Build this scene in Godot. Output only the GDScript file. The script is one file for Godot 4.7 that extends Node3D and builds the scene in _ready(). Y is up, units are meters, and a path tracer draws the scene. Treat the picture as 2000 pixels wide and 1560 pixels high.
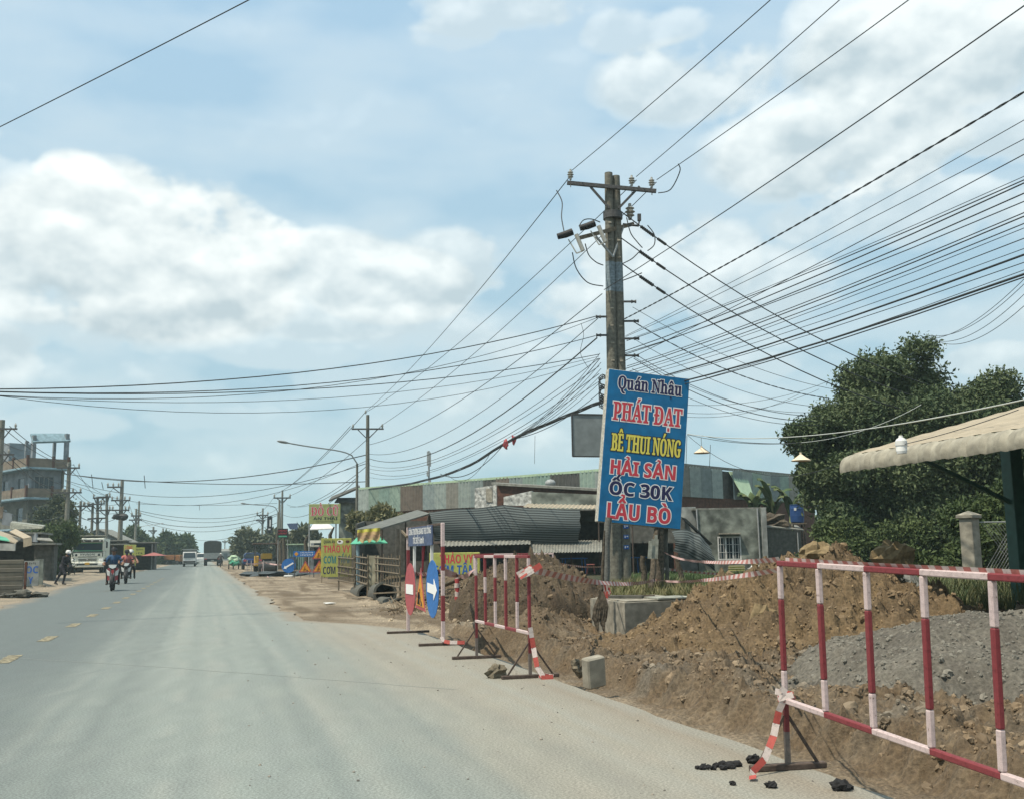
extends Node3D
# A dusty roadside with roadworks. y is up, metres; the road runs along U, V points to its right-hand side.
const U := Vector3(-0.2807, 0, -0.9598)
const V := Vector3(0.9598, 0, -0.2807)
const RO := Vector3(-2.43, 0, 0)
const ROAD_YAW := 0.2845
var M := {}
var T := {}
var counts := {}
var fb := FastNoiseLite.new()
var fine := FastNoiseLite.new()
var cell := FastNoiseLite.new()
var cell2 := FastNoiseLite.new()
var rng := RandomNumberGenerator.new()

func R(s: float, t: float, y := 0.0) -> Vector3:
	return RO + U * s + V * t + Vector3(0, y, 0)

func st_of(x: float, z: float) -> Vector2:
	var d := Vector3(x, 0, z) - RO
	return Vector2(d.dot(U), d.dot(V))

class B:
	var v := PackedVector3Array()
	var n := PackedVector3Array()
	var c := PackedColorArray()
	var xf := Transform3D()
	var col := Color.WHITE
	func _put(p: Vector3, m: Vector3) -> void:
		v.append(xf * p); n.append((xf.basis * m).normalized()); c.append(col)
	func tri(a: Vector3, b: Vector3, d: Vector3) -> void:
		var m := (b - a).cross(d - a)
		if m.length_squared() < 1e-16: return
		m = m.normalized()
		_put(a, m); _put(d, m); _put(b, m)
	func quad(a: Vector3, b: Vector3, d: Vector3, e: Vector3) -> void:
		tri(a, b, d); tri(a, d, e)
	func tri_out(a: Vector3, b: Vector3, d: Vector3, o: Vector3) -> void:
		if (b - a).cross(d - a).dot((a + b + d) / 3.0 - o) < 0: tri(a, d, b)
		else: tri(a, b, d)
	func quad_out(a: Vector3, b: Vector3, d: Vector3, e: Vector3, o: Vector3) -> void:
		tri_out(a, b, d, o); tri_out(a, d, e, o)
	func tri_n(a: Vector3, b: Vector3, d: Vector3, na: Vector3, nb: Vector3, nd: Vector3) -> void:
		_put(a, na); _put(d, nd); _put(b, nb)
	func box(o: Vector3, s: Vector3, r := 0.0) -> void:
		var h := s / 2
		if r <= 0.0:
			for a in 3:
				for g in [-1.0, 1.0]:
					var p := []
					for k in [[-1, -1], [1, -1], [1, 1], [-1, 1]]:
						var q := Vector3()
						q[a] = h[a] * g; q[(a + 1) % 3] = h[(a + 1) % 3] * k[0]; q[(a + 2) % 3] = h[(a + 2) % 3] * k[1]
						p.append(o + q)
					quad_out(p[0], p[1], p[2], p[3], o)
			return
		r = minf(r, minf(h.x, minf(h.y, h.z)) * 0.9)
		var f := func(sx: float, sy: float, sz: float, a: int) -> Vector3:
			var q := Vector3((h.x - r) * sx, (h.y - r) * sy, (h.z - r) * sz)
			q[a] = h[a] * (sx if a == 0 else sy if a == 1 else sz)
			return o + q
		for a in 3:
			for g in [-1.0, 1.0]:
				var p := []
				for k in [[-1, -1], [1, -1], [1, 1], [-1, 1]]:
					var sg := Vector3()
					sg[a] = g; sg[(a + 1) % 3] = k[0]; sg[(a + 2) % 3] = k[1]
					p.append(f.call(sg.x, sg.y, sg.z, a))
				quad_out(p[0], p[1], p[2], p[3], o)
				for g2 in [-1.0, 1.0]:
					var b2 := (a + 1) % 3
					var d2 := (a + 2) % 3
					var s1 := Vector3(); s1[a] = g; s1[b2] = g2; s1[d2] = -1
					var s2 := s1; s2[d2] = 1
					quad_out(f.call(s1.x, s1.y, s1.z, a), f.call(s2.x, s2.y, s2.z, a), f.call(s2.x, s2.y, s2.z, b2), f.call(s1.x, s1.y, s1.z, b2), o)
		for sx in [-1.0, 1.0]:
			for sy in [-1.0, 1.0]:
				for sz in [-1.0, 1.0]:
					tri_out(f.call(sx, sy, sz, 0), f.call(sx, sy, sz, 1), f.call(sx, sy, sz, 2), o)
	func bar(a: Vector3, b: Vector3, w: float, h := -1.0, r := 0.0) -> void:   # a square bar between two points
		var old := xf
		var z := (b - a)
		var l := z.length()
		if l < 1e-6: return
		z /= l
		var up := Vector3.UP if absf(z.y) < 0.95 else Vector3.RIGHT
		var x := up.cross(z).normalized()
		xf = xf * Transform3D(Basis(x, z.cross(x), z), (a + b) / 2)
		box(Vector3.ZERO, Vector3(w, h if h > 0 else w, l), r)
		xf = old
	func tube(p: Array, r, k := 6, caps := true) -> void:   # smooth tube through points; r a number or a list
		var m := p.size()
		var rings := []
		var side := Vector3.ZERO
		for i in m:
			var d: Vector3 = (p[mini(i + 1, m - 1)] - p[maxi(i - 1, 0)]).normalized()
			if side == Vector3.ZERO:
				side = (Vector3.UP if absf(d.y) < 0.9 else Vector3.RIGHT).cross(d).normalized()
			side = (side - d * side.dot(d)).normalized()
			var o := d.cross(side)
			var ring := []
			for j in k:
				var a := TAU * j / k
				ring.append(side * cos(a) + o * sin(a))
			rings.append(ring)
		for i in m - 1:
			var r0: float = r[i] if r is Array else r
			var r1: float = r[i + 1] if r is Array else r
			for j in k:
				var j2 := (j + 1) % k
				var a0: Vector3 = rings[i][j]; var a1: Vector3 = rings[i][j2]; var b0: Vector3 = rings[i + 1][j]; var b1: Vector3 = rings[i + 1][j2]
				tri_n(p[i] + a0 * r0, p[i] + a1 * r0, p[i + 1] + b1 * r1, a0, a1, b1)
				tri_n(p[i] + a0 * r0, p[i + 1] + b1 * r1, p[i + 1] + b0 * r1, a0, b1, b0)
		if caps and k > 2:
			for e in [0, m - 1]:
				var rr: float = r[e] if r is Array else r
				var inn: Vector3 = p[1] if e == 0 else p[m - 2]
				for j in k:
					tri_out(p[e], p[e] + rings[e][j] * rr, p[e] + rings[e][(j + 1) % k] * rr, inn)
	func cyl(a: Vector3, b: Vector3, r0: float, r1 := -1.0, k := 12) -> void:
		tube([a, b], [r0, r1 if r1 >= 0 else r0], k)
	func lathe(prof: Array, k := 14, o := Vector3.ZERO) -> void:   # Vector2(radius, height), smooth round
		for i in prof.size() - 1:
			var p: Vector2 = prof[i]
			var q: Vector2 = prof[i + 1]
			var sl := Vector2(q.y - p.y, -(q.x - p.x)).normalized()
			for j in k:
				var a0 := TAU * j / k
				var a1 := TAU * (j + 1) / k
				var e0 := Vector3(cos(a0), 0, sin(a0)); var e1 := Vector3(cos(a1), 0, sin(a1))
				var n0 := e0 * sl.x + Vector3(0, sl.y, 0); var n1 := e1 * sl.x + Vector3(0, sl.y, 0)
				var p0 := o + e0 * p.x + Vector3(0, p.y, 0); var p1 := o + e1 * p.x + Vector3(0, p.y, 0)
				var q0 := o + e0 * q.x + Vector3(0, q.y, 0); var q1 := o + e1 * q.x + Vector3(0, q.y, 0)
				if p.x > 1e-5: tri_n(p0, q1, p1, n0, n1, n1)
				if q.x > 1e-5: tri_n(p0, q0, q1, n0, n0, n1)
	func prism(poly: PackedVector2Array, z0: float, z1: float) -> void:   # outline in xy, thick in z
		var idx := Geometry2D.triangulate_polygon(poly)
		for i in range(0, idx.size(), 3):
			var a := poly[idx[i]]; var b := poly[idx[i + 1]]; var d := poly[idx[i + 2]]
			for z in [z0, z1]:
				tri_out(Vector3(a.x, a.y, z), Vector3(b.x, b.y, z), Vector3(d.x, d.y, z), Vector3(a.x, a.y, (z0 + z1) / 2))
		var cw := Geometry2D.is_polygon_clockwise(poly)
		for i in poly.size():
			var a := poly[i]; var b := poly[(i + 1) % poly.size()]
			var q := [Vector3(a.x, a.y, z1), Vector3(b.x, b.y, z1), Vector3(b.x, b.y, z0), Vector3(a.x, a.y, z0)]
			if not cw: quad(q[3], q[2], q[1], q[0])
			else: quad(q[0], q[1], q[2], q[3])
	func ball(o: Vector3, s: Vector3, k := 10) -> void:
		var h := k / 2
		for i in h:
			for j in k:
				var f := func(i2: int, j2: int) -> Vector3:
					var th := PI * i2 / h
					var ph := TAU * j2 / k
					return Vector3(sin(th) * cos(ph), cos(th), sin(th) * sin(ph))
				var a: Vector3 = f.call(i, j); var b: Vector3 = f.call(i + 1, j); var d: Vector3 = f.call(i + 1, j + 1); var e: Vector3 = f.call(i, j + 1)
				var iv := Vector3(1 / s.x, 1 / s.y, 1 / s.z)
				tri_n(o + a * s, o + d * s, o + b * s, a * iv, d * iv, b * iv)
				tri_n(o + a * s, o + e * s, o + d * s, a * iv, e * iv, d * iv)
	func grid(rows: Array, smooth := true) -> void:   # rows of points, wound so that rows x columns faces out
		var h := rows.size()
		var w: int = rows[0].size()
		var nn := []
		for i in h:
			var line := []
			for j in w:
				var dx: Vector3 = rows[i][mini(j + 1, w - 1)] - rows[i][maxi(j - 1, 0)]
				var dy: Vector3 = rows[mini(i + 1, h - 1)][j] - rows[maxi(i - 1, 0)][j]
				line.append(dx.cross(dy).normalized())
			nn.append(line)
		for i in h - 1:
			for j in w - 1:
				if smooth:
					tri_n(rows[i][j], rows[i][j + 1], rows[i + 1][j + 1], nn[i][j], nn[i][j + 1], nn[i + 1][j + 1])
					tri_n(rows[i][j], rows[i + 1][j + 1], rows[i + 1][j], nn[i][j], nn[i + 1][j + 1], nn[i + 1][j])
				else:
					quad(rows[i][j], rows[i][j + 1], rows[i + 1][j + 1], rows[i + 1][j])
	func wave(a: Vector3, b: Vector3, up: Vector3, pitch: float, amp: float) -> void:   # corrugated sheet from a to b, standing along up, 2 faces thick
		var d := (b - a).normalized()
		var out := d.cross(up).normalized()
		var l := (b - a).length()
		var k := maxi(2, int(l / pitch * 4))
		var r0 := []; var r1 := []
		for i in k + 1:
			var w: float = [0.0, 1.0, 0.0, -1.0][i % 4]
			var p := a + d * (l * i / k) + out * (w * amp)
			r0.append(p); r1.append(p + up)
		grid([r0, r1], false)
	func rock(o: Vector3, s: Vector3, seed_: int, k := 8, smooth := false) -> void:
		var ns := FastNoiseLite.new()
		ns.seed = seed_; ns.frequency = 0.9
		var h := k / 2 + 1
		var rows := []
		for i in h + 1:
			var line := []
			for j in k + 1:
				var th := PI * i / h
				var ph := TAU * (j % k) / k
				var e := Vector3(sin(th) * cos(ph), cos(th), sin(th) * sin(ph))
				var m := 1.0 + 0.75 * ns.get_noise_3dv(e * 1.3) + 0.4 * ns.get_noise_3dv(e * 3.5)
				line.append(o + e * s * m)
			rows.append(line)
		if smooth:
			grid(rows)
			return
		for i in h:
			for j in k:
				quad_out(rows[i][j], rows[i][j + 1], rows[i + 1][j + 1], rows[i + 1][j], o)
	func mesh() -> ArrayMesh:
		var a := []
		a.resize(Mesh.ARRAY_MAX)
		a[Mesh.ARRAY_VERTEX] = v; a[Mesh.ARRAY_NORMAL] = n; a[Mesh.ARRAY_COLOR] = c
		var m := ArrayMesh.new()
		if v.size() > 0: m.add_surface_from_arrays(Mesh.PRIMITIVE_TRIANGLES, a)
		return m

# ---- scene objects
func tag(o: Node, label: String, cat: String, group := "") -> void:
	o.set_meta("label", label); o.set_meta("category", cat)
	if group: o.set_meta("group", group)

func thing(called: String, label: String, cat: String, at := Vector3.ZERO, yaw := 0.0, group := "") -> Node3D:
	var o := Node3D.new()
	o.name = called; o.position = at; o.rotation.y = yaw
	tag(o, label, cat, group); add_child(o, true)
	return o

func part(parent: Node, called: String, b: B, m: Material) -> MeshInstance3D:
	var o := MeshInstance3D.new()
	o.name = called; o.mesh = b.mesh(); o.material_override = m
	parent.add_child(o, true)
	return o

func single(called: String, b: B, m: Material, label: String, cat: String, group := "") -> MeshInstance3D:
	var o := part(self, called, b, m)
	tag(o, label, cat, group)
	return o

func struct(called: String, b: B, m: Material) -> MeshInstance3D:
	var o := part(self, called, b, m)
	o.set_meta("kind", "structure")
	return o

func stuff(o: Node) -> Node:
	o.set_meta("kind", "stuff")
	return o

func copy(src: Node3D, at: Vector3, yaw: float, label: String) -> Node3D:
	var o: Node3D = src.duplicate()
	o.name = src.name
	add_child(o, true)
	o.position = at; o.rotation.y = yaw; o.set_meta("label", label)
	return o

func scatter(parent: Node, called: String, mesh: Mesh, m: Material, xfs: Array, cols := []) -> MultiMeshInstance3D:
	var mm := MultiMesh.new()
	mm.transform_format = MultiMesh.TRANSFORM_3D
	mm.use_colors = cols.size() > 0
	mm.mesh = mesh
	mm.instance_count = xfs.size()
	for i in xfs.size():
		mm.set_instance_transform(i, xfs[i])
		if cols.size() > 0: mm.set_instance_color(i, cols[i])
	var o := MultiMeshInstance3D.new()
	o.name = called; o.multimesh = mm; o.material_override = m
	parent.add_child(o, true)
	stuff(o)
	return o

# ---- materials: linear base colours, shared grey textures for grain and blotches
func lin(r: float, g: float, b: float) -> Color:
	return Color(r, g, b).linear_to_srgb()

func noise_tex(freq: float, lo: float, hi: float, type := FastNoiseLite.TYPE_SIMPLEX_SMOOTH, oct := 5, size := 512, sd := 1) -> NoiseTexture2D:
	var f := FastNoiseLite.new()
	f.noise_type = type; f.frequency = freq; f.fractal_octaves = oct; f.seed = sd
	var t := NoiseTexture2D.new()
	t.width = size; t.height = size; t.seamless = true; t.noise = f
	var g := Gradient.new()
	g.set_color(0, Color(lo, lo, lo)); g.set_color(1, Color(hi, hi, hi))
	t.color_ramp = g
	return t

func mat(key: String, c: Color, rough := 0.8, tex := "", scale := 1.0, det := "", dscale := 4.0, bump := 0.0) -> StandardMaterial3D:
	var m := StandardMaterial3D.new()
	m.resource_name = key
	m.albedo_color = c; m.roughness = rough
	m.metallic_specular = 0.4
	if tex:
		m.albedo_texture = T[tex]; m.uv1_triplanar = true; m.uv1_world_triplanar = true
		m.uv1_scale = Vector3.ONE * scale
	if det:
		m.detail_enabled = true; m.detail_albedo = T[det]; m.detail_blend_mode = BaseMaterial3D.BLEND_MODE_MUL
		m.detail_uv_layer = BaseMaterial3D.DETAIL_UV_2
		m.uv2_triplanar = true; m.uv2_world_triplanar = true; m.uv2_scale = Vector3.ONE * dscale
	if bump > 0:
		m.heightmap_enabled = true; m.heightmap_texture = T[tex]; m.heightmap_scale = bump
	M[key] = m
	return m

func vmat(key: String, rough := 0.9, tex := "", scale := 1.0, det := "", dscale := 4.0, bump := 0.0) -> StandardMaterial3D:
	var m := mat(key, Color.WHITE, rough, tex, scale, det, dscale, bump)
	m.vertex_color_use_as_albedo = true
	return m

# ---- wires
func wire(called: String, label: String, cat: String, group: String, a: Vector3, b: Vector3, sag: float, r := 0.012, m: Material = null, k := 18, twist := 0.0) -> MeshInstance3D:
	if "#" in label:
		counts[label] = counts.get(label, -1) + 1
		label = label.replace("#", NTH[counts[label]])
	var g := B.new()
	var strands := 1 if twist <= 0 else 2
	for q in strands:
		var p := []
		var kk := k if twist <= 0 else int((b - a).length() / 0.11)
		for i in kk + 1:
			var f := float(i) / kk
			var c := a.lerp(b, f) - Vector3(0, 4 * sag * f * (1 - f), 0)
			if twist > 0:
				var an := PI * q + i * 1.05
				c += Vector3(cos(an) * 0.3, sin(an), cos(an) * 0.3) * twist
			p.append(c)
		g.tube(p, r, 4 if r < 0.02 else 6, false)
	return single(called, g, m if m else M.cable, label, cat, group)

# ---- lettering: glyph outlines from the font, accents that it lacks drawn by hand
var font_of := {}
const PLAIN := {"ậ": "â.", "Ạ": "A.", "Ả": "A?", "Ẩ": "Â?", "Ố": "Ô'", "ả": "a?", "Ấ": "Â'", "Ộ": "Ô.", "Ồ": "Ô`", "Ẫ": "Â~", "Ỹ": "Y~", "Ụ": "U.", "ọ": "o.", "Ị": "I.", "Ơ": "O+", "Ư": "U+", "ơ": "o+", "ư": "u+", "Ờ": "O+"}

func glyphs(fam: String, s: String) -> Array:   # [[contours (arrays of Vector2), x offset]], advance in units of the letter height 1
	if not font_of.has(fam):
		var f := SystemFont.new()
		f.font_names = PackedStringArray([fam]); f.font_weight = 700
		font_of[fam] = f
	var rid: RID = font_of[fam].get_rids()[0]
	var ts := TextServerManager.get_primary_interface()
	var x := 0.0
	var out := []
	for ch in s:
		var base: String = ch
		var mark := ""
		if PLAIN.has(ch):
			base = PLAIN[ch][0]; mark = PLAIN[ch][1]
		var gi := ts.font_get_glyph_index(rid, 64, base.unicode_at(0), 0)
		var d := ts.font_get_glyph_contours(rid, 64, gi)
		var adv: float = ts.font_get_glyph_advance(rid, 64, gi).x / 64.0
		var cs := []
		var pts: PackedVector3Array = d.get("points", PackedVector3Array())
		var ends: PackedInt32Array = d.get("contours", PackedInt32Array())
		var first := 0
		for e in ends:
			var raw := []
			for i in range(first, e + 1): raw.append(pts[i])
			first = e + 1
			var m := raw.size()
			var full := []
			for i in m:
				var a: Vector3 = raw[i]
				var b: Vector3 = raw[(i + 1) % m]
				full.append(a)
				if a.z == 0.0 and b.z == 0.0: full.append(Vector3((a.x + b.x) / 2, (a.y + b.y) / 2, 1))
			var poly := PackedVector2Array()
			m = full.size()
			for i in m:
				var a: Vector3 = full[i]
				if a.z == 1.0: poly.append(Vector2(a.x, -a.y) / 64.0)
				else:
					var p: Vector3 = full[(i + m - 1) % m]
					var q: Vector3 = full[(i + 1) % m]
					for f in [0.3, 0.7]:
						poly.append((Vector2(p.x, -p.y).lerp(Vector2(a.x, -a.y), f)).lerp(Vector2(a.x, -a.y).lerp(Vector2(q.x, -q.y), f), f) / 64.0)
			var clean := PackedVector2Array()
			for p in poly:
				if clean.is_empty() or clean[-1].distance_to(p) > 0.004: clean.append(p)
			if clean.size() > 3 and clean[0].distance_to(clean[-1]) < 0.004: clean.remove_at(clean.size() - 1)
			if clean.size() > 2: cs.append(clean)
		if mark:
			var box := Rect2(cs[0][0], Vector2.ZERO)
			for c in cs:
				for p in c: box = box.expand(p)
			var mx := box.get_center().x
			var sh := []
			if mark == ".": sh = [[mx - 0.06, -0.22], [mx + 0.06, -0.22], [mx + 0.06, -0.1], [mx - 0.06, -0.1]]
			elif mark == "'": sh = [[mx + 0.02, box.end.y + 0.01], [mx + 0.1, box.end.y + 0.01], [mx + 0.24, box.end.y + 0.17], [mx + 0.1, box.end.y + 0.17]]
			elif mark == "`": sh = [[mx - 0.02, box.end.y + 0.01], [mx + 0.06, box.end.y + 0.01], [mx + 0.0, box.end.y + 0.17], [mx - 0.15, box.end.y + 0.17]]
			elif mark == "+": sh = [[box.end.x - 0.12, box.end.y - 0.12], [box.end.x - 0.02, box.end.y - 0.16], [box.end.x + 0.1, box.end.y - 0.06], [box.end.x + 0.1, box.end.y + 0.08], [box.end.x - 0.02, box.end.y + 0.08], [box.end.x + 0.0, box.end.y - 0.03]]
			elif mark == "~": sh = [[mx - 0.2, box.end.y + 0.03], [mx - 0.1, box.end.y + 0.08], [mx + 0.1, box.end.y + 0.03], [mx + 0.22, box.end.y + 0.14], [mx + 0.1, box.end.y + 0.1], [mx - 0.1, box.end.y + 0.16]]
			else: sh = [[mx - 0.04, box.end.y + 0.02], [mx + 0.03, box.end.y + 0.02], [mx + 0.12, box.end.y + 0.1], [mx + 0.09, box.end.y + 0.2], [mx - 0.03, box.end.y + 0.23], [mx - 0.1, box.end.y + 0.17], [mx - 0.03, box.end.y + 0.16], [mx + 0.03, box.end.y + 0.14], [mx + 0.02, box.end.y + 0.09]]
			var pv := PackedVector2Array()
			for q in sh: pv.append(Vector2(q[0], q[1]))
			if Geometry2D.is_polygon_clockwise(pv) != Geometry2D.is_polygon_clockwise(cs[0]): pv.reverse()
			cs.append(pv)
		out.append([cs, x])
		x += adv
	out.append(x)
	return out

# one line of flat print in the plane z = at.z of the parent, centred on at, capital letters about 0.72 * size tall
func text(parent: Node, s: String, fam: String, at: Vector3, size: float, width: float, m: Material, edge: Material = null, ew := 0.0, called := "lettering", bold := 0.0) -> void:
	var g := glyphs(fam, s)
	var total: float = g.pop_back()
	var sx := width / total if width > 0 else size
	var b := B.new()
	var o := B.new()
	for it in g:
		if size > 0.3 and called == "lettering":
			b = B.new(); o = B.new()
		var polys := []
		for c in it[0]:
			var q := PackedVector2Array()
			for p in c: q.append(Vector2((p.x + it[1]) * sx - total * sx / 2 + at.x, p.y * size - 0.36 * size + at.y))
			polys.append(q)
		if polys.is_empty(): continue
		var big := 0
		for i in polys.size():
			if absf(area(polys[i])) > absf(area(polys[big])): big = i
		var sg := signf(area(polys[big]))
		for i in polys.size():
			if edge:
				o_strip(o, polys[i], ew * sg, at.z)
			if bold > 0: o_strip(b, polys[i], bold * sg, at.z + 0.002)
		fill(b, polys, at.z)
		if size > 0.3 and called == "lettering":
			var l := part(parent, "letter", b, m)
			if edge: part(l, "outline", o, edge)
	if size > 0.3 and called == "lettering": return
	part(parent, called, b, m)
	if edge: part(parent, called + "_outline", o, edge)

func fill(b: B, polys: Array, z: float) -> void:   # contours filled by the non-zero rule, in level strips
	var ys := []
	for p in polys:
		for q in p: ys.append(snappedf(q.y, 1e-5))
	ys.sort()
	for k in ys.size() - 1:
		var y0: float = ys[k]
		var y1: float = ys[k + 1]
		if y1 - y0 < 1e-4: continue
		var ym := (y0 + y1) / 2
		var hits := []
		for p in polys:
			for i in p.size():
				var a: Vector2 = p[i]
				var c: Vector2 = p[(i + 1) % p.size()]
				if (a.y > ym) == (c.y > ym): continue
				var m := (c.x - a.x) / (c.y - a.y)
				hits.append([a.x + (ym - a.y) * m, a.x + (y0 - a.y) * m, a.x + (y1 - a.y) * m, 1 if c.y > a.y else -1])
		hits.sort_custom(func(p, q): return p[0] < q[0])
		var w := 0
		for i in hits.size() - 1:
			w += hits[i][3]
			if w == 0: continue
			b.quad_out(Vector3(hits[i][1], y0, z), Vector3(hits[i + 1][1], y0, z), Vector3(hits[i + 1][2], y1, z), Vector3(hits[i][2], y1, z), Vector3(hits[i][0], ym, z - 1))

func area(p: PackedVector2Array) -> float:
	var s := 0.0
	for i in p.size(): s += p[i].cross(p[(i + 1) % p.size()])
	return s / 2

func o_strip(o: B, p: PackedVector2Array, w: float, z: float) -> void:   # a band of width |w| outside a contour, 2 mm behind the letter
	var k := p.size()
	var q := []
	for i in k:
		var d0 := (p[i] - p[(i + k - 1) % k]).normalized()
		var d1 := (p[(i + 1) % k] - p[i]).normalized()
		var n0 := Vector2(d0.y, -d0.x); var n1 := Vector2(d1.y, -d1.x)
		var nn := (n0 + n1)
		nn = nn.normalized() if nn.length() > 0.01 else n0
		q.append(p[i] + nn * w * minf(1.0 / maxf(nn.dot(n0), 0.35), 1.8))
	for i in k:
		var j := (i + 1) % k
		o.tri_out(Vector3(p[i].x, p[i].y, z - 0.002), Vector3(p[j].x, p[j].y, z - 0.002), Vector3(q[j].x, q[j].y, z - 0.002), Vector3(p[i].x, p[i].y, z - 1))
		o.tri_out(Vector3(p[i].x, p[i].y, z - 0.002), Vector3(q[j].x, q[j].y, z - 0.002), Vector3(q[i].x, q[i].y, z - 0.002), Vector3(p[i].x, p[i].y, z - 1))

# ---- bodies: tapered capsules joined by a smooth minimum, meshed as surface nets. bones: [a, b, radius a, radius b, colour]
func body(out: B, bones: Array, h: float, k: float) -> void:
	var box := AABB(bones[0][0], Vector3.ZERO)
	for e in bones:
		for q in 2:
			box = box.merge(AABB(e[q] - Vector3.ONE * e[2 + q], Vector3.ONE * e[2 + q] * 2))
	box = box.grow(h * 2 + k)
	var nx := int(box.size.x / h) + 2; var ny := int(box.size.y / h) + 2; var nz := int(box.size.z / h) + 2
	var f := PackedFloat32Array(); f.resize(nx * ny * nz); f.fill(9.0)
	var near := PackedFloat32Array(); near.resize(nx * ny * nz); near.fill(9.0)
	var who := PackedInt32Array(); who.resize(nx * ny * nz)
	for bi in bones.size():
		var e: Array = bones[bi]
		var a: Vector3 = e[0]; var ab: Vector3 = e[1] - a
		var ll := maxf(ab.length_squared(), 1e-9)
		var bb := AABB(a, Vector3.ZERO).expand(e[1]).grow(maxf(e[2], e[3]) + k + 2 * h)
		var lo := (bb.position - box.position) / h; var hi := (bb.end - box.position) / h
		for z in range(maxi(0, int(lo.z)), mini(nz, int(hi.z) + 1)):
			for y in range(maxi(0, int(lo.y)), mini(ny, int(hi.y) + 1)):
				for x in range(maxi(0, int(lo.x)), mini(nx, int(hi.x) + 1)):
					var p := box.position + Vector3(x, y, z) * h - a
					var u := clampf(p.dot(ab) / ll, 0, 1)
					var d := (p - ab * u).length() - lerpf(e[2], e[3], u)
					var i := (z * ny + y) * nx + x
					if d < near[i]:
						near[i] = d; who[i] = bi
					var g := f[i]
					var hh := maxf(k - absf(g - d), 0.0) / k
					f[i] = minf(g, d) - hh * hh * k * 0.25
	var vid := {}
	var vp := []; var vn := []; var vc := []
	var stp := [1, nx, nx * ny]
	for z in nz - 1:
		for y in ny - 1:
			for x in nx - 1:
				var i0 := (z * ny + y) * nx + x
				var s0 := f[i0] < 0
				if s0 == (f[i0 + 1] < 0) and s0 == (f[i0 + nx] < 0) and s0 == (f[i0 + nx + 1] < 0) and s0 == (f[i0 + stp[2]] < 0) and s0 == (f[i0 + stp[2] + 1] < 0) and s0 == (f[i0 + stp[2] + nx] < 0) and s0 == (f[i0 + stp[2] + nx + 1] < 0): continue
				var sum := Vector3.ZERO
				var cnt := 0
				for c in 8:
					for ax in 3:
						if c >> ax & 1: continue
						var c2 := c | 1 << ax
						var va := f[i0 + (c & 1) + (c >> 1 & 1) * nx + (c >> 2) * stp[2]]
						var vb := f[i0 + (c2 & 1) + (c2 >> 1 & 1) * nx + (c2 >> 2) * stp[2]]
						if (va < 0) != (vb < 0):
							var q := Vector3(c & 1, c >> 1 & 1, c >> 2)
							q[ax] += va / (va - vb)
							sum += q; cnt += 1
				vid[i0] = vp.size()
				vp.append(box.position + (Vector3(x, y, z) + sum / cnt) * h)
				var gx := f[i0 + 1] - f[i0] + f[i0 + nx + 1] - f[i0 + nx] + f[i0 + stp[2] + 1] - f[i0 + stp[2]]
				var gy := f[i0 + nx] - f[i0] + f[i0 + nx + 1] - f[i0 + 1] + f[i0 + stp[2] + nx] - f[i0 + stp[2]]
				var gz := f[i0 + stp[2]] - f[i0] + f[i0 + stp[2] + 1] - f[i0 + 1] + f[i0 + stp[2] + nx] - f[i0 + nx]
				vn.append(Vector3(gx, gy, gz).normalized()); vc.append(bones[who[i0]][4])
	for i0 in vid:
		for ax in 3:
			var s1: int = stp[ax]; var s2: int = stp[(ax + 1) % 3]; var s3: int = stp[(ax + 2) % 3]
			if (f[i0] < 0) == (f[i0 + s1] < 0): continue
			var q := [i0, i0 - s2, i0 - s2 - s3, i0 - s3]
			if not (vid.has(q[1]) and vid.has(q[2]) and vid.has(q[3])): continue
			if f[i0] > 0: q.reverse()
			for t in [[0, 1, 2], [0, 2, 3]]:
				var e := []
				for w in t: e.append(vid[q[w]])
				out.col = vc[e[0]]
				var fa: Vector3 = vp[e[0]]
				if (vp[e[1]] - fa).cross(vp[e[2]] - fa).dot(vn[e[0]]) < 0: e = [e[0], e[2], e[1]]
				out.tri_n(vp[e[0]], vp[e[1]], vp[e[2]], vn[e[0]], vn[e[1]], vn[e[2]])
	out.col = Color.WHITE

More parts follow.
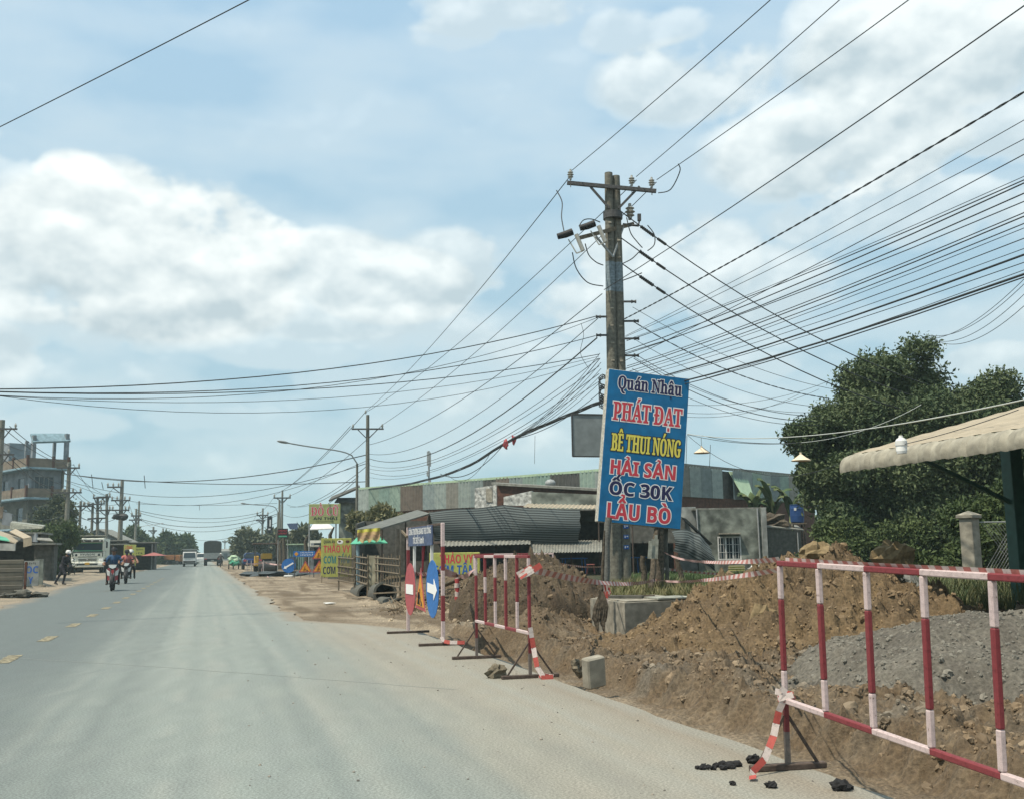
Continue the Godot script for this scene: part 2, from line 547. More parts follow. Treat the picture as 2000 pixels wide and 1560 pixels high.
func _ready() -> void:
	rng.seed = 7
	var cam := Camera3D.new()
	cam.name = "camera"; cam.position = Vector3(0, 1.25, 0); cam.rotation_degrees = Vector3(8.27, 0, -0.8)
	cam.fov = 41.66; cam.near = 0.1; cam.far = 6000
	add_child(cam); cam.current = true
	fb.seed = 3; fb.frequency = 1.0; fb.fractal_octaves = 4
	fine.seed = 9; fine.frequency = 1.0; fine.fractal_octaves = 2
	cell.noise_type = FastNoiseLite.TYPE_CELLULAR; cell.frequency = 1.0; cell.seed = 5
	cell.cellular_return_type = FastNoiseLite.RETURN_DISTANCE; cell.fractal_type = FastNoiseLite.FRACTAL_NONE
	cell2.noise_type = FastNoiseLite.TYPE_CELLULAR; cell2.frequency = 1.0; cell2.seed = 8
	cell2.cellular_return_type = FastNoiseLite.RETURN_CELL_VALUE; cell2.fractal_type = FastNoiseLite.FRACTAL_NONE
	var env := Environment.new()
	var sky := Sky.new()
	var pano := PanoramaSkyMaterial.new()
	pano.panorama = make_sky()
	sky.sky_material = pano
	env.background_mode = Environment.BG_SKY; env.sky = sky
	env.background_energy_multiplier = 1.0
	env.tonemap_mode = Environment.TONE_MAPPER_LINEAR; env.tonemap_exposure = 1.15
	env.sdfgi_enabled = true; env.ssao_enabled = true; env.ssil_enabled = true
	env.fog_enabled = true; env.fog_density = 0.0006; env.fog_light_color = Color(0.80, 0.90, 0.91)
	var we := WorldEnvironment.new()
	we.name = "world"; we.environment = env
	add_child(we)
	var sun := DirectionalLight3D.new()
	sun.name = "sun"
	# high, from the left and somewhat behind the camera
	sun.look_at_from_position(Vector3(-0.42, 1.0, 0.30) * 50, Vector3.ZERO)
	sun.light_energy = 1.45; sun.light_color = Color(1.0, 0.955, 0.88); sun.light_angular_distance = 0.5; sun.shadow_enabled = true
	add_child(sun)
	materials()
	ground()
	mounds()
	right_side()
	middle()
	left_side()
	far_away()
	poles_and_wires()
	small_things()
	people()

const CLOUDS := [
	# [centre (azimuth, elevation), half width, half height, thickness]
	[Vector2(-20.88, 16.61), 6.6, 3.3, 1.0], [Vector2(-23.23, 18.65), 2.2, 1.6, 1.0], [Vector2(-25.19, 14.16), 5.0, 2.8, 0.95], [Vector2(-15.11, 16.25), 3.6, 2.9, 1.0], [Vector2(-18.47, 13.67), 7.0, 3.0, 1.0], [Vector2(-23.87, 11.48), 6.0, 1.6, 0.55],
	[Vector2(-10.15, 15.40), 4.2, 2.0, 0.9], [Vector2(-6.77, 14.39), 5.0, 2.4, 0.9], [Vector2(-2.77, 15.52), 4.0, 2.0, 0.7], [Vector2(-10.12, 12.95), 6.0, 1.8, 0.7],
	[Vector2(8.67, 15.21), 5.5, 2.8, 0.75], [Vector2(5.21, 13.44), 5.0, 2.2, 0.7], [Vector2(13.59, 13.83), 4.8, 2.4, 0.65], [Vector2(18.27, 20.48), 6.6, 2.9, 0.9], [Vector2(16.21, 22.00), 3.0, 1.6, 0.7], [Vector2(21.14, 16.80), 7.0, 2.0, 0.6],
	[Vector2(23.99, 24.56), 7.5, 3.5, 0.9], [Vector2(20.27, 26.39), 4.0, 2.6, 0.7], [Vector2(10.19, 24.63), 4.6, 2.3, 0.75], [Vector2(7.98, 27.30), 3.4, 1.4, 0.5], [Vector2(-1.18, 28.62), 5.0, 1.6, 0.62], [Vector2(-3.27, 27.62), 2.6, 1.4, 0.45], [Vector2(26.80, 20.20), 3.0, 2.0, 0.7],
	[Vector2(25.22, 9.19), 2.6, 0.9, 0.6], [Vector2(-5.07, 12.20), 4.5, 1.2, 0.45], [Vector2(-23.17, 6.64), 3.0, 0.9, 0.4], [Vector2(-8.42, 8.85), 4.5, 1.2, 0.35], [Vector2(-14.62, 7.12), 5.0, 1.0, 0.3], [Vector2(12.03, 9.57), 3.5, 1.0, 0.5], [Vector2(-12.28, 10.71), 4.0, 1.0, 0.4],
]

func make_sky() -> ImageTexture:
	var w := 4096
	var h := 2048
	var n := FastNoiseLite.new()
	n.seed = 21; n.frequency = 1.0; n.fractal_octaves = 6; n.fractal_gain = 0.54
	var n2 := FastNoiseLite.new()
	n2.seed = 4; n2.frequency = 1.0; n2.fractal_octaves = 4
	var list := CLOUDS.duplicate()
	var rr := RandomNumberGenerator.new()
	rr.seed = 12
	for i in 230:   # the same broken cloud all round and overhead
		var el := rad_to_deg(asin(rr.randf_range(0.04, 1.0)))
		var az := rr.randf_range(30.0, 330.0) if el < 33 else rr.randf_range(0.0, 360.0)
		if az > 180: az -= 360.0
		list.append([Vector2(az, el), rr.randf_range(3.0, 7.0), rr.randf_range(1.6, 3.0) * (1 + el / 60.0), rr.randf_range(0.4, 1.0)])
	var byaz := []
	for i in 72 * 19: byaz.append([])
	for c in list:
		for e in 19:
			var em := clampf(c[0].y, e * 5.0 - 5.0, e * 5.0)
			if absf(em - c[0].y) > c[2] * 1.5 + 0.2: continue
			var reach: float = c[1] * 1.5 / maxf(cos(deg_to_rad(minf(e * 5.0, 88.0))), 0.05) + 2.6
			for i in 72:
				if absf(wrapf(i * 5.0 - 177.5 - c[0].x, -180, 180)) < reach: byaz[e * 72 + i].append(c)
	var im := sky_part(1024, 512, 0, 0, 1024, 262, n, n2, byaz)
	var low := Image.create_empty(1024, 512, false, Image.FORMAT_RGBF)
	low.fill(Color(0.30, 0.36, 0.35))
	low.blit_rect(im, Rect2i(0, 0, 1024, 262), Vector2i.ZERO)
	low.resize(w, h, Image.INTERPOLATE_BILINEAR)
	var a := sky_part(w, h, 0, 660, 370, 380, n, n2, byaz)
	low.blit_rect(a, Rect2i(0, 0, 370, 380), Vector2i(0, 660))
	a = sky_part(w, h, w - 370, 660, 370, 380, n, n2, byaz)
	low.blit_rect(a, Rect2i(0, 0, 370, 380), Vector2i(w - 370, 660))
	return ImageTexture.create_from_image(low)

func sky_part(w: int, h: int, x0: int, y0: int, pw: int, ph: int, n: FastNoiseLite, n2: FastNoiseLite, byaz: Array) -> Image:
	var buf := PackedFloat32Array()
	buf.resize(pw * ph * 3)
	for y in ph:
		var el := 90.0 - (y + y0 + 0.5) * 180.0 / h
		var ce := cos(deg_to_rad(el))
		for x in pw:
			var az := wrapf((x + x0 + 0.5) * 360.0 / w, -180.0, 180.0)
			var dir := Vector3(sin(deg_to_rad(az)) * ce, sin(deg_to_rad(el)), -cos(deg_to_rad(az)) * ce)
			var f1 := n.get_noise_3d(dir.x * 7.5, dir.y * 11, dir.z * 7.5)
			var rel := f1 - n.get_noise_3d(dir.x * 7.5 - 0.05, dir.y * 11 + 0.17, dir.z * 7.5)
			var f2 := n2.get_noise_3d(dir.x * 4 + 9, dir.y * 12, dir.z * 4)
			var best := -2.0
			var top := 0.0
			var thick := 0.0
			for c in byaz[clampi(int((el + 5.0) / 5.0), 0, 18) * 72 + int((az + 180.0) / 5.0) % 72]:
				var da: float = wrapf(az - c[0].x, -180, 180) * ce / c[1]
				var de: float = (el - c[0].y) / c[2]
				if de < 0: de *= 1.1
				var b := 1.0 - da * da - de * de
				if b > best:
					best = b
				var g := clampf(b + 0.35, 0, 1)
				top += de * g; thick = maxf(thick, c[3] * clampf(b * 1.3 + 0.75, 0, 1))
			var dens := clampf((best * 0.85 + f1 * 1.4 + 0.25) * 1.7, 0, 1)
			dens = dens * dens * (3 - 2 * dens) * thick
			var veil := clampf(0.44 + f2 * 1.2 + f1 * 0.45, 0, 1) * lerpf(0.3, 0.62, smoothstep(20, 10, el))
			dens = maxf(dens, veil)
			var t := clampf(el / 32.0, 0, 1)
			var base := Vector3(0.40, 0.57, 0.60).lerp(Vector3(0.372, 0.552, 0.715), pow(t, 0.6))
			if el < 4: base = base.lerp(Vector3(0.41, 0.57, 0.59), 1 - maxf(el, 0) / 4)
			var lit := clampf(0.50 + 0.5 * top + rel * 1.1, 0, 1)
			lit = maxf(lit, 1.0 - dens * 1.1)
			var cl := Vector3(0.49, 0.59, 0.63).lerp(Vector3(0.90, 0.955, 0.94), lit)
			if el < 10: cl = cl.lerp(Vector3(0.56, 0.70, 0.72), 0.6 * (1 - maxf(el, 0) / 10))
			var col := base.lerp(cl, dens)
			var o := (y * pw + x) * 3
			buf[o] = col.x; buf[o + 1] = col.y; buf[o + 2] = col.z
	return Image.create_from_data(pw, ph, false, Image.FORMAT_RGBF, buf.to_byte_array())

func materials() -> void:
	T.grain = noise_tex(0.09, 0.72, 1.0, FastNoiseLite.TYPE_SIMPLEX, 3, 512, 2)
	T.blotch = noise_tex(0.012, 0.62, 1.0, FastNoiseLite.TYPE_SIMPLEX_SMOOTH, 5, 512, 3)
	T.soft = noise_tex(0.01, 0.82, 1.0, FastNoiseLite.TYPE_SIMPLEX_SMOOTH, 5, 512, 4)
	T.stain = noise_tex(0.014, 0.45, 1.1, FastNoiseLite.TYPE_SIMPLEX, 5, 512, 6)
	T.pebble = noise_tex(0.11, 0.55, 1.0, FastNoiseLite.TYPE_CELLULAR, 2, 512, 7)
	T.clod = noise_tex(0.022, 0.5, 1.0, FastNoiseLite.TYPE_CELLULAR, 4, 1024, 17)
	vmat("soil", 0.97, "clod", 1.3, "grain", 3.1, 3.0)
	vmat("road", 0.93, "grain", 0.9, "grain", 3.3)
	T.chip = noise_tex(0.03, 0.0, 1.0, FastNoiseLite.TYPE_SIMPLEX, 4, 512, 23)
	T.chip.color_ramp.add_point(0.09, Color(0.6, 0.55, 0.5)); T.chip.color_ramp.add_point(0.14, Color(0.9, 0.9, 0.9)); T.chip.color_ramp.set_color(0, Color(0.4, 0.34, 0.3)); T.chip.color_ramp.add_point(0.6, Color(1, 1, 1))
	vmat("paint", 0.65, "chip", 1.7, "grain", 5.0)
	vmat("plain", 0.8)
	vmat("leaf", 0.75)
	M.leaf.backlight_enabled = true; M.leaf.backlight = Color(0.35, 0.4, 0.2)
	vmat("skin", 0.8)
	mat("dash", lin(0.46, 0.41, 0.27), 0.9, "stain", 1.2, "grain", 3.0)
	mat("concrete", lin(0.56, 0.52, 0.42), 0.92, "blotch", 0.8, "grain", 3.0)
	mat("wire_shadow", lin(0.25, 0.27, 0.25), 0.95)  # darkened road colour for the painted shadow of the wire
	mat("concrete_dark", lin(0.2, 0.2, 0.17), 0.92, "blotch", 0.7, "grain", 3.0)
	mat("pole", lin(0.31, 0.30, 0.245), 0.9, "blotch", 1.3, "grain", 4.0)
	mat("faded_red", lin(0.36, 0.13, 0.12), 0.8, "soft", 1.0)
	mat("rusty_orange", lin(0.34, 0.14, 0.04), 0.7, "blotch", 1.0)
	mat("sandstone", lin(0.44, 0.33, 0.18), 0.95, "blotch", 2.0, "grain", 5.0)
	mat("stained_white", lin(0.62, 0.63, 0.59), 0.95, "stain", 0.5)
	mat("tin_old", lin(0.19, 0.20, 0.18), 0.75, "blotch", 0.5)
	mat("pole_far_shaded", lin(0.22, 0.215, 0.18), 0.9, "soft", 1.0)  # same concrete, darker: shade on the far poles put into the colour
	mat("pole_blue", lin(0.27, 0.34, 0.38), 0.85, "blotch", 1.5)
	mat("steel", lin(0.10, 0.10, 0.10), 0.6, "blotch", 2.0)
	mat("rust", lin(0.17, 0.125, 0.10), 0.85, "blotch", 3.0, "grain", 9.0)
	mat("galvanised", lin(0.34, 0.36, 0.36), 0.5, "soft", 1.0)
	mat("porcelain", lin(0.42, 0.42, 0.38), 0.35, "soft", 3.0)
	mat("cable", lin(0.035, 0.04, 0.042), 0.6)
	mat("cable_pale", lin(0.45, 0.48, 0.45), 0.6)
	mat("red", lin(0.30, 0.028, 0.045), 0.55, "soft", 2.0, "grain", 6.0)
	mat("white", lin(0.66, 0.60, 0.57), 0.6, "soft", 2.0, "grain", 6.0)
	mat("white_clean", lin(0.72, 0.73, 0.70), 0.6, "soft", 1.0)
	mat("tape_red", lin(0.50, 0.10, 0.09), 0.55, "soft", 3.0)
	mat("tape_white", lin(0.74, 0.64, 0.60), 0.55, "soft", 3.0)
	mat("sign_blue", lin(0.003, 0.155, 0.36), 0.75, "soft", 0.5)
	mat("sign_edge", lin(0.66, 0.64, 0.55), 0.7, "blotch", 1.5)
	mat("ink_red", lin(0.50, 0.045, 0.065), 0.5)
	mat("ink_navy", lin(0.015, 0.015, 0.07), 0.5)
	mat("ink_yellow", lin(0.66, 0.58, 0.10), 0.5)
	mat("ink_white", lin(0.75, 0.75, 0.74), 0.5)
	mat("ink_black", lin(0.015, 0.02, 0.03), 0.5)
	mat("ink_teal", lin(0.0, 0.16, 0.20), 0.5)
	mat("ink_blue", lin(0.02, 0.10, 0.36), 0.5)
	mat("yellow_board", lin(0.42, 0.44, 0.115), 0.65, "soft", 1.0)
	mat("green_board", lin(0.36, 0.40, 0.16), 0.65, "soft", 1.0)
	mat("board_grey_blue", lin(0.10, 0.14, 0.25), 0.6, "blotch", 1.5)
	mat("sign_red", lin(0.42, 0.085, 0.095), 0.6, "soft", 2.0)
	mat("sign_disc_blue", lin(0.03, 0.16, 0.46), 0.55, "soft", 2.0)
	mat("sign_orange", lin(0.68, 0.30, 0.025), 0.55, "soft", 2.0)
	mat("sheet_back", lin(0.26, 0.29, 0.29), 0.6, "soft", 0.6)
	mat("cloth_dark", lin(0.016, 0.022, 0.024), 0.8)
	mat("cloth_light", lin(0.082, 0.10, 0.10), 0.75)
	vmat("tin", 0.6, "soft", 0.5, "grain", 3.0)
	mat("tin_light", lin(0.42, 0.43, 0.36), 0.6, "blotch", 0.8)
	mat("tin_roof", lin(0.30, 0.30, 0.26), 0.7, "blotch", 0.6)
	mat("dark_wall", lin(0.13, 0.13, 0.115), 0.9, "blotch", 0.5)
	mat("gravel_blue", lin(0.10, 0.125, 0.135), 0.95, "pebble", 1.0)
	mat("render", lin(0.37, 0.41, 0.355), 0.95, "stain", 0.16, "grain", 2.0)
	mat("render_pale", lin(0.36, 0.38, 0.36), 0.95, "blotch", 0.3)
	mat("brick", lin(0.20, 0.095, 0.065), 0.95, "blotch", 0.7, "grain", 3.0)
	mat("wood", lin(0.33, 0.27, 0.19), 0.9, "blotch", 2.0, "grain", 5.0)
	mat("bark", lin(0.20, 0.165, 0.12), 0.95, "stain", 1.6, "grain", 6.0)
	mat("awning", lin(0.56, 0.48, 0.35), 0.8, "soft", 0.5, "grain", 2.0)
	mat("awning_edge", lin(0.62, 0.58, 0.46), 0.8, "blotch", 0.9, "grain", 3.0)
	mat("green_steel", lin(0.035, 0.10, 0.075), 0.5, "soft", 1.0)
	mat("green_tarp", lin(0.10, 0.42, 0.27), 0.7, "soft", 1.0)
	mat("green_sheet", lin(0.42, 0.56, 0.38), 0.7, "soft", 0.7)
	mat("blue_plastic", lin(0.02, 0.065, 0.20), 0.45, "soft", 1.0)
	mat("rubber", lin(0.022, 0.022, 0.022), 0.9)
	mat("chrome", lin(0.5, 0.5, 0.5), 0.25); M.chrome.metallic = 0.9
	mat("glass_dark", lin(0.03, 0.045, 0.055), 0.08)
	mat("lamp_glass", lin(0.7, 0.72, 0.7), 0.15)
	mat("truck_cream", lin(0.80, 0.80, 0.69), 0.4, "soft", 0.7)
	mat("truck_green", lin(0.10, 0.30, 0.17), 0.5)
	mat("black", lin(0.015, 0.016, 0.018), 0.6)
	mat("car_blue", lin(0.012, 0.03, 0.10), 0.3)
	mat("yellow_paint", lin(0.60, 0.36, 0.06), 0.5, "soft", 1.0)
	mat("tarp_grey", lin(0.055, 0.06, 0.055), 0.85, "blotch", 0.6)
	mat("asphalt_lump", lin(0.022, 0.022, 0.023), 0.9, "grain", 6.0)
	mat("stone", lin(0.30, 0.255, 0.18), 0.95, "stain", 1.1, "grain", 5.0)
	mat("stone_grey", lin(0.30, 0.30, 0.27), 0.95, "blotch", 2.0, "grain", 6.0)
	mat("bulb", lin(0.80, 0.80, 0.77), 0.35)
	mat("shade_cloth", lin(0.66, 0.55, 0.40), 0.7)
	mat("pale_blue", lin(0.30, 0.45, 0.52), 0.8, "blotch", 0.3)
	mat("house_grey", lin(0.30, 0.335, 0.36), 0.9, "blotch", 0.15)
	mat("house_tan", lin(0.27, 0.22, 0.165), 0.9, "blotch", 0.2)
	mat("house_side", lin(0.19, 0.185, 0.15), 0.95, "blotch", 0.15)

# ---- ground
const MOUNDS := [
	# centre x, z, half-size x, z, height, steepness
	[4.0, -14.1, 2.35, 2.3, 1.08, 0.85], [5.3, -14.6, 0.9, 0.9, 0.30, 1.0], [2.6, -13.4, 1.7, 1.5, 0.28, 1.0],      # ochre
	[4.3, -9.7, 1.9, 1.7, 0.60, 0.85],                                                                          # gravel
	[0.35, -20.6, 1.6, 2.0, 1.05, 0.7], [-0.3, -23.8, 1.3, 1.3, 0.6, 0.9],                                             # brown clods
	[0.3, -15.9, 1.05, 1.1, 0.25, 0.9],
	[-1.7, -28.0, 1.6, 1.5, 0.5, 0.9],
]

func mound_h(x: float, z: float, a: int, b: int) -> float:
	var h := 0.0
	for i in range(a, b):
		var m: Array = MOUNDS[i]
		var wx := x + 0.28 * fb.get_noise_2d(x * 1.1, z * 1.1)
		var wz := z + 0.28 * fb.get_noise_2d(x * 1.1 + 40, z * 1.1)
		var d := sqrt(pow((wx - m[0]) / m[2], 2) + pow((wz - m[1]) / m[3], 2))
		if d < 1: h = maxf(h, m[4] * pow(1 - d, m[5]) * (1.0 - 0.12 * smoothstep(0.2, 0.0, d)))
	return h

func clods(x: float, z: float) -> float:
	var wx := x + 0.12 * fine.get_noise_2d(x * 3, z * 3)
	var wz := z + 0.12 * fine.get_noise_2d(x * 3 + 30, z * 3)
	var a := -cell.get_noise_2d(wx * 2.6, wz * 2.6) - 0.45
	var c := -cell.get_noise_2d(wx * 7.0 + 11, wz * 7.0) - 0.45
	var gate := smoothstep(-0.25, 0.35, fb.get_noise_2d(x * 0.9 + 7, z * 0.9))
	var d := -cell.get_noise_2d(wx * 15.0 + 5, wz * 15.0) - 0.45
	var bl := cell2.get_noise_2d(wx * 4.3 + 0.1 * c, wz * 4.3) * 0.075 * gate + cell2.get_noise_2d(wx * 9.5 + 3, wz * 9.5) * 0.04
	return bl + 0.22 * a * gate + 0.15 * c * (0.4 + gate) + 0.06 * d + 0.12 * fb.get_noise_2d(x * 1.3, z * 1.3) + 0.035 * fine.get_noise_2d(x * 13, z * 13)

func edge_r(s: float) -> float:
	return lerpf(5.70, 4.15, smoothstep(16.3, 21.5, s)) + 0.05 * fb.get_noise_2d(s * 1.1, 3.0) + 0.35 * fb.get_noise_2d(s * 0.3, 9.0) * smoothstep(17, 22, s)

func edge_l(s: float) -> float:
	return -2.75 - 0.9 * smoothstep(26, 56, s) + 0.6 * smoothstep(80, 150, s) + 0.25 * fb.get_noise_2d(s * 0.35, 20.0) + 0.1 * fb.get_noise_2d(s * 1.3, 27.0)

func dirt_mask(s: float, t: float) -> float:
	return smoothstep(6.5, 7.0, t) * (1 - smoothstep(14.5, 17.0, t)) * smoothstep(24, 17, s)

func terrain(x: float, z: float) -> float:
	var q := st_of(x, z)
	var s := q.x
	var t := q.y
	if t > edge_l(s) + 0.02 and t < edge_r(s) - 0.02: return -0.07
	var n := fb.get_noise_2d(x * 0.35, z * 0.35)
	if t < 1:
		return -0.02 + 0.05 * n + 0.02 * fine.get_noise_2d(x * 2.0, z * 2.0) + 0.12 * smoothstep(0, 3, edge_l(s) - t)
	var e := t - edge_r(s)
	var dig := smoothstep(19.5, 15.0, s)
	var w := 0.16 * fb.get_noise_2d(x * 0.9, z * 0.9) + 0.10 * fb.get_noise_2d(x * 3.1, z * 3.1)
	var hn := -0.02 - 0.17 * smoothstep(0.0, 0.3, e) + 0.25 * smoothstep(0.76 + w, 1.06 + w, e) + 0.2 * smoothstep(2.6, 6.0, e)
	var m := smoothstep(0.66 + w, 1.0 + w, e) * (1 - smoothstep(9.0, 11.0, e))
	var c := clods(x, z)
	hn -= 0.32 * exp(-(pow(x - 1.9, 2) + pow(z + 16.6, 2)) / 2.2)
	hn += m * c * lerpf(0.65, 1.0, smoothstep(1.5, 3.0, e)) + (1 - m) * (0.16 * c + 0.025 * n) * smoothstep(0.05, 0.3, e)
	var hf := -0.02 + 0.04 * n * smoothstep(0, 1, e) + 0.3 * smoothstep(3.5, 9.0, e) + 0.012 * fine.get_noise_2d(x * 5, z * 5) * smoothstep(0, 0.5, e)
	hf += 0.5 * c * smoothstep(1.8, 3.0, e) * (1 - smoothstep(6, 8, e)) * smoothstep(34, 26, s)
	return lerpf(hf, hn, dig)

func mixc(a: Color, b: Color, f: float) -> Color:
	return a.lerp(b, clampf(f, 0, 1))

const TAN := Color(0.82, 0.68, 0.49)
const SAND := Color(0.37, 0.29, 0.195)
const BROWN := Color(0.265, 0.19, 0.115)
const OCHRE := Color(0.375, 0.265, 0.145)
const GREY := Color(0.34, 0.315, 0.26)
const DARK := Color(0.13, 0.105, 0.075)

func soil_col(x: float, z: float) -> Color:
	var q := st_of(x, z)
	var s := q.x
	var t := q.y
	var n := fb.get_noise_2d(x * 0.5 + 50, z * 0.5)
	var n2 := fb.get_noise_2d(x * 1.7, z * 1.7 + 20)
	var k := fine.get_noise_2d(x * 6, z * 6)
	if t < 1:
		return mixc(mixc(TAN, GREY, 0.5 * n + 0.25 + smoothstep(9, 25, -t)), BROWN, n2 * 0.7 - 0.1)
	var c := mixc(TAN, SAND, 0.5 + n * 0.9)
	c = mixc(c, BROWN, smoothstep(0.05, 0.4, fb.get_noise_2d(s * 0.12 + 5, t * 0.9)) * 0.75)
	var near := smoothstep(19.5, 15.0, s)
	var d := mixc(BROWN, SAND, 0.35 + n2 * 1.1)
	d = mixc(d, OCHRE, smoothstep(0.0, 0.35, n) * 0.45 * smoothstep(6.5, 8.0, t))
	d = mixc(d, GREY, smoothstep(0.1, 0.4, -n) * 0.6)
	c = mixc(c, d, near * smoothstep(5.9, 6.6, t))
	c = mixc(c, mixc(BROWN, SAND, 0.4 + n2), smoothstep(7.5, 9.5, t) * (1 - near))
	c = mixc(c, DARK, smoothstep(0.15, 0.5, n2 - 0.25 * k) * 0.55 * near * smoothstep(6.3, 6.8, t))
	c = mixc(c, Color(0.085, 0.105, 0.045), smoothstep(9.5, 13.0, t) * smoothstep(15, 20, s) * clampf(0.8 + n2, 0, 1))
	return c * (1.0 + 0.16 * k)

func lines(a: Array) -> PackedFloat32Array:   # [from, to, step at from, step at to], ...
	var out := PackedFloat32Array()
	for q in a:
		var x: float = q[0]
		while x < q[1] - 1e-4:
			out.append(x)
			x += lerpf(q[2], q[3], (x - q[0]) / (q[1] - q[0]))
	out.append(a[-1][1])
	return out

func field(px: PackedFloat32Array, py: PackedFloat32Array, where: Callable, height: Callable, colour: Callable) -> ArrayMesh:
	var w := px.size()
	var h := py.size()
	var v := PackedVector3Array(); v.resize(w * h)
	var n := PackedVector3Array(); n.resize(w * h)
	var c := PackedColorArray(); c.resize(w * h)
	for j in h:
		for i in w:
			var p: Vector3 = where.call(px[i], py[j])
			p.y = height.call(p.x, p.z)
			v[j * w + i] = p
			c[j * w + i] = colour.call(p.x, p.z)
	var flip := (v[1] - v[0]).cross(v[w] - v[0]).y < 0
	var ix := PackedInt32Array(); ix.resize((w - 1) * (h - 1) * 6)
	var o := 0
	for j in h:
		for i in w:
			var dx := v[j * w + mini(i + 1, w - 1)] - v[j * w + maxi(i - 1, 0)]
			var dy := v[mini(j + 1, h - 1) * w + i] - v[maxi(j - 1, 0) * w + i]
			var m := dx.cross(dy).normalized()
			n[j * w + i] = m if m.y > 0 else -m
			if i < w - 1 and j < h - 1:
				var a := j * w + i
				var q := [a, a + 1, a + w + 1, a, a + w + 1, a + w] if flip else [a, a + w + 1, a + 1, a, a + w, a + w + 1]
				for k in 6: ix[o + k] = q[k]
				o += 6
	var arr := []
	arr.resize(Mesh.ARRAY_MAX)
	arr[Mesh.ARRAY_VERTEX] = v; arr[Mesh.ARRAY_NORMAL] = n; arr[Mesh.ARRAY_COLOR] = c; arr[Mesh.ARRAY_INDEX] = ix
	var m := ArrayMesh.new()
	m.add_surface_from_arrays(Mesh.PRIMITIVE_TRIANGLES, arr)
	return m

func put_mesh(called: String, m: Mesh, mt: Material, parent: Node = self) -> MeshInstance3D:
	var o := MeshInstance3D.new()
	o.name = called; o.mesh = m; o.material_override = mt
	parent.add_child(o, true)
	return o

func ground() -> void:
	var rs := lines([[-400, -20, 60, 20], [-20, 2, 4, 0.5], [2, 9, 0.028, 0.035], [9, 13, 0.045, 0.06], [13, 24, 0.06, 0.11], [24, 40, 0.2, 0.6], [40, 160, 1, 8], [160, 1400, 20, 200]])
	var rt := lines([[-900, -60, 120, 20], [-60, -6, 6, 0.6], [-6, -2, 0.15, 0.15], [-2, 3.6, 1.4, 1.4], [3.6, 5.6, 0.12, 0.12], [5.6, 8.2, 0.028, 0.034], [8.2, 8.6, 0.05, 0.05], [8.6, 16, 0.06, 0.09], [16, 26, 0.3, 1.0], [26, 80, 2, 12], [80, 900, 40, 200]])
	put_mesh("ground", field(rt, rs, func(t, s): return R(s, t), terrain, soil_col), M.soil).set_meta("kind", "structure")
	# asphalt, worn and covered with dust towards the works
	var ps := lines([[-25, 0, 1, 0.3], [0, 30, 0.22, 0.4], [30, 130, 0.6, 5], [130, 1200, 10, 120]])
	var pt := lines([[0, 1, 0.0125, 0.0125]])
	var road_col := func(x: float, z: float) -> Color:
		var q := st_of(x, z)
		var st := fb.get_noise_2d(q.x * 0.006, q.y * 1.7) + 0.6 * fine.get_noise_2d(q.x * 0.02, q.y * 6)
		var n := fb.get_noise_2d(q.x * 0.07, q.y * 0.45)
		var c := Color(0.215, 0.255, 0.25)
		c = mixc(c, Color(0.40, 0.452, 0.415), smoothstep(0.1, 2.2, q.y + 0.5 * n) * (0.86 + 0.5 * st))
		c = mixc(c, Color(0.50, 0.445, 0.35), smoothstep(2.9, 4.9, q.y + 0.9 * n + 0.4 * st) * 0.7)
		c = mixc(c, Color(0.40, 0.345, 0.265), smoothstep(0.35, 0.0, edge_r(q.x) - q.y + 0.35 * n) * 0.8 + smoothstep(0.5, 0.0, q.y - edge_l(q.x) + 0.3 * n) * 0.75)
		c = mixc(c, Color(0.46, 0.48, 0.43), smoothstep(0.22, 0.5, st) * 0.4 * smoothstep(0.5, 2.0, q.y))
		return c * (1 + 0.07 * fine.get_noise_2d(x * 4, z * 4))
	put_mesh("road", field(pt, ps, func(f, s): return R(s, lerpf(edge_l(s), edge_r(s), f)), func(_x, _z): return 0.0, road_col), M.road).set_meta("kind", "structure")
	for i in 16:
		var s := 13.6 + 3.45 * i
		var b := B.new()
		for k in 6:   # worn edges
			var s0 := s + 1.12 * k / 6.0
			var j0 := 0.02 * fine.get_noise_2d(s0 * 9, 1); var j1 := 0.02 * fine.get_noise_2d((s0 + 0.187) * 9, 1)
			b.quad(R(s0, -0.09 + j0, 0.004), R(s0, 0.09 + j0, 0.004), R(s0 + 0.187, 0.09 + j1, 0.004), R(s0 + 0.187, -0.09 + j1, 0.004))
		struct("road_marking", b, M.dash)
	var cr := B.new()
	var prev := Vector3.ZERO
	for i in 41:   # shadow of an overhead wire, painted as a thin strip on the asphalt
		var f := i / 40.0
		var p := R(lerpf(15.2, 9.0, f), lerpf(-0.9, 4.6, f), 0.003) + U * (0.25 * sin(f * 3.0) + 0.06 * fine.get_noise_2d(f * 6, 3.0))
		if i > 0:
			cr.quad(prev - U * 0.009, p - U * 0.009, p + U * 0.009, prev + U * 0.009)
		prev = p
	struct("road_wire_shadow", cr, M.wire_shadow)

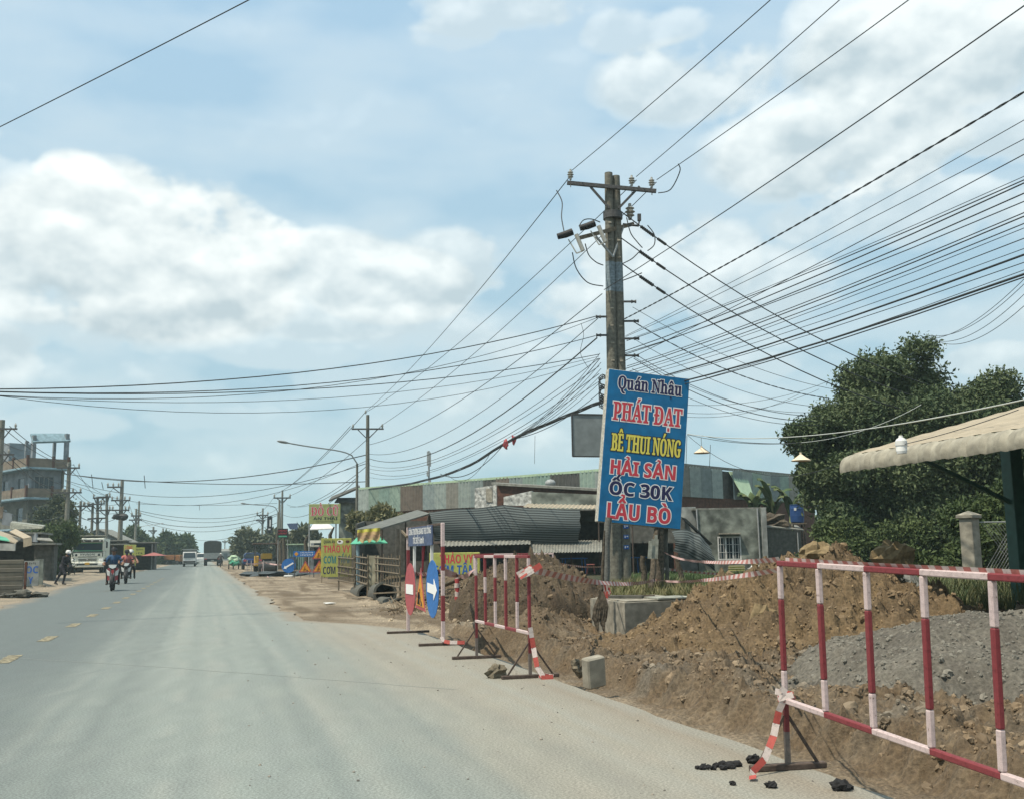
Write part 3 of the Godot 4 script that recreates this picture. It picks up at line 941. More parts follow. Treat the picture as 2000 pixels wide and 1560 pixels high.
func mounds() -> void:
	var defs := [
		["earth_mound", "tall heap of ochre earth behind the near red and white barrier", 0, 3, 0.034, OCHRE, BROWN],
		["gravel_mound", "low heap of grey gravel behind the near barrier, below the gate post", 3, 4, 0.045, GREY, Color(0.22, 0.20, 0.165)],
		["earth_mound", "heap of brown clods behind the middle red and white barrier", 4, 6, 0.045, Color(0.24, 0.185, 0.12), Color(0.17, 0.125, 0.085)],
		["earth_mound", "flat spill of brown earth at the foot of the frame with round signs", 6, 7, 0.05, BROWN, SAND],
		["earth_mound", "far heap of rubble and earth behind the frame with round signs", 7, 8, 0.08, SAND, BROWN],
	]
	for d in defs:
		var box := Rect2(MOUNDS[d[2]][0], MOUNDS[d[2]][1], 0, 0)
		for i in range(d[2], d[3]):
			var m: Array = MOUNDS[i]
			box = box.merge(Rect2(m[0] - m[2] - 0.3, m[1] - m[3] - 0.3, 2 * m[2] + 0.6, 2 * m[3] + 0.6))
		var gravel: bool = d[2] == 3
		var hf := func(x: float, z: float) -> float:
			var h := mound_h(x, z, d[2], d[3])
			var g := terrain(x, z)
			if h <= 0.005: return g - 0.12
			var c := clods(x + 3.3, z + 1.7)
			return g * (1 - smoothstep(0, 0.2, h)) + 0.12 * smoothstep(0, 0.2, h) + h + c * (0.25 if gravel else 1.15) * smoothstep(0.0, 0.25, h)
		var cf := func(x: float, z: float) -> Color:
			var n := fb.get_noise_2d(x * 1.1 + 9, z * 1.1)
			var k := fine.get_noise_2d(x * 7, z * 7)
			return mixc(d[5], d[6], 0.35 + 0.9 * n) * (1 + 0.15 * k)
		var o := put_mesh(d[0], field(lines([[box.position.x, box.end.x, d[4], d[4]]]), lines([[box.position.y, box.end.y, d[4], d[4]]]), func(a, b): return Vector3(a, 0, b), hf, cf), M.soil)
		tag(o, d[1], "mound")
	# loose clods and stones lying on all of it
	var kinds := []
	for i in 5:
		var b := B.new()
		b.rock(Vector3.ZERO, Vector3(1, 0.75, 0.9), 31 + i, 9)
		kinds.append(b.mesh())
	var xfs := [[], [], [], [], []]
	var cols := [[], [], [], [], []]
	for i in 60000:
		var s := 2.0 + 24.0 * pow(rng.randf(), 1.35)
		var t := rng.randf_range(5.7, 16.5)
		var p := R(s, t)
		var e := t - edge_r(s)
		var mh := mound_h(p.x, p.z, 0, 8)
		var m := maxf(dirt_mask(s, t), smoothstep(0.02, 0.2, mh))
		if rng.randf() > m * 0.9 + 0.05: continue
		var grav := mound_h(p.x, p.z, 3, 4) > 0.03
		var r := 0.006 + 0.014 * rng.randf() + 0.045 * pow(rng.randf(), 14)
		if grav: r = 0.006 + 0.010 * rng.randf() + 0.02 * pow(rng.randf(), 9)
		elif e < 0.8:
			r *= 0.5
			if rng.randf() < 0.6: continue
		var g := terrain(p.x, p.z)
		if mh > 0.03:
			var c := clods(p.x + 3.3, p.z + 1.7)
			g = g * (1 - smoothstep(0, 0.2, mh)) + 0.12 * smoothstep(0, 0.2, mh) + mh + c * (0.25 if grav else 1.15) * smoothstep(0.0, 0.25, mh)
		p.y = g + r * rng.randf_range(-0.35, 0.2)
		var k := rng.randi() % 5
		xfs[k].append(Transform3D(Basis.from_euler(Vector3(rng.randf() * 6, rng.randf() * 6, rng.randf() * 6)).scaled(Vector3(r, r, r) * rng.randf_range(0.8, 1.3)), p))
		var base := soil_col(p.x, p.z)
		if grav: base = mixc(GREY, Color(0.31, 0.295, 0.25), rng.randf()) * 0.85
		elif mound_h(p.x, p.z, 4, 8) > 0.03: base = mixc(BROWN, Color(0.16, 0.12, 0.08), rng.randf())
		elif mound_h(p.x, p.z, 0, 3) > 0.05: base = mixc(OCHRE, BROWN, rng.randf())
		cols[k].append(base * rng.randf_range(0.48, 0.72))
	for k in 5:
		var o := scatter(self, "loose_stones", kinds[k], M.plain, xfs[k], cols[k])
		tag(o, "loose clods and small stones strewn over the dug earth", "stones", "loose clods and stones")
	# grit on the road side of the edge
	var gx := []
	var gc := []
	for i in 500:
		var s := 3.0 + 22.0 * pow(rng.randf(), 1.3)
		var t := 5.6 - 3.0 * pow(rng.randf(), 2.2)
		if t > edge_r(s): continue
		var r := 0.003 + 0.010 * pow(rng.randf(), 5)
		gx.append(Transform3D(Basis.from_euler(Vector3(rng.randf() * 6, rng.randf() * 6, 0)).scaled(Vector3(r, r * 0.7, r)), R(s, t, r * 0.3)))
		gc.append(mixc(Color(0.10, 0.095, 0.085), Color(0.33, 0.3, 0.25), rng.randf()))
	tag(scatter(self, "road_grit", kinds[0], M.plain, gx, gc), "dark grit lying on the dusty road by the dug edge", "grit")

const WHITE := Color(0.71, 0.57, 0.555)
const RED := Color(0.27, 0.05, 0.058)

func slab(b: B, pts: Array, y0: float, y1: float) -> void:   # a flat plate over an outline of (x, z)
	var poly := PackedVector2Array()
	for p in pts: poly.append(Vector2(p[0], -p[1]))
	var old := b.xf
	b.xf = old * Transform3D(Basis(Vector3(1, 0, 0), Vector3(0, 0, -1), Vector3(0, 1, 0)), Vector3.ZERO)
	b.prism(poly, y0, y1)
	b.xf = old

func striped(b: B, a: Vector3, c: Vector3, w: float, segs: Array) -> void:   # [end fraction, colour], ... painted lengths of one square tube
	var f := 0.0
	for s in segs:
		b.col = s[1]
		b.bar(a.lerp(c, f), a.lerp(c, s[0]), w, w, 0.006)
		f = s[0]
	b.col = Color.WHITE

func foot(t: Node, x: float, w: float, h: float, half: float) -> void:
	var b := B.new()
	b.box(Vector3(x, 0.018, 0), Vector3(0.05, 0.035, half * 2), 0.005)
	part(t, "foot_bar", b, M.rust)
	for g in [-1.0, 1.0]:
		b = B.new()
		b.bar(Vector3(x, 0.03, g * half * 0.8), Vector3(x, h, g * w * 0.4), 0.016, 0.016)
		part(t, "brace", b, M.rust)

func barrier(label: String, at: Vector3, yaw: float, gaps: int, sp: float, top: float, low: float, w: float, bars: Array, feet: Array) -> Node3D:
	var t := thing("barrier", label, "barrier", at, yaw, "red and white barriers along the works")
	var l := gaps * sp
	for i in gaps + 1:
		var b := B.new()
		var y0 := low
		var segs: Array = bars[i % bars.size()]
		var bx := sp * i + 0.012 * sin(i * 5.3 + gaps)
		var bz := 0.006 * sin(i * 3.1)
		if feet.has(i):
			striped(b, Vector3(i * sp, top - w / 2, 0), Vector3(i * sp, low, 0), w, segs)
			b.col = RED * 0.8
			b.bar(Vector3(i * sp, low, 0), Vector3(i * sp, low * 0.55, 0), w * 0.9)
			b.col = Color(0.20, 0.17, 0.15)
			b.bar(Vector3(i * sp, low * 0.55, 0), Vector3(i * sp, 0.03, 0), w * 0.9)
			b.col = Color.WHITE
			part(t, "post", b, M.paint)
			foot(t, i * sp, w, low * 0.78, 0.23 if sp > 0.45 else 0.3)
		else:
			striped(b, Vector3(bx, top - w / 2, bz), Vector3(i * sp, y0 + w / 2, 0), w, segs)
			part(t, "bar", b, M.paint)
	for k in 2:
		var b := B.new()
		for i in gaps:
			b.col = RED if (i + k) % 2 == 0 else WHITE
			b.bar(Vector3(i * sp + (0.0 if i else -w / 2), (top if k == 0 else low) , 0), Vector3((i + 1) * sp + (w / 2 if i == gaps - 1 else 0.0), (top if k == 0 else low), 0), w * 1.02, w * 1.02, 0.005)
		b.col = Color.WHITE
		part(t, "top_rail" if k == 0 else "bottom_rail", b, M.paint)
	return t

func tape(label: String, a: Vector3, c: Vector3, sag: float, w := 0.07, pitch := 0.16, turn := 0.0, group := "red and white warning tapes") -> void:
	var b := B.new()
	var l := (c - a).length()
	var k := maxi(6, int(l / pitch * 2))
	var d := (c - a).normalized()
	for i in k:
		b.col = Color(0.55, 0.20, 0.17) if i % 2 else Color(0.76, 0.64, 0.60)
		var q := []
		for j in [0, 1]:
			var f := float(i + j) / k
			var p := a.lerp(c, f) - Vector3(0, 4 * sag * f * (1 - f), 0)
			var an := turn + 0.55 * sin(f * l * 0.7) + 0.3 * sin(f * l * 2.1)
			var side := d.cross(Vector3.UP).normalized()
			var up := Vector3.UP * cos(an) + side * sin(an)
			q.append(p + up * w / 2); q.append(p - up * w / 2)
		b.quad(q[0], q[2], q[3], q[1])
	single("warning_tape", b, M.paint, label, "warning tape", group)

func tape_path(label: String, pts: Array, w: float, pitch := 0.1) -> void:   # a loose strip of tape through points
	var b := B.new()
	var n := 0
	for i in pts.size() - 1:
		var a: Vector3 = pts[i]
		var c: Vector3 = pts[i + 1]
		var k := maxi(1, int((c - a).length() / pitch))
		for j in k:
			b.col = Color(0.52, 0.10, 0.08) if n % 2 else Color(0.72, 0.62, 0.58)
			n += 1
			var p := a.lerp(c, float(j) / k); var q := a.lerp(c, float(j + 1) / k)
			var s := (q - p).cross(Vector3(0.4 * sin(n * 1.3), 0.25, 1)).normalized() * w / 2
			b.quad(p - s, q - s, q + s, p + s)
	single("warning_tape", b, M.paint, label, "warning tape", "red and white warning tapes")

func stone(called: String, label: String, at: Vector3, s: Vector3, sd: int, m: Material, yaw := 0.0, cat := "stone") -> void:
	var b := B.new()
	b.rock(Vector3.ZERO, s, sd, 14)
	var o := single(called, b, m, label, cat)
	o.position = at; o.rotation.y = yaw

func leaf_blade(k: int, h: float, w: float, spread: float, sd: int) -> ArrayMesh:
	var b := B.new()
	var r := RandomNumberGenerator.new()
	r.seed = sd
	for i in k:
		var an := r.randf() * TAU
		var d := Vector3(cos(an), 0, sin(an))
		var s := Vector3(-d.z, 0, d.x)
		var hh := h * r.randf_range(0.5, 1.0)
		var o := Vector3(r.randf_range(-1, 1), 0, r.randf_range(-1, 1)) * 0.06
		var lean := spread * r.randf_range(0.3, 1.0)
		var p0 := o; var p1 := o + Vector3(0, hh * 0.6, 0) + d * hh * lean * 0.35; var p2 := o + Vector3(0, hh * 0.95, 0) + d * hh * lean
		b.quad(p0 - s * w, p0 + s * w, p1 + s * w * 0.8, p1 - s * w * 0.8)
		b.tri(p1 - s * w * 0.8, p1 + s * w * 0.8, p2)
	return b.mesh()

func grass(label: String, spots: Array, count: int, h: float, c0: Color, c1: Color, sd := 1) -> void:   # spots: [centre, radius x, radius z]
	var xf := []
	var cols := []
	for i in count:
		var q: Array = spots[rng.randi() % spots.size()]
		var a := rng.randf() * TAU
		var rr := sqrt(rng.randf())
		var p := Vector3(q[0].x + cos(a) * rr * q[1], 0, q[0].z + sin(a) * rr * q[2])
		p.y = terrain(p.x, p.z) - 0.02
		xf.append(Transform3D(Basis(Vector3.UP, rng.randf() * TAU).scaled(Vector3.ONE * rng.randf_range(0.5, 1.15)), p))
		cols.append(c0.lerp(c1, rng.randf()))
	tag(scatter(self, "grass", leaf_blade(12, h, 0.007, 0.6, sd), M.leaf, xf, cols), label, "grass")

func leaf_clump(k: int, r: float, l: float, w: float, sd: int, droop := 0.0) -> ArrayMesh:   # a spray of single leaves
	var b := B.new()
	var g := RandomNumberGenerator.new()
	g.seed = sd
	for i in k:
		var o := Vector3(g.randfn(), g.randfn(), g.randfn()) * r * 0.5
		var d := Vector3(g.randfn(), g.randfn() - droop, g.randfn()).normalized()
		var s := d.cross(Vector3(g.randfn(), g.randfn(), g.randfn())).normalized()
		var n := d.cross(s)
		var ll := l * g.randf_range(0.6, 1.2)
		var m := o + d * ll * 0.5 + n * ll * 0.06
		b.tri(o, m + s * w, o + d * ll); b.tri(o, o + d * ll, m - s * w)
	return b.mesh()

# a tree: tapered trunk with limbs, and a crown of sprays gathered in uneven boughs. lobes: [centre, radius, weight]
func tree(called: String, label: String, at: Vector3, trunk_h: float, trunk_r: float, lobes: Array, count: int, spray: Mesh, c0: Color, c1: Color, sd: int, size := 1.0, group := "", bark: Material = null, boughs := 7) -> Node3D:
	var t := thing(called, label, "tree", at, 0.0, group)
	var g := RandomNumberGenerator.new()
	g.seed = sd
	var b := B.new()
	b.tube([Vector3(0, -0.3, 0), Vector3(0.1, trunk_h * 0.5, 0.05), Vector3(-0.05, trunk_h, 0)], [trunk_r * 1.3, trunk_r, trunk_r * 0.7], 9)
	part(t, "trunk", b, bark if bark else M.bark)
	var xf := []
	var cols := []
	var per := count / lobes.size()
	for lb in lobes:
		b = B.new()
		var c: Vector3 = lb[0]
		b.tube([Vector3(0, trunk_h * 0.7, 0), Vector3(c.x * 0.5, lerpf(trunk_h * 0.8, c.y, 0.5), c.z * 0.5), c], [trunk_r * 0.5, trunk_r * 0.32, trunk_r * 0.1], 6)
		part(t, "limb", b, bark if bark else M.bark)
		for k in boughs:   # an uneven bough of sprays
			var dir := Vector3(g.randfn(), g.randfn() * 0.8 + 0.15, g.randfn()).normalized()
			var bc: Vector3 = c + dir * lb[1] * g.randf_range(0.45, 0.95)
			var br: float = lb[1] * g.randf_range(0.28, 0.5)
			var tone := g.randf()
			for i in per / boughs:
				var d := Vector3(g.randfn(), g.randfn(), g.randfn()).normalized()
				var p := bc + d * br * pow(g.randf(), 0.45) * Vector3(1.15, 0.85, 1.15)
				xf.append(Transform3D(Basis.from_euler(Vector3(g.randf() * TAU, g.randf() * TAU, g.randf() * TAU)).scaled(Vector3.ONE * size * g.randf_range(0.7, 1.25)), p))
				cols.append(c0.lerp(c1, clampf(tone * 0.7 + g.randf() * 0.45, 0, 1)))
	scatter(t, "crown", spray, M.leaf, xf, cols)
	return t

func right_side() -> void:
	# barriers
	var wr := [[[0.25, WHITE], [0.78, RED], [1.0, WHITE]]]
	barrier("near red and white steel barrier at the right edge of the road", Vector3(1.547, 0.000, -6.232), -1.375, 5, 0.483, 1.165, 0.385, 0.03, wr, [0, 5]).rotation.z = -0.02
	var md := [[[0.28, WHITE], [1.0, RED]], [[0.3, RED], [0.55, WHITE], [1.0, RED]], [[0.3, WHITE], [0.66, RED], [1.0, WHITE]], [[0.33, WHITE], [1.0, RED]], [[0.62, RED], [1.0, WHITE]], [[0.25, WHITE], [1.0, RED]]]
	barrier("middle red and white barrier standing by the loose stone on the road", Vector3(-0.464, 0.000, -12.821), -1.278, 5, 0.422, 1.205, 0.44, 0.032, md, [0, 5])
	barrier("thin red and white barrier half buried in the brown clods behind the middle one", Vector3(-0.85, 0.35, -22.6), -0.12, 4, 0.42, 0.86, 0.26, 0.035, [[[0.5, WHITE], [1.0, WHITE]]], [4])
	# frame with round signs
	var g := thing("sign_gantry", "red and white steel frame hung with a grey-blue board", "sign frame", Vector3(-1.704, 0.000, -17.046), -1.275)
	var L := 2.45
	var b := B.new()
	striped(b, Vector3(0, 1.67, 0), Vector3(0, 0.03, 0), 0.05, [[0.22, WHITE], [0.78, RED], [1.0, WHITE]])
	part(g, "post", b, M.paint)
	b = B.new()
	striped(b, Vector3(L, 1.67, 0), Vector3(L, 0.03, 0), 0.05, [[0.2, WHITE * 1.1], [0.40, RED], [0.61, WHITE], [0.82, RED], [1.0, WHITE]])
	part(g, "post", b, M.paint)
	for y in [1.655, 1.40]:
		b = B.new()
		b.bar(Vector3(0.025, y, 0), Vector3(L - 0.025, y, 0), 0.035, 0.035, 0.004)
		part(g, "rail", b, M.rust)
	for x in [0.0, L]:
		b = B.new()
		b.box(Vector3(x, 0.018, 0), Vector3(0.06, 0.035, 0.68), 0.004)
		part(g, "foot_bar", b, M.rust)
	for x in [0.5, 1.75]:
		b = B.new()
		b.bar(Vector3(x, 1.38, 0.0), Vector3(x, 0.75, 0.0), 0.04, 0.04, 0.004)
		part(g, "hanger", b, M.white_clean)
	b = B.new()
	b.bar(Vector3(1.12, 1.38, 0), Vector3(1.1, 0.98, 0), 0.02)
	b.bar(Vector3(1.25, 1.38, 0), Vector3(1.12, 0.98, 0), 0.014)
	part(g, "cord", b, M.red)
	b = B.new()
	b.bar(Vector3(-0.28, 1.62, 0.05), Vector3(0.06, 1.52, 0.03), 0.03)
	part(g, "stick", b, M.wood)
	var bd := thing("sign_board", "grey-blue board with white capitals on top of the frame", "sign", Vector3(-1.704, 0.000, -17.046), -1.275)
	b = B.new()
	b.box(Vector3(1.08, 1.51, 0.032), Vector3(1.72, 0.29, 0.018), 0.003)
	part(bd, "board", b, M.board_grey_blue)
	text(bd, "CÔNG TRƯỜNG ĐANG THI CÔNG", "Droid Sans", Vector3(1.08, 1.585, 0.045), 0.125, 1.62, M.ink_white)
	text(bd, "TỐC ĐỘ 5 km/h".replace("Ố", "Ố"), "Droid Sans", Vector3(1.0, 1.45, 0.045), 0.135, 0.8, M.ink_white)
	# the three signs hanging from it
	var disc := func(called: String, label: String, x: float, y: float, r: float, m: Material) -> Node3D:
		var o := thing(called, label, "road sign", Vector3(-1.704, 0.000, -17.046), -1.275)
		var q := B.new()
		q.xf = Transform3D(Basis(Vector3(1, 0, 0), Vector3(0, 0, 1), Vector3(0, -1, 0)), Vector3(x, y, 0.035))
		q.lathe([Vector2(0, -0.004), Vector2(r, -0.004), Vector2(r + 0.004, 0), Vector2(r, 0.004), Vector2(0, 0.004)], 40)
		part(o, "disc", q, m)
		return o
	var o: Node3D = disc.call("no_entry_sign", "round red no entry sign with a white bar on the frame", 0.33, 0.70, 0.40, M.sign_red)
	b = B.new(); b.box(Vector3(0.33, 0.70, 0.045), Vector3(0.56, 0.15, 0.006)); part(o, "white_bar", b, M.ink_white)
	o = disc.call("direction_sign", "round blue sign with a white arrow on the frame with round signs", 1.94, 0.75, 0.405, M.sign_disc_blue)
	b = B.new()
	b.xf = Transform3D(Basis(Vector3(0, 0, 1), -0.06), Vector3(1.94, 0.75, 0.042))
	b.prism(PackedVector2Array([Vector2(-0.3, -0.065), Vector2(0.12, -0.065), Vector2(0.12, -0.15), Vector2(0.32, 0), Vector2(0.12, 0.15), Vector2(0.12, 0.065), Vector2(-0.3, 0.065)]), 0, 0.005)
	part(o, "arrow", b, M.ink_white)
	o = works_sign("small orange men at work triangle hanging between the round signs", Vector3(-1.704, 0.000, -17.046), -1.275, 0.72, Vector3(1.1, 0.42, 0.035))
	o.get_child(0).rotation = Vector3(0, 0, -0.05)
	# warning tapes
	tape("tape sagging from the frame with round signs to the taped stake", Vector3(-1.017, 1.024, -14.800), Vector3(-1.044, 0.857, -19.400), 0.02, 0.10)
	tape("tape from the taped stake up to the middle barrier", Vector3(-1.044, 0.857, -19.400), Vector3(-0.451, 1.102, -12.900), 0.08, 0.07)
	tape("tape strung across the frame behind the hanging signs", Vector3(-1.685, 0.971, -17.100), Vector3(-1.020, 1.009, -14.850), 0.05, 0.07)
	tape("tape from the middle barrier past the concrete block to the bark posts", Vector3(0.212, 1.065, -10.900), Vector3(3.383, 0.564, -25.300), 0.12, 0.07, 0.4)
	tape("broad folded tape from the bark posts to the near barrier", Vector3(3.383, 0.564, -25.300), Vector3(1.562, 1.127, -6.250), 0.06, 0.036, 0.34, 0.3)
	tape("upper tape from behind the blue sign to the top of the near barrier", Vector3(3.606, 1.212, -25.600), Vector3(1.563, 1.187, -6.240), 0.1, 0.034, 0.3)
	tape("tape laid along the top rail of the near barrier", Vector3(1.547, 0.000, -6.232) + Vector3(0.02, 1.187, 0.1), Vector3(1.547, 0.000, -6.232) + Vector3(0.455, 1.142, 2.3), 0.0, 0.022, 0.1)
	tape("low tape behind the bark posts in front of the house", Vector3(3.814, 0.785, -27.000), Vector3(8.014, 0.567, -30.000), 0.1, 0.06)
	tape("far tape across the weeds under the tree", Vector3(4.814, 0.901, -16.000), Vector3(6.873, 0.641, -18.000), 0.05, 0.05)
	tape("second far tape across the weeds under the tree", Vector3(5.685, 0.831, -17.000), Vector3(5.559, 0.908, -15.000), 0.05, 0.05)
	tape("tape behind the middle barrier running to the thin pole", Vector3(0.749, 1.061, -22.000), Vector3(2.135, 0.873, -26.000), 0.05, 0.04)
	var ft: Vector3 = Vector3(1.547, 0.000, -6.232)
	tape_path("tape hanging from the foot of the near barrier to the ground", [ft + Vector3(0, 0.42, 0.04), ft + Vector3(-0.05, 0.33, 0.05), ft + Vector3(-0.09, 0.2, 0.07), ft + Vector3(-0.16, 0.08, 0.12), ft + Vector3(-0.24, 0.03, 0.18), ft + Vector3(-0.27, 0.015, 0.3)], 0.04, 0.06)
	tape_path("tape knotted round the post of the near barrier", [ft + Vector3(-0.06, 0.44, 0.03), ft + Vector3(0.04, 0.42, 0.04), ft + Vector3(-0.05, 0.40, 0.045), ft + Vector3(0.05, 0.39, 0.03), ft + Vector3(-0.03, 0.46, 0.04)], 0.035, 0.05)
	var f2: Vector3 = Vector3(0.151, 0.000, -10.797)
	tape_path("tape tied to the middle barrier and trailing on the ground", [f2 + Vector3(0, 0.5, 0.04), f2 + Vector3(0.03, 0.3, 0.05), f2 + Vector3(0.06, 0.12, 0.1), f2 + Vector3(0.12, 0.03, 0.12), f2 + Vector3(0.2, 0.02, 0.05), f2 + Vector3(0.08, 0.025, 0.0), f2 + Vector3(0.22, 0.02, 0.1), f2 + Vector3(0.1, 0.015, 0.13)], 0.05, 0.08)
	tape_path("tape bunched at the top of the middle barrier", [f2 + Vector3(-0.12, 1.02, 0.0), f2 + Vector3(0.03, 1.1, 0.04), f2 + Vector3(-0.1, 1.0, 0.05), f2 + Vector3(0.04, 1.07, 0.05), f2 + Vector3(0.12, 1.12, 0.02)], 0.06, 0.08)
	var f3: Vector3 = Vector3(-0.994, 0.000, -14.710)
	tape_path("tape lying over the foot bar of the frame with round signs", [f3 + Vector3(-0.02, 0.12, 0.04), f3 + Vector3(0.02, 0.06, 0.06), f3 + Vector3(0.1, 0.045, 0.08), f3 + Vector3(0.3, 0.04, 0.06)], 0.05, 0.08)
	var stake := thing("taped_stake", "stake wound with red and white tape between frame and middle barrier", "stake", Vector3(-1.110, 0.000, -20.545))
	b = B.new(); b.cyl(Vector3(0, -0.1, 0), Vector3(0, 0.86, 0), 0.03, 0.03, 8); part(stake, "stake", b, M.white)
	b = B.new()
	for i in 9:
		b.col = Color(0.46, 0.07, 0.07) if i % 2 else Color(0.66, 0.55, 0.5)
		b.cyl(Vector3(0.004 * (i % 3), 0.08 + i * 0.085, 0), Vector3(0, 0.165 + i * 0.085, 0), 0.055 - 0.012 * (i % 3), 0.05, 9)
	b.col = Color.WHITE
	part(stake, "tape_wrap", b, M.paint)
	# concrete chamber and what lies on it
	var blk := thing("concrete_chamber", "new concrete inspection chamber standing out of the dug earth", "concrete chamber")
	b = B.new(); slab(b, [[1.68, -16.32], [2.88, -17.1], [2.48, -18.9], [1.28, -18.1]], -0.3, 0.46)
	part(blk, "chamber", b, M.concrete)
	b = B.new(); slab(b, [[1.72, -16.46], [2.80, -17.16], [2.44, -18.78], [1.36, -18.06]], 0.46, 0.48)
	part(blk, "rim", b, M.concrete)
	for q in [["plank", "pale plywood sheet lying on the concrete chamber", [[2.25, -16.75], [2.93, -17.12], [2.72, -17.75], [2.1, -17.4]], 0.483, 0.505, "tin_light"], ["plank", "dark plank lying across the concrete chamber near its left corner", [[1.45, -17.5], [2.05, -17.25], [2.1, -17.38], [1.5, -17.65]], 0.483, 0.525, "concrete_dark"], ["plank", "second dark plank on the chamber behind the first", [[1.5, -17.9], [2.3, -17.7], [2.34, -17.82], [1.55, -18.0]], 0.483, 0.515, "bark"]]:
		b = B.new(); slab(b, q[2], q[3], q[4])
		single(q[0], b, M[q[5]], q[1], "plank")
	# stones
	var on := func(p: Vector3, dy: float) -> Vector3:
		return Vector3(p.x, maxf(terrain(p.x, p.z), terrain(p.x, p.z) + mound_h(p.x, p.z, 0, 8)) + dy, p.z)
	stone("loose_stone", "brown stone lying alone on the road before the middle barrier", Vector3(-0.194, 0.000, -10.881) + Vector3(0, 0.05, 0), Vector3(0.10, 0.075, 0.09), 3, M.stone)
	stone("boulder", "large flat pale boulder on the slope of the ochre heap", Vector3(2.946, 0.309, -12.700), Vector3(0.20, 0.24, 0.12), 5, M.sandstone, 0.3)
	stone("boulder", "round brown boulder on the lower left slope of the ochre heap", Vector3(2.455, 0.124, -13.600), Vector3(0.2, 0.15, 0.17), 6, M.sandstone)
	stone("boulder", "brown stone leaning on the right corner of the concrete chamber", Vector3(2.041, 0.094, -15.900), Vector3(0.17, 0.13, 0.14), 9, M.stone)
	stone("rubble_lump", "grey lump of broken concrete before the concrete chamber", Vector3(1.847, 0.003, -15.400), Vector3(0.2, 0.10, 0.13), 10, M.stone_grey)
	b = B.new(); b.box(Vector3.ZERO, Vector3(0.22, 0.3, 0.12), 0.015)
	var kb := single("kerb_block", b, M.concrete, "broken grey kerb block standing in the bank right of the middle barrier", "kerb"); kb.position = Vector3(0.775, 0.062, -10.700); kb.rotation = Vector3(0.1, 0.6, 0.12)
	stone("boulder", "dark brown stone sunk in the bank beside the grey kerb block", Vector3(0.675, 0.029, -11.400), Vector3(0.09, 0.08, 0.08), 14, M.stone)
	stone("boulder", "ochre lump on the very top of the ochre heap", Vector3(4.0, 1.18, -14.0), Vector3(0.20, 0.14, 0.18), 15, M.sandstone)
	stone("boulder", "ochre lump standing on the right shoulder of the ochre heap", on.call(Vector3(5.05, 0, -14.2), 0.1), Vector3(0.26, 0.22, 0.2), 16, M.sandstone)
	stone("boulder", "pale rock behind the right end of the ochre heap", Vector3(6.1, 0.55, -16.8), Vector3(0.5, 0.3, 0.35), 17, M.stone_grey)
	b = B.new()
	for i in 22: b.rock(Vector3(1.146, 0.000, -6.302) + Vector3(0.17 * sin(i * 2.4) * (0.3 + 0.7 * fposmod(i * 0.37, 1.0)) + 0.03, 0.012, 0.05 * cos(i * 3.7)), Vector3.ONE * (0.010 + 0.018 * fposmod(i * 0.618, 1.0)) * Vector3(1.2, 0.8, 1), 200 + i, 7)
	single("asphalt_crust", b, M.asphalt_lump, "long crumbling black crust of broken asphalt on the road edge", "asphalt")
	stone("asphalt_lump", "black asphalt lump beside the left foot of the near barrier", Vector3(1.394, 0.000, -6.433) + Vector3(0, 0.02, 0), Vector3(0.04, 0.028, 0.034), 22, M.asphalt_lump)
	stone("asphalt_lump", "large black asphalt lump at the bottom edge under the near barrier", Vector3(1.685, 0.000, -5.703) + Vector3(0, 0.02, 0), Vector3(0.052, 0.032, 0.04), 23, M.asphalt_lump)
	stone("asphalt_lump", "small black asphalt lump in front of the long black crust", Vector3(1.342, 0.000, -5.784) + Vector3(0, 0.01, 0), Vector3(0.03, 0.022, 0.025), 24, M.asphalt_lump)
	stone("asphalt_lump", "tiny black asphalt crumb below the long black crust", Vector3(1.155, 0.000, -5.858) + Vector3(0, 0.008, 0), Vector3(0.018, 0.014, 0.016), 25, M.asphalt_lump)
	# weeds and dry grass
	grass("dry grass and weeds round the bark posts behind the concrete chamber", [[Vector3(2.2, 0, -20.2), 1.3, 0.9], [Vector3(3.4, 0, -21.5), 1.2, 1.2], [Vector3(1.7, 0, -23), 1.2, 1.4], [Vector3(3.0, 0, -26.0), 1.6, 1.4]], 1500, 0.42, Color(0.21, 0.18, 0.09), Color(0.10, 0.12, 0.045))
	grass("short green grass in front of the house with the barred window", [[Vector3(5.5, 0, -29), 2.5, 5.0], [Vector3(7.0, 0, -36), 4.0, 6.0]], 2600, 0.26, Color(0.05, 0.10, 0.03), Color(0.11, 0.15, 0.06), 2)
	grass("green weeds below the gate post behind the gravel heap", [[Vector3(7.2, 0, -16.5), 1.6, 2.2], [Vector3(8.4, 0, -17.5), 1.6, 1.6], [Vector3(6.6, 0, -19.5), 1.6, 2.0]], 2600, 0.55, Color(0.05, 0.085, 0.03), Color(0.16, 0.15, 0.075), 3)
	big_sign()
	gate_and_awning()

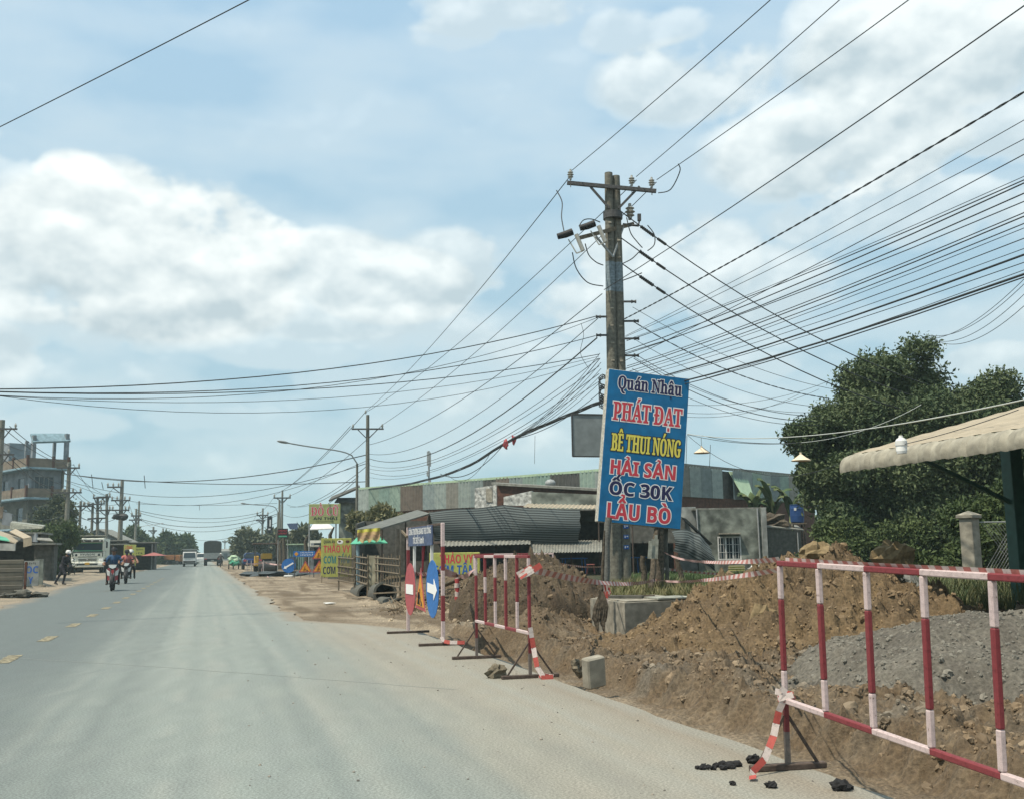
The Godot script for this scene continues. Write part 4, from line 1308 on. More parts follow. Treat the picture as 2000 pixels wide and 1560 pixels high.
func works_sign(label: String, at: Vector3, yaw: float, side: float, off := Vector3.ZERO) -> Node3D:   # red rimmed orange triangle with a digging figure
	var t := thing("men_at_work_sign", label, "road sign", at, yaw)
	var h := side * 0.866
	var tri := func(k: float) -> PackedVector2Array:
		var c := Vector2(0, h / 3)
		var out := PackedVector2Array()
		for p in [Vector2(-side / 2, 0), Vector2(side / 2, 0), Vector2(0, h)]: out.append(c + (p - c) * k)
		return out
	var plate := Node3D.new()
	plate.name = "plate"; plate.position = off
	var b := B.new(); b.prism(tri.call(1.0), -0.006, 0.0)
	var pm := part(t, "plate", b, M.sign_red); pm.position = off
	b = B.new(); b.prism(tri.call(0.76), 0.001, 0.005); part(pm, "orange_field", b, M.sign_orange)
	b = B.new()
	var s := side
	b.ball(Vector3(-0.03 * s, 0.40 * s, 0.008), Vector3(0.035 * s, 0.035 * s, 0.003), 8)
	for q in [[-0.04, 0.36, -0.10, 0.24, 0.06], [-0.10, 0.24, -0.16, 0.1, 0.045], [-0.09, 0.24, -0.02, 0.1, 0.045], [-0.04, 0.33, 0.06, 0.24, 0.03], [-0.06, 0.27, 0.12, 0.15, 0.018]]:
		b.bar(Vector3(q[0] * s, q[1] * s, 0.008), Vector3(q[2] * s, q[3] * s, 0.008), q[4] * s, 0.004)
	b.prism(PackedVector2Array([Vector2(0.06 * s, 0.09 * s), Vector2(0.22 * s, 0.09 * s), Vector2(0.15 * s, 0.19 * s)]), 0.006, 0.009)
	part(pm, "pictogram", b, M.ink_black)
	return t

func big_sign() -> void:
	var t := thing("restaurant_sign", "tall leaning blue sign with red, yellow and navy lettering", "sign", Vector3(3.153, 3.652, -25.000))
	t.rotation = Vector3(0, 0.19, -0.103)
	var b := B.new(); b.box(Vector3(0, 0, -0.13), Vector3(2.05, 3.66, 0.25), 0.012); part(t, "case", b, M.sign_edge)
	b = B.new(); b.box(Vector3(0, 0, 0), Vector3(2.03, 3.64, 0.014), 0.004); part(t, "face", b, M.sign_blue)
	var z := 0.014
	var rows := [["Quán Nhậu", "Droid Serif", 0.082, 0.44, 1.62, "ink_navy", "ink_white", 0.03, 0.02], ["PHÁT ĐẠT", "Droid Serif", 0.272, 0.60, 1.74, "ink_red", "ink_white", 0.02, 0.035], ["BÊ THUI NÓNG", "Droid Serif", 0.475, 0.57, 1.74, "ink_yellow", "ink_black", 0.035, 0.028], ["HẢI SẢN", "Droid Sans", 0.638, 0.455, 1.68, "ink_red", "ink_white", 0.0, 0.03], ["ỐC 30K", "Droid Sans", 0.775, 0.43, 1.58, "ink_navy", "ink_white", -0.03, 0.03], ["LẨU BÒ", "Droid Sans", 0.922, 0.50, 1.62, "ink_red", "ink_white", -0.04, 0.032]]
	for r in rows:
		text(t, r[0], r[1], Vector3(r[7], 1.83 - r[2] * 3.66, z), r[3], r[4], M[r[5]], M[r[6]], r[8] * 0.55 + 0.012, "lettering", 0.007)
	# the posts under and beside it
	var post := func(label: String, a: Vector3, c: Vector3, r0: float, r1: float, m: Material) -> void:
		var q := B.new()
		q.tube([a, a.lerp(c, 0.35) + Vector3(0.02, 0, 0), a.lerp(c, 0.7) - Vector3(0.025, 0, 0), c], [r0, r0 * 0.95, r1 * 1.05, r1], 9)
		for i in 3: q.tube([a.lerp(c, 0.3 + 0.2 * i), a.lerp(c, 0.31 + 0.2 * i) + Vector3(0.06 * (1 if i % 2 else -1), 0.05, 0.03)], [r1 * 0.4, r1 * 0.2], 5)
		single("wooden_post", q, m, label, "post", "rough posts that carry the blue sign")
	post.call("pale barked post under the left end of the blue sign", Vector3(2.059, 0.123, -24.600), Vector3(2.216, 2.021, -24.600), 0.085, 0.08, M.stone_grey)
	post.call("thin leaning bark post under the right half of the blue sign", Vector3(3.072, 0.141, -24.400), Vector3(3.439, 1.903, -25.200), 0.075, 0.06, M.bark)
	post.call("thick bark post under the right half of the blue sign", Vector3(3.378, 0.102, -25.200), Vector3(3.526, 1.962, -25.200), 0.11, 0.10, M.bark)
	post.call("thin dark post just right of the thick bark post", Vector3(3.614, 0.150, -25.400), Vector3(3.675, 1.905, -25.400), 0.05, 0.05, M.concrete_dark)
	post.call("short reddish bark stump left of the bark posts", Vector3(3.162, 0.500, -26.000), Vector3(3.157, 1.119, -26.000), 0.08, 0.065, M.bark)
	post.call("pale stump with a sawn top right of the bark posts", Vector3(4.252, 0.330, -27.000), Vector3(4.152, 1.127, -27.000), 0.07, 0.065, M.bark)
	b = B.new(); b.box(Vector3.ZERO, Vector3(0.16, 0.44, 0.012)); b.box(Vector3(0.02, 0.26, 0), Vector3(0.07, 0.1, 0.01))
	var pap := single("paper_notice", b, M.tin_light, "torn pale board nailed to the bark posts", "notice"); pap.position = Vector3(3.199, 1.286, -24.100); pap.rotation = Vector3(0, 0.1, -0.08)
	b = B.new(); b.box(Vector3.ZERO, Vector3(0.09, 0.4, 0.012))
	pap = single("paper_notice", b, M.tin_light, "narrow pale strip nailed left of the torn board", "notice"); pap.position = Vector3(3.087, 1.264, -24.050); pap.rotation = Vector3(0, 0.1, -0.1)
	# dead banana leaf and a scrap of tape hanging on the pale post
	var lf := thing("dead_leaf", "withered brown leaves hanging on the pale post over the chamber", "leaves", Vector3(1.334, 0.518, -16.700))
	lf.scale = Vector3.ONE * 0.62
	for i in 7:
		b = B.new()
		var x := -0.12 + 0.05 * i
		var k := -0.5 - 0.13 * (i % 3)
		b.grid([[Vector3(0.05, 0.25, 0), Vector3(x - 0.05, -0.2, 0.05), Vector3(x - 0.1, k, 0.03)], [Vector3(0.07, 0.25, 0), Vector3(x + 0.03, -0.2, 0.08), Vector3(x - 0.04, k - 0.1, 0.02)]])
		part(lf, "leaf", b, M.bark)
	b = B.new(); b.tube([Vector3(0.06, 0.2, -0.02), Vector3(0.1, 0.9, 0.0), Vector3(0.16, 1.7, 0.05)], [0.05, 0.045, 0.02], 6); part(lf, "stalk", b, M.bark)
	tape_path("bunch of faded tape hanging on the pale post over the chamber", [Vector3(1.437, 0.777, -16.700), Vector3(1.480, 0.579, -16.700), Vector3(1.396, 0.658, -16.720), Vector3(1.463, 0.539, -16.700), Vector3(1.427, 0.738, -16.680), Vector3(1.427, 0.406, -16.700)], 0.07, 0.1)
	# grey back of another sign
	var k := thing("metal_sign", "grey back of a sheet metal sign left of the tall double pole", "sign", Vector3(2.088, 4.341, -28.200), 0.25)
	b = B.new(); b.box(Vector3.ZERO, Vector3(0.98, 1.12, 0.02)); part(k, "sheet", b, M.sheet_back)
	b = B.new()
	for q in [[-0.5, -0.57, 0.5, -0.57], [-0.5, 0.57, 0.5, 0.57], [-0.5, -0.57, -0.5, 0.57], [0.5, -0.57, 0.5, 0.57]]: b.bar(Vector3(q[0], q[1], 0.01), Vector3(q[2], q[3], 0.01), 0.035)
	part(k, "frame", b, M.steel)

func gate_and_awning() -> void:
	# gate post, low wall and netting
	var gp := thing("gate_post", "pale concrete gate post with a pointed cap", "gate post", Vector3(8.62, 0.0, -20.0), 0.62)
	var b := B.new(); b.box(Vector3(0, 0.9, 0), Vector3(0.26, 1.8, 0.26), 0.012); part(gp, "shaft", b, M.concrete)
	b = B.new()
	b.box(Vector3(0, 1.80, 0), Vector3(0.34, 0.07, 0.34), 0.01)
	for i in 4:
		var a := PI / 2 * i + PI / 4
		b.tri_out(Vector3(cos(a), 0, sin(a)) * 0.22 + Vector3(0, 1.835, 0), Vector3(cos(a + PI / 2), 0, sin(a + PI / 2)) * 0.22 + Vector3(0, 1.835, 0), Vector3(0, 1.91, 0), Vector3(0, 1.8, 0))
	part(gp, "cap", b, M.concrete)
	var nf := thing("netting_fence", "chain link netting on a low wall between gate post and green post", "fence", Vector3(8.78, 0.0, -20.0), 0.0)
	b = B.new(); b.box(Vector3(1.5, 0.36, 0), Vector3(3.0, 0.72, 0.14)); part(nf, "low_wall", b, M.render)
	b = B.new(); b.box(Vector3(1.5, 0.745, 0), Vector3(3.0, 0.05, 0.2)); part(nf, "coping", b, M.concrete)
	b = B.new()
	for i in 66:
		for g in [-1.0, 1.0]:
			var x0 := -0.9 + i * 0.06
			var p := Vector3(x0, 0.77, 0.004 * g); var q := Vector3(x0 + 0.62, 1.69, 0.004 * g)
			if g < 0: p.x = x0 + 0.62; q.x = x0
			if minf(p.x, q.x) < 0.0 or maxf(p.x, q.x) > 3.0: continue
			b.tube([p, q], 0.0045, 3, false)
	stuff(part(nf, "netting", b, M.galvanised))
	b = B.new(); b.tube([Vector3(0, 1.69, 0), Vector3(3.0, 1.69, 0)], 0.012, 5); part(nf, "top_wire", b, M.galvanised)
	# house with the beige awning
	var e: Vector3 = Vector3(4.465, 2.358, -14.000)
	var aw := thing("awning", "beige tile-patterned awning with a curled scalloped edge", "awning", Vector3(e.x, 0, e.z), ROAD_YAW)
	var H := e.y + 0.02
	var rows := []
	for i in 33:
		var x := 0.02 + i * 0.14
		var line := []
		for j in 71:
			var z := j * 0.1
			line.append(Vector3(x, H + 0.09 + x * 0.25 + 0.012 * absf(sin(z * PI / 0.26)) + 0.016 * (fposmod(x, 0.42) / 0.42 - 0.5), z))
		rows.append(line)
	b = B.new(); b.grid(rows); part(aw, "roof_sheet", b, M.awning)
	rows = []
	var prof := [Vector2(0.025, 0.085), Vector2(-0.04, 0.06), Vector2(-0.09, 0.015), Vector2(-0.115, -0.045), Vector2(-0.12, -0.11), Vector2(-0.11, -0.15)]
	for p in prof:
		var line := []
		for j in 211:
			var z := j * 0.0333
			var st := fposmod(z, 0.3) / 0.3
			line.append(Vector3(p.x - 0.03 * st + 0.008 * sin(z * 60), H + p.y + 0.012 * st, z))
		rows.append(line)
	rows.reverse()
	b = B.new(); b.grid(rows); part(aw, "curled_edge", b, M.awning_edge)
	for z in [0.03, 2.4, 4.8]:
		b = B.new(); b.bar(Vector3(0.0, H - 0.04, z), Vector3(4.5, H + 1.1, z), 0.05, 0.09); part(aw, "rafter", b, M.green_steel)
	b = B.new(); b.bar(Vector3(0.9, H + 0.12, 0.12), Vector3(2.5, H - 0.55, 0.12), 0.05); part(aw, "strut", b, M.green_steel)
	var hs := thing("green_shop_front", "dark green steel post and folding shutter under the beige awning", "shop front", Vector3(e.x, 0, e.z) + V * 2.55, ROAD_YAW)
	b = B.new(); b.box(Vector3(0.02, 1.5, 0.1), Vector3(0.2, 2.6, 0.2), 0.008); part(hs, "post", b, M.green_steel)
	for i in 9:
		b = B.new(); b.box(Vector3(0.26 + 0.05 * (i % 2), 1.5, 0.25 + i * 0.24), Vector3(0.035, 2.6, 0.235), 0.006); part(hs, "shutter_leaf", b, M.green_steel)
	b = B.new(); b.box(Vector3(2.2, 0.02, 3.0), Vector3(4.6, 0.36, 7.0), 0.01); part(hs, "doorstep", b, M.concrete_dark)
	b = B.new(); b.box(Vector3(2.4, 1.6, 0.02), Vector3(4.0, 2.9, 0.1)); part(hs, "side_wall", b, M.green_steel)
	b = B.new(); b.box(Vector3(4.4, 1.7, 3.5), Vector3(0.1, 3.1, 7.0)); part(hs, "back_wall", b, M.render)
	var bl := thing("lamp_bulb", "white bulb lamp hanging at the edge of the beige awning", "lamp", Vector3(4.239, 2.261, -11.400))
	b = B.new(); b.lathe([Vector2(0, -0.01), Vector2(0.05, -0.008), Vector2(0.058, 0.02), Vector2(0.058, 0.075)], 16); part(bl, "diffuser", b, M.bulb)
	b = B.new(); b.lathe([Vector2(0.058, 0.075), Vector2(0.064, 0.08), Vector2(0.062, 0.13), Vector2(0.045, 0.155), Vector2(0.025, 0.165), Vector2(0.02, 0.19), Vector2(0, 0.19)], 16); part(bl, "housing", b, M.white_clean)

func wall_holes(b: B, w: float, h: float, th: float, holes: Array, y0 := 0.0) -> void:   # wall in xy (x from 0), holes [x0, y0, x1, y1]
	var xs := [0.0, w]
	var ys := [y0, h]
	for q in holes:
		xs.append_array([q[0], q[2]]); ys.append_array([q[1], q[3]])
	xs.sort(); ys.sort()
	for i in xs.size() - 1:
		for j in ys.size() - 1:
			var c := Vector2((xs[i] + xs[i + 1]) / 2, (ys[j] + ys[j + 1]) / 2)
			if xs[i + 1] - xs[i] < 1e-4 or ys[j + 1] - ys[j] < 1e-4: continue
			var hole := false
			for q in holes:
				if c.x > q[0] and c.x < q[2] and c.y > q[1] and c.y < q[3]: hole = true
			if not hole: b.box(Vector3(c.x, c.y, -th / 2), Vector3(xs[i + 1] - xs[i], ys[j + 1] - ys[j], th))

func window(t: Node, x0: float, y0: float, x1: float, y1: float, z: float, m: Material, bars := 0, mull := 2) -> void:   # frame and panes set in an opening of a wall in xy
	var f := B.new()
	var k := 0.06
	f.box(Vector3((x0 + x1) / 2, y0 + k / 2, z), Vector3(x1 - x0, k, 0.1)); f.box(Vector3((x0 + x1) / 2, y1 - k / 2, z), Vector3(x1 - x0, k, 0.1))
	for i in mull + 1:
		var x := lerpf(x0 + k / 2, x1 - k / 2, float(i) / mull)
		f.box(Vector3(x, (y0 + y1) / 2, z + 0.002), Vector3(k, y1 - y0 - 2 * k, 0.09))
	var o := part(t, "window", f, m)
	for i in mull:
		var g := B.new()
		g.box(Vector3(lerpf(x0, x1, (i + 0.5) / mull), (y0 + y1) / 2, z - 0.03), Vector3((x1 - x0) / mull - k, y1 - y0 - 2 * k, 0.012))
		part(o, "pane", g, M.glass_dark)
	if bars > 0:
		f = B.new()
		for i in bars: f.bar(Vector3(lerpf(x0, x1, (i + 1.0) / (bars + 1)), y0 + k, z + 0.055), Vector3(lerpf(x0, x1, (i + 1.0) / (bars + 1)), y1 - k, z + 0.055), 0.016)
		for y in [0.33, 0.66]: f.bar(Vector3(x0 + k, lerpf(y0, y1, y), z + 0.065), Vector3(x1 - k, lerpf(y0, y1, y), z + 0.065), 0.016)
		part(o, "grille", f, M.white_clean)

func billow(label: String, called: String, at_: Vector3, top: Array, low: Array, stripes: int, amp: float, cols: int) -> void:   # striped shade netting between an upper and a lower line
	var t := thing(called, label, "shade netting", at_)
	var pt := func(l: Array, f: float) -> Vector3:
		var x := f * (l.size() - 1)
		var i := mini(int(x), l.size() - 2)
		return l[i].lerp(l[i + 1], x - i) - at_
	for k in 2:
		var b := B.new()
		for s in stripes:
			if s % 2 != k: continue
			var rows := []
			for r in 3:
				var g := (s + r / 2.0) / stripes
				var line := []
				for i in cols + 1:
					var f := float(i) / cols
					var p: Vector3 = pt.call(top, f).lerp(pt.call(low, f), g)
					var n := fine.get_noise_3d(f * 2.0, g * 0.5, amp * 7)
					p += Vector3(0.25 * amp * fb.get_noise_3d(f * 2, g * 2, 5.0), 0.16 * amp * fine.get_noise_2d(f * 1.6, g * 0.3), amp * (sin(g * PI) * 0.7 + 0.6 * n))
					line.append(p)
				rows.append(line)
			b.grid(rows)
		part(t, "dark_stripes" if k == 0 else "light_stripes", b, M.cloth_dark if k == 0 else M.cloth_light)

func plate(b: B, a: Vector3, c: Vector3, d: Vector3, e: Vector3, th: float) -> void:   # a flat four-cornered plate with thickness
	var n := (c - a).cross(d - a).normalized() * th / 2
	var o := (a + c + d + e) / 4
	b.quad_out(a + n, c + n, d + n, e + n, o); b.quad_out(a - n, c - n, d - n, e - n, o)
	var q := [a, c, d, e]
	for i in 4: b.quad_out(q[i] + n, q[(i + 1) % 4] + n, q[(i + 1) % 4] - n, q[i] - n, o)

func tin_plate(b: B, a: Vector3, c: Vector3, d: Vector3, e: Vector3, pitch: float, amp: float) -> void:   # corrugated sheet, ridges run from a-c to e-d
	var k := maxi(4, int((c - a).length() / pitch * 4))
	var n := (c - a).cross(e - a).normalized()
	var r0 := []; var r1 := []
	for i in k + 1:
		var f := float(i) / k
		var w: float = [0.0, 1.0, 0.0, -1.0][i % 4] * amp
		r0.append(a.lerp(c, f) + n * w); r1.append(e.lerp(d, f) + n * w)
	b.grid([r0, r1], false)

func middle() -> void:
	# long tin warehouse
	var c0: Vector3 = Vector3(8.6, 0, -55.0)
	var l0: Vector3 = Vector3(-10.6, 0, -72.2)
	var r0: Vector3 = Vector3(19.0, 0, -66.6)
	var w := thing("warehouse", "long warehouse of patched corrugated sheets above a brick wall", "warehouse", c0)
	var b := B.new()
	var bk := r0 - c0
	slab(b, [[0, 0], [(l0 - c0).x, (l0 - c0).z], [(l0 - c0 + bk).x, (l0 - c0 + bk).z], [bk.x, bk.z]], 0.0, 4.05)
	part(w, "wall", b, M.brick)
	b = B.new()
	slab(b, [[0.2, -0.5], [(l0 - c0).x + 0.6, (l0 - c0).z], [(l0 - c0 + bk).x, (l0 - c0 + bk).z + 0.6], [bk.x - 0.6, bk.z]], 4.06, 5.6)
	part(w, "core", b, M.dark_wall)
	var tones := [Color(0.33, 0.43, 0.36), Color(0.26, 0.36, 0.31), Color(0.35, 0.40, 0.37), Color(0.20, 0.165, 0.135), Color(0.28, 0.33, 0.32), Color(0.30, 0.29, 0.25), Color(0.10, 0.10, 0.09)]
	var order := [2, 0, 5, 4, 2, 0, 6, 6, 1, 0, 4, 3, 6, 4, 2, 5, 2, 4, 3, 3, 0, 1, 0, 2]
	for side in 2:
		var a := c0 if side == 0 else c0
		var e := l0 if side == 0 else r0
		var d := (e - a).normalized()
		var len := (e - a).length()
		var k := int(len / 1.07)
		for i in k:
			if side == 1 and (i == 4): continue
			b = B.new()
			b.col = 1.45 * tones[order[(i + 5 * side) % order.size()] if side == 0 else [5, 2, 4, 2, 2, 4, 2, 0, 2, 4, 0][i % 11]] * (0.85 + 0.25 * fposmod(sin(i * 12.9) * 43.7, 1.0))
			var p := d * (i * len / k) - c0 + a
			var q := d * ((i + 1) * len / k - 0.004) - c0 + a
			var out := d.cross(Vector3.UP) * (0.06 + 0.012 * (i % 2)) * (-1 if side == 0 else 1)
			b.wave((p if side == 1 else q) + out + Vector3(0, 4.02, 0), (q if side == 1 else p) + out + Vector3(0, 4.02, 0), Vector3(0, 1.62 + 0.03 * (i % 3), 0), 0.27, 0.05)
			part(w, "sheet", b, M.tin)
		b = B.new(); b.bar(Vector3(0, 5.7, 0), e - c0 + Vector3(0, 5.7, 0), 0.16, 0.14); part(w, "eave", b, M.green_sheet if side == 0 else M.tin_roof)
	b = B.new(); plate(b, Vector3(3.6, 5.6, -4.3), Vector3(4.9, 5.6, -5.8), Vector3(5.0, 4.15, -4.6), Vector3(4.2, 4.15, -3.6), 0.04)
	part(w, "hatch", b, M.green_sheet)
	# brick upper storey with a whitewashed end, and the wall before it
	var p0: Vector3 = Vector3(-2.017, 3.908, -57.000); var p1: Vector3 = Vector3(-0.804, 3.822, -55.500); var p2: Vector3 = Vector3(4.597, 3.384, -52.000)
	var h := thing("brick_house", "low brick house with a whitewashed end wall before the warehouse", "house")
	b = B.new()
	plate(b, Vector3(p0.x, 0.2, p0.z), Vector3(p1.x, 0.2, p1.z), Vector3(p1.x, 4.791, p1.z), Vector3(p0.x, 4.710, p0.z), 0.2)
	part(h, "white_wall", b, M.stained_white)
	b = B.new(); plate(b, Vector3(-1.439, 3.913, -56.100), Vector3(-1.104, 3.889, -55.700), Vector3(-1.096, 4.619, -55.700), Vector3(-1.432, 4.648, -56.100), 0.06); part(h, "door", b, M.concrete)
	b = B.new()
	plate(b, Vector3(p1.x, 0.2, p1.z - 0.05), Vector3(p2.x, 0.2, p2.z), Vector3(p2.x, 4.190, p2.z), Vector3(p1.x, 4.791, p1.z - 0.05), 0.2)
	part(h, "brick_wall", b, M.brick)
	b = B.new()
	plate(b, Vector3(-0.815, 4.800, -55.200), Vector3(4.609, 4.192, -51.600), Vector3(5.003, 4.471, -56.000), Vector3(-1.236, 5.172, -60.000), 0.12)
	part(h, "roof", b, M.tin_roof)
	b = B.new(); plate(b, Vector3(-0.464, 4.062, -54.000), Vector3(0.971, 4.310, -53.200), Vector3(0.959, 3.563, -53.200), Vector3(-0.469, 3.618, -54.000), 0.15); part(h, "white_gable", b, M.stained_white)
	b = B.new(); plate(b, Vector3(0.963, 4.236, -52.800), Vector3(4.366, 3.916, -50.600), Vector3(4.331, 2.596, -50.600), Vector3(0.942, 2.959, -52.800), 0.2); part(h, "stained_wall", b, M.render)
	b = B.new(); b.ball(Vector3(2.055, 4.996, -58.000), Vector3(0.3, 0.22, 0.3), 10); b.cyl(Vector3(2.051, 4.798, -58.000), Vector3(2.055, 4.968, -58.000), 0.16, 0.16, 10)
	single("roof_vent", b, M.galvanised, "round metal roof vent on top of the brick house", "roof vent")
	# open eating shed: roof, back wall, posts
	var s := thing("shed", "dark open shed with a tin roof behind the shade netting", "shed")
	b = B.new()
	plate(b, Vector3(-3.638, 3.000, -45.400), Vector3(3.901, 3.027, -45.400), Vector3(5.0, 3.027 - 0.1, -52), Vector3(-4.4, 3.000 - 0.1, -53.5), 0.05)
	part(s, "roof", b, M.tin_roof)
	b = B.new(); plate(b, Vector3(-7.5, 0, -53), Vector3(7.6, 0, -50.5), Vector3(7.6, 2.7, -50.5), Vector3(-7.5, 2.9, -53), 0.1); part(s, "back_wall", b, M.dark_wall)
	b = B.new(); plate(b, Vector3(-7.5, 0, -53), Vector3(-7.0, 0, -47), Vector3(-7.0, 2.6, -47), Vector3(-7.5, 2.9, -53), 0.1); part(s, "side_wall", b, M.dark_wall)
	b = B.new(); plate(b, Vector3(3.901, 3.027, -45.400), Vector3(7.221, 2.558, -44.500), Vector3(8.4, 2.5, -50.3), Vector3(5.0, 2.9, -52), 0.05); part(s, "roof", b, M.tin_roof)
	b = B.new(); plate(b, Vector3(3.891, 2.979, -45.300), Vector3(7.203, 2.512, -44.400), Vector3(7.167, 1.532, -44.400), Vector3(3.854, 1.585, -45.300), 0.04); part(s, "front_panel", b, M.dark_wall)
	for q in [[925, 45.5], [965, 45.5], [1007, 45.5], [1060, 45], [1110, 45], [790, 46], [1165, 45], [1230, 44.5]]:
		b = B.new()
		var p: Vector3 = Vector3((q[0] - 1000.0) / 2050 * q[1], 0, -q[1])
		b.cyl(p, p + Vector3(0, 2.7, 0), 0.035, 0.035, 6); part(s, "post", b, M.rust)
	b = B.new(); tin_plate(b, Vector3(0.398, 3.273, -48.000), Vector3(4.056, 3.120, -47.200), Vector3(4.344, 3.422, -50.500), Vector3(0.673, 3.569, -51.000), 0.2, 0.025); part(s, "tin_strip", b, M.awning)
	for q in [[Vector3(-2.865, 1.538, -43.600), Vector3(0.675, 1.573, -43.600), Vector3(0.711, 1.850, -45.600), Vector3(-2.995, 1.858, -45.600), 0.16], [Vector3(0.664, 1.219, -43.200), Vector3(3.583, 1.220, -43.200), Vector3(3.779, 1.718, -45.400), Vector3(0.705, 1.717, -45.400), 0.12]]:
		b = B.new(); tin_plate(b, q[0], q[1], q[2], q[3], q[4], 0.02); part(s, "awning_sheet", b, M.tin_roof)
	billow("long dark striped shade netting hung along the shed front", "shade_netting", Vector3(-0.302, 1.683, -45.000),
		[Vector3(-3.549, 2.999, -45.400), Vector3(-2.706, 3.071, -45.300), Vector3(-1.492, 3.160, -45.200), Vector3(-0.392, 3.275, -45.200), Vector3(0.591, 3.100, -45.000), Vector3(1.683, 3.085, -45.000), Vector3(2.785, 3.040, -44.800)],
		[Vector3(-3.333, 1.773, -45.400), Vector3(-2.695, 1.673, -45.000), Vector3(-1.601, 1.635, -44.800), Vector3(-0.409, 1.640, -44.800), Vector3(0.565, 1.627, -44.800), Vector3(1.643, 1.568, -44.700), Vector3(2.739, 1.573, -44.600)], 30, 0.45, 60)
	billow("torn striped netting slung beside the house with the barred window", "shade_netting", Vector3(7.422, 0.381, -43.400),
		[Vector3(6.592, 2.035, -43.600), Vector3(7.206, 2.089, -43.600), Vector3(7.558, 1.896, -43.600), Vector3(7.983, 1.472, -43.600)], [Vector3(6.575, 1.220, -43.400), Vector3(7.099, 1.006, -43.200), Vector3(7.649, 0.690, -43.200), Vector3(8.177, 0.354, -43.200)], 20, 0.4, 24)
	b = B.new(); plate(b, Vector3(6.898, 2.625, -43.800), Vector3(7.150, 2.537, -43.800), Vector3(8.210, 1.470, -43.800), Vector3(8.281, 1.435, -45.000), 0.05)
	single("tarpaulin", b, M.cloth_dark, "dark sloping tarpaulin over the torn netting beside the house", "tarpaulin")
	# sloping roof at the left end with its rags
	var lr := thing("lean_roof", "grey sloping tin awning over the left end of the shed", "awning")
	b = B.new(); plate(b, Vector3(-6.971, 2.326, -46.500), Vector3(-5.467, 2.316, -44.000), Vector3(-3.641, 2.956, -46.000), Vector3(-4.656, 3.323, -51.000), 0.05); part(lr, "sheet", b, M.tin_old)
	for q in [[Vector3(-6.792, 2.272, -46.200), Vector3(-6.738, 1.033, -46.200)], [Vector3(-5.513, 2.278, -44.200), Vector3(-5.507, 0.861, -44.200)], [Vector3(-3.686, 2.890, -46.000), Vector3(-3.691, 0.926, -46.000)]]:
		b = B.new(); b.cyl(q[0], q[1] - Vector3(0, 0.6, 0), 0.04, 0.04, 6); part(lr, "post", b, M.rust)
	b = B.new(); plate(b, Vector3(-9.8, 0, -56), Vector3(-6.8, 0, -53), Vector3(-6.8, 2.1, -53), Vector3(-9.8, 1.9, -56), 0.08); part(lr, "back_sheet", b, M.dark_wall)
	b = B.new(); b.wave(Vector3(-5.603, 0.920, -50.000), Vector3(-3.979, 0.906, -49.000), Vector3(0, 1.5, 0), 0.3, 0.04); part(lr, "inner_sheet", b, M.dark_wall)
	var rag := thing("cloth_rag", "yellow and brown printed cloth hanging from the sloping tin awning", "cloth")
	b = B.new()
	var rr := []
	for i in 5:
		var line := []
		for j in 13:
			var f := j / 12.0
			line.append((Vector3(-6.600, 2.281, -44.600)).lerp(Vector3(-5.523, 2.328, -43.600), f) + Vector3(0, -0.13 * i + 0.05 * sin(j * 1.7) * i * 0.3, 0.08 * sin(j * 1.3 + i)))
		rr.append(line)
	for i in 4:
		b.col = [Color(0.40, 0.38, 0.06), Color(0.36, 0.25, 0.12), Color(0.30, 0.2, 0.12), Color(0.34, 0.27, 0.13)][i]
		b.grid([rr[i], rr[i + 1]])
	b.col = Color.WHITE
	part(rag, "cloth", b, M.plain)
	b = B.new(); plate(b, Vector3(-6.959, 1.689, -45.000), Vector3(-5.204, 1.696, -43.600), Vector3(-5.699, 2.017, -45.000), Vector3(-6.723, 2.094, -46.200), 0.03)
	single("green_tarpaulin", b, M.green_tarp, "bright green tarpaulin below the cloth at the left end of the shed", "tarpaulin")
	b = B.new(); b.cyl(Vector3(Vector3(-6.632, 1.620, -45.000).x, 0, -45), Vector3(-6.633, 1.728, -45.000), 0.08, 0.08, 8)
	single("pipe_post", b, M.pale_blue, "pale blue pipe standing under the green tarpaulin", "post")
	# rendered house with the barred window
	var hx: Vector3 = Vector3(8.004, 0.437, -46.000)
	var hs := thing("rendered_house", "grey rendered house with a barred window and dark stains", "house", Vector3(hx.x, 0, hx.z), -0.05)
	b = B.new()
	wall_holes(b, 2.95, 2.98, 0.18, [[0.83, 0.79, 1.84, 1.80]]); part(hs, "wall", b, M.render)
	b = B.new(); b.box(Vector3(-0.42, 1.56, -0.5), Vector3(0.83, 3.12, 0.18)); part(hs, "side_wall", b, M.render_pale)
	b = B.new(); b.box(Vector3(2.85, 1.5, 0.05), Vector3(0.22, 3.02, 0.22), 0.01); part(hs, "pillar", b, M.render_pale)
	b = B.new(); b.cyl(Vector3(2.62, 0.1, 0.06), Vector3(2.6, 3.0, 0.06), 0.035, 0.035, 8); part(hs, "drain_pipe", b, M.galvanised)
	b = B.new(); b.cyl(Vector3(0.0, 1.9, 0.06), Vector3(-0.02, 3.0, 0.06), 0.035, 0.035, 8); part(hs, "drain_pipe", b, M.galvanised)
	b = B.new(); b.box(Vector3(1.35, 1.92, 0.14), Vector3(0.9, 0.05, 0.3)); part(hs, "canopy", b, M.concrete)
	window(hs, 0.83, 0.79, 1.84, 1.80, -0.05, M.white_clean, 7, 3)
	b = B.new(); b.box(Vector3(1.4, 3.0, -1.6), Vector3(3.2, 0.08, 3.2)); part(hs, "roof", b, M.tin_roof)
	b = B.new(); b.box(Vector3(1.4, 1.4, -2.8), Vector3(3.0, 2.8, 0.1)); part(hs, "rear_wall", b, M.dark_wall)
	var lt := thing("lean_to", "dark low lean-to right of the house with the barred window", "shed", Vector3(10.951, 0.393, -46.200) * Vector3(1, 0, 1), -0.1)
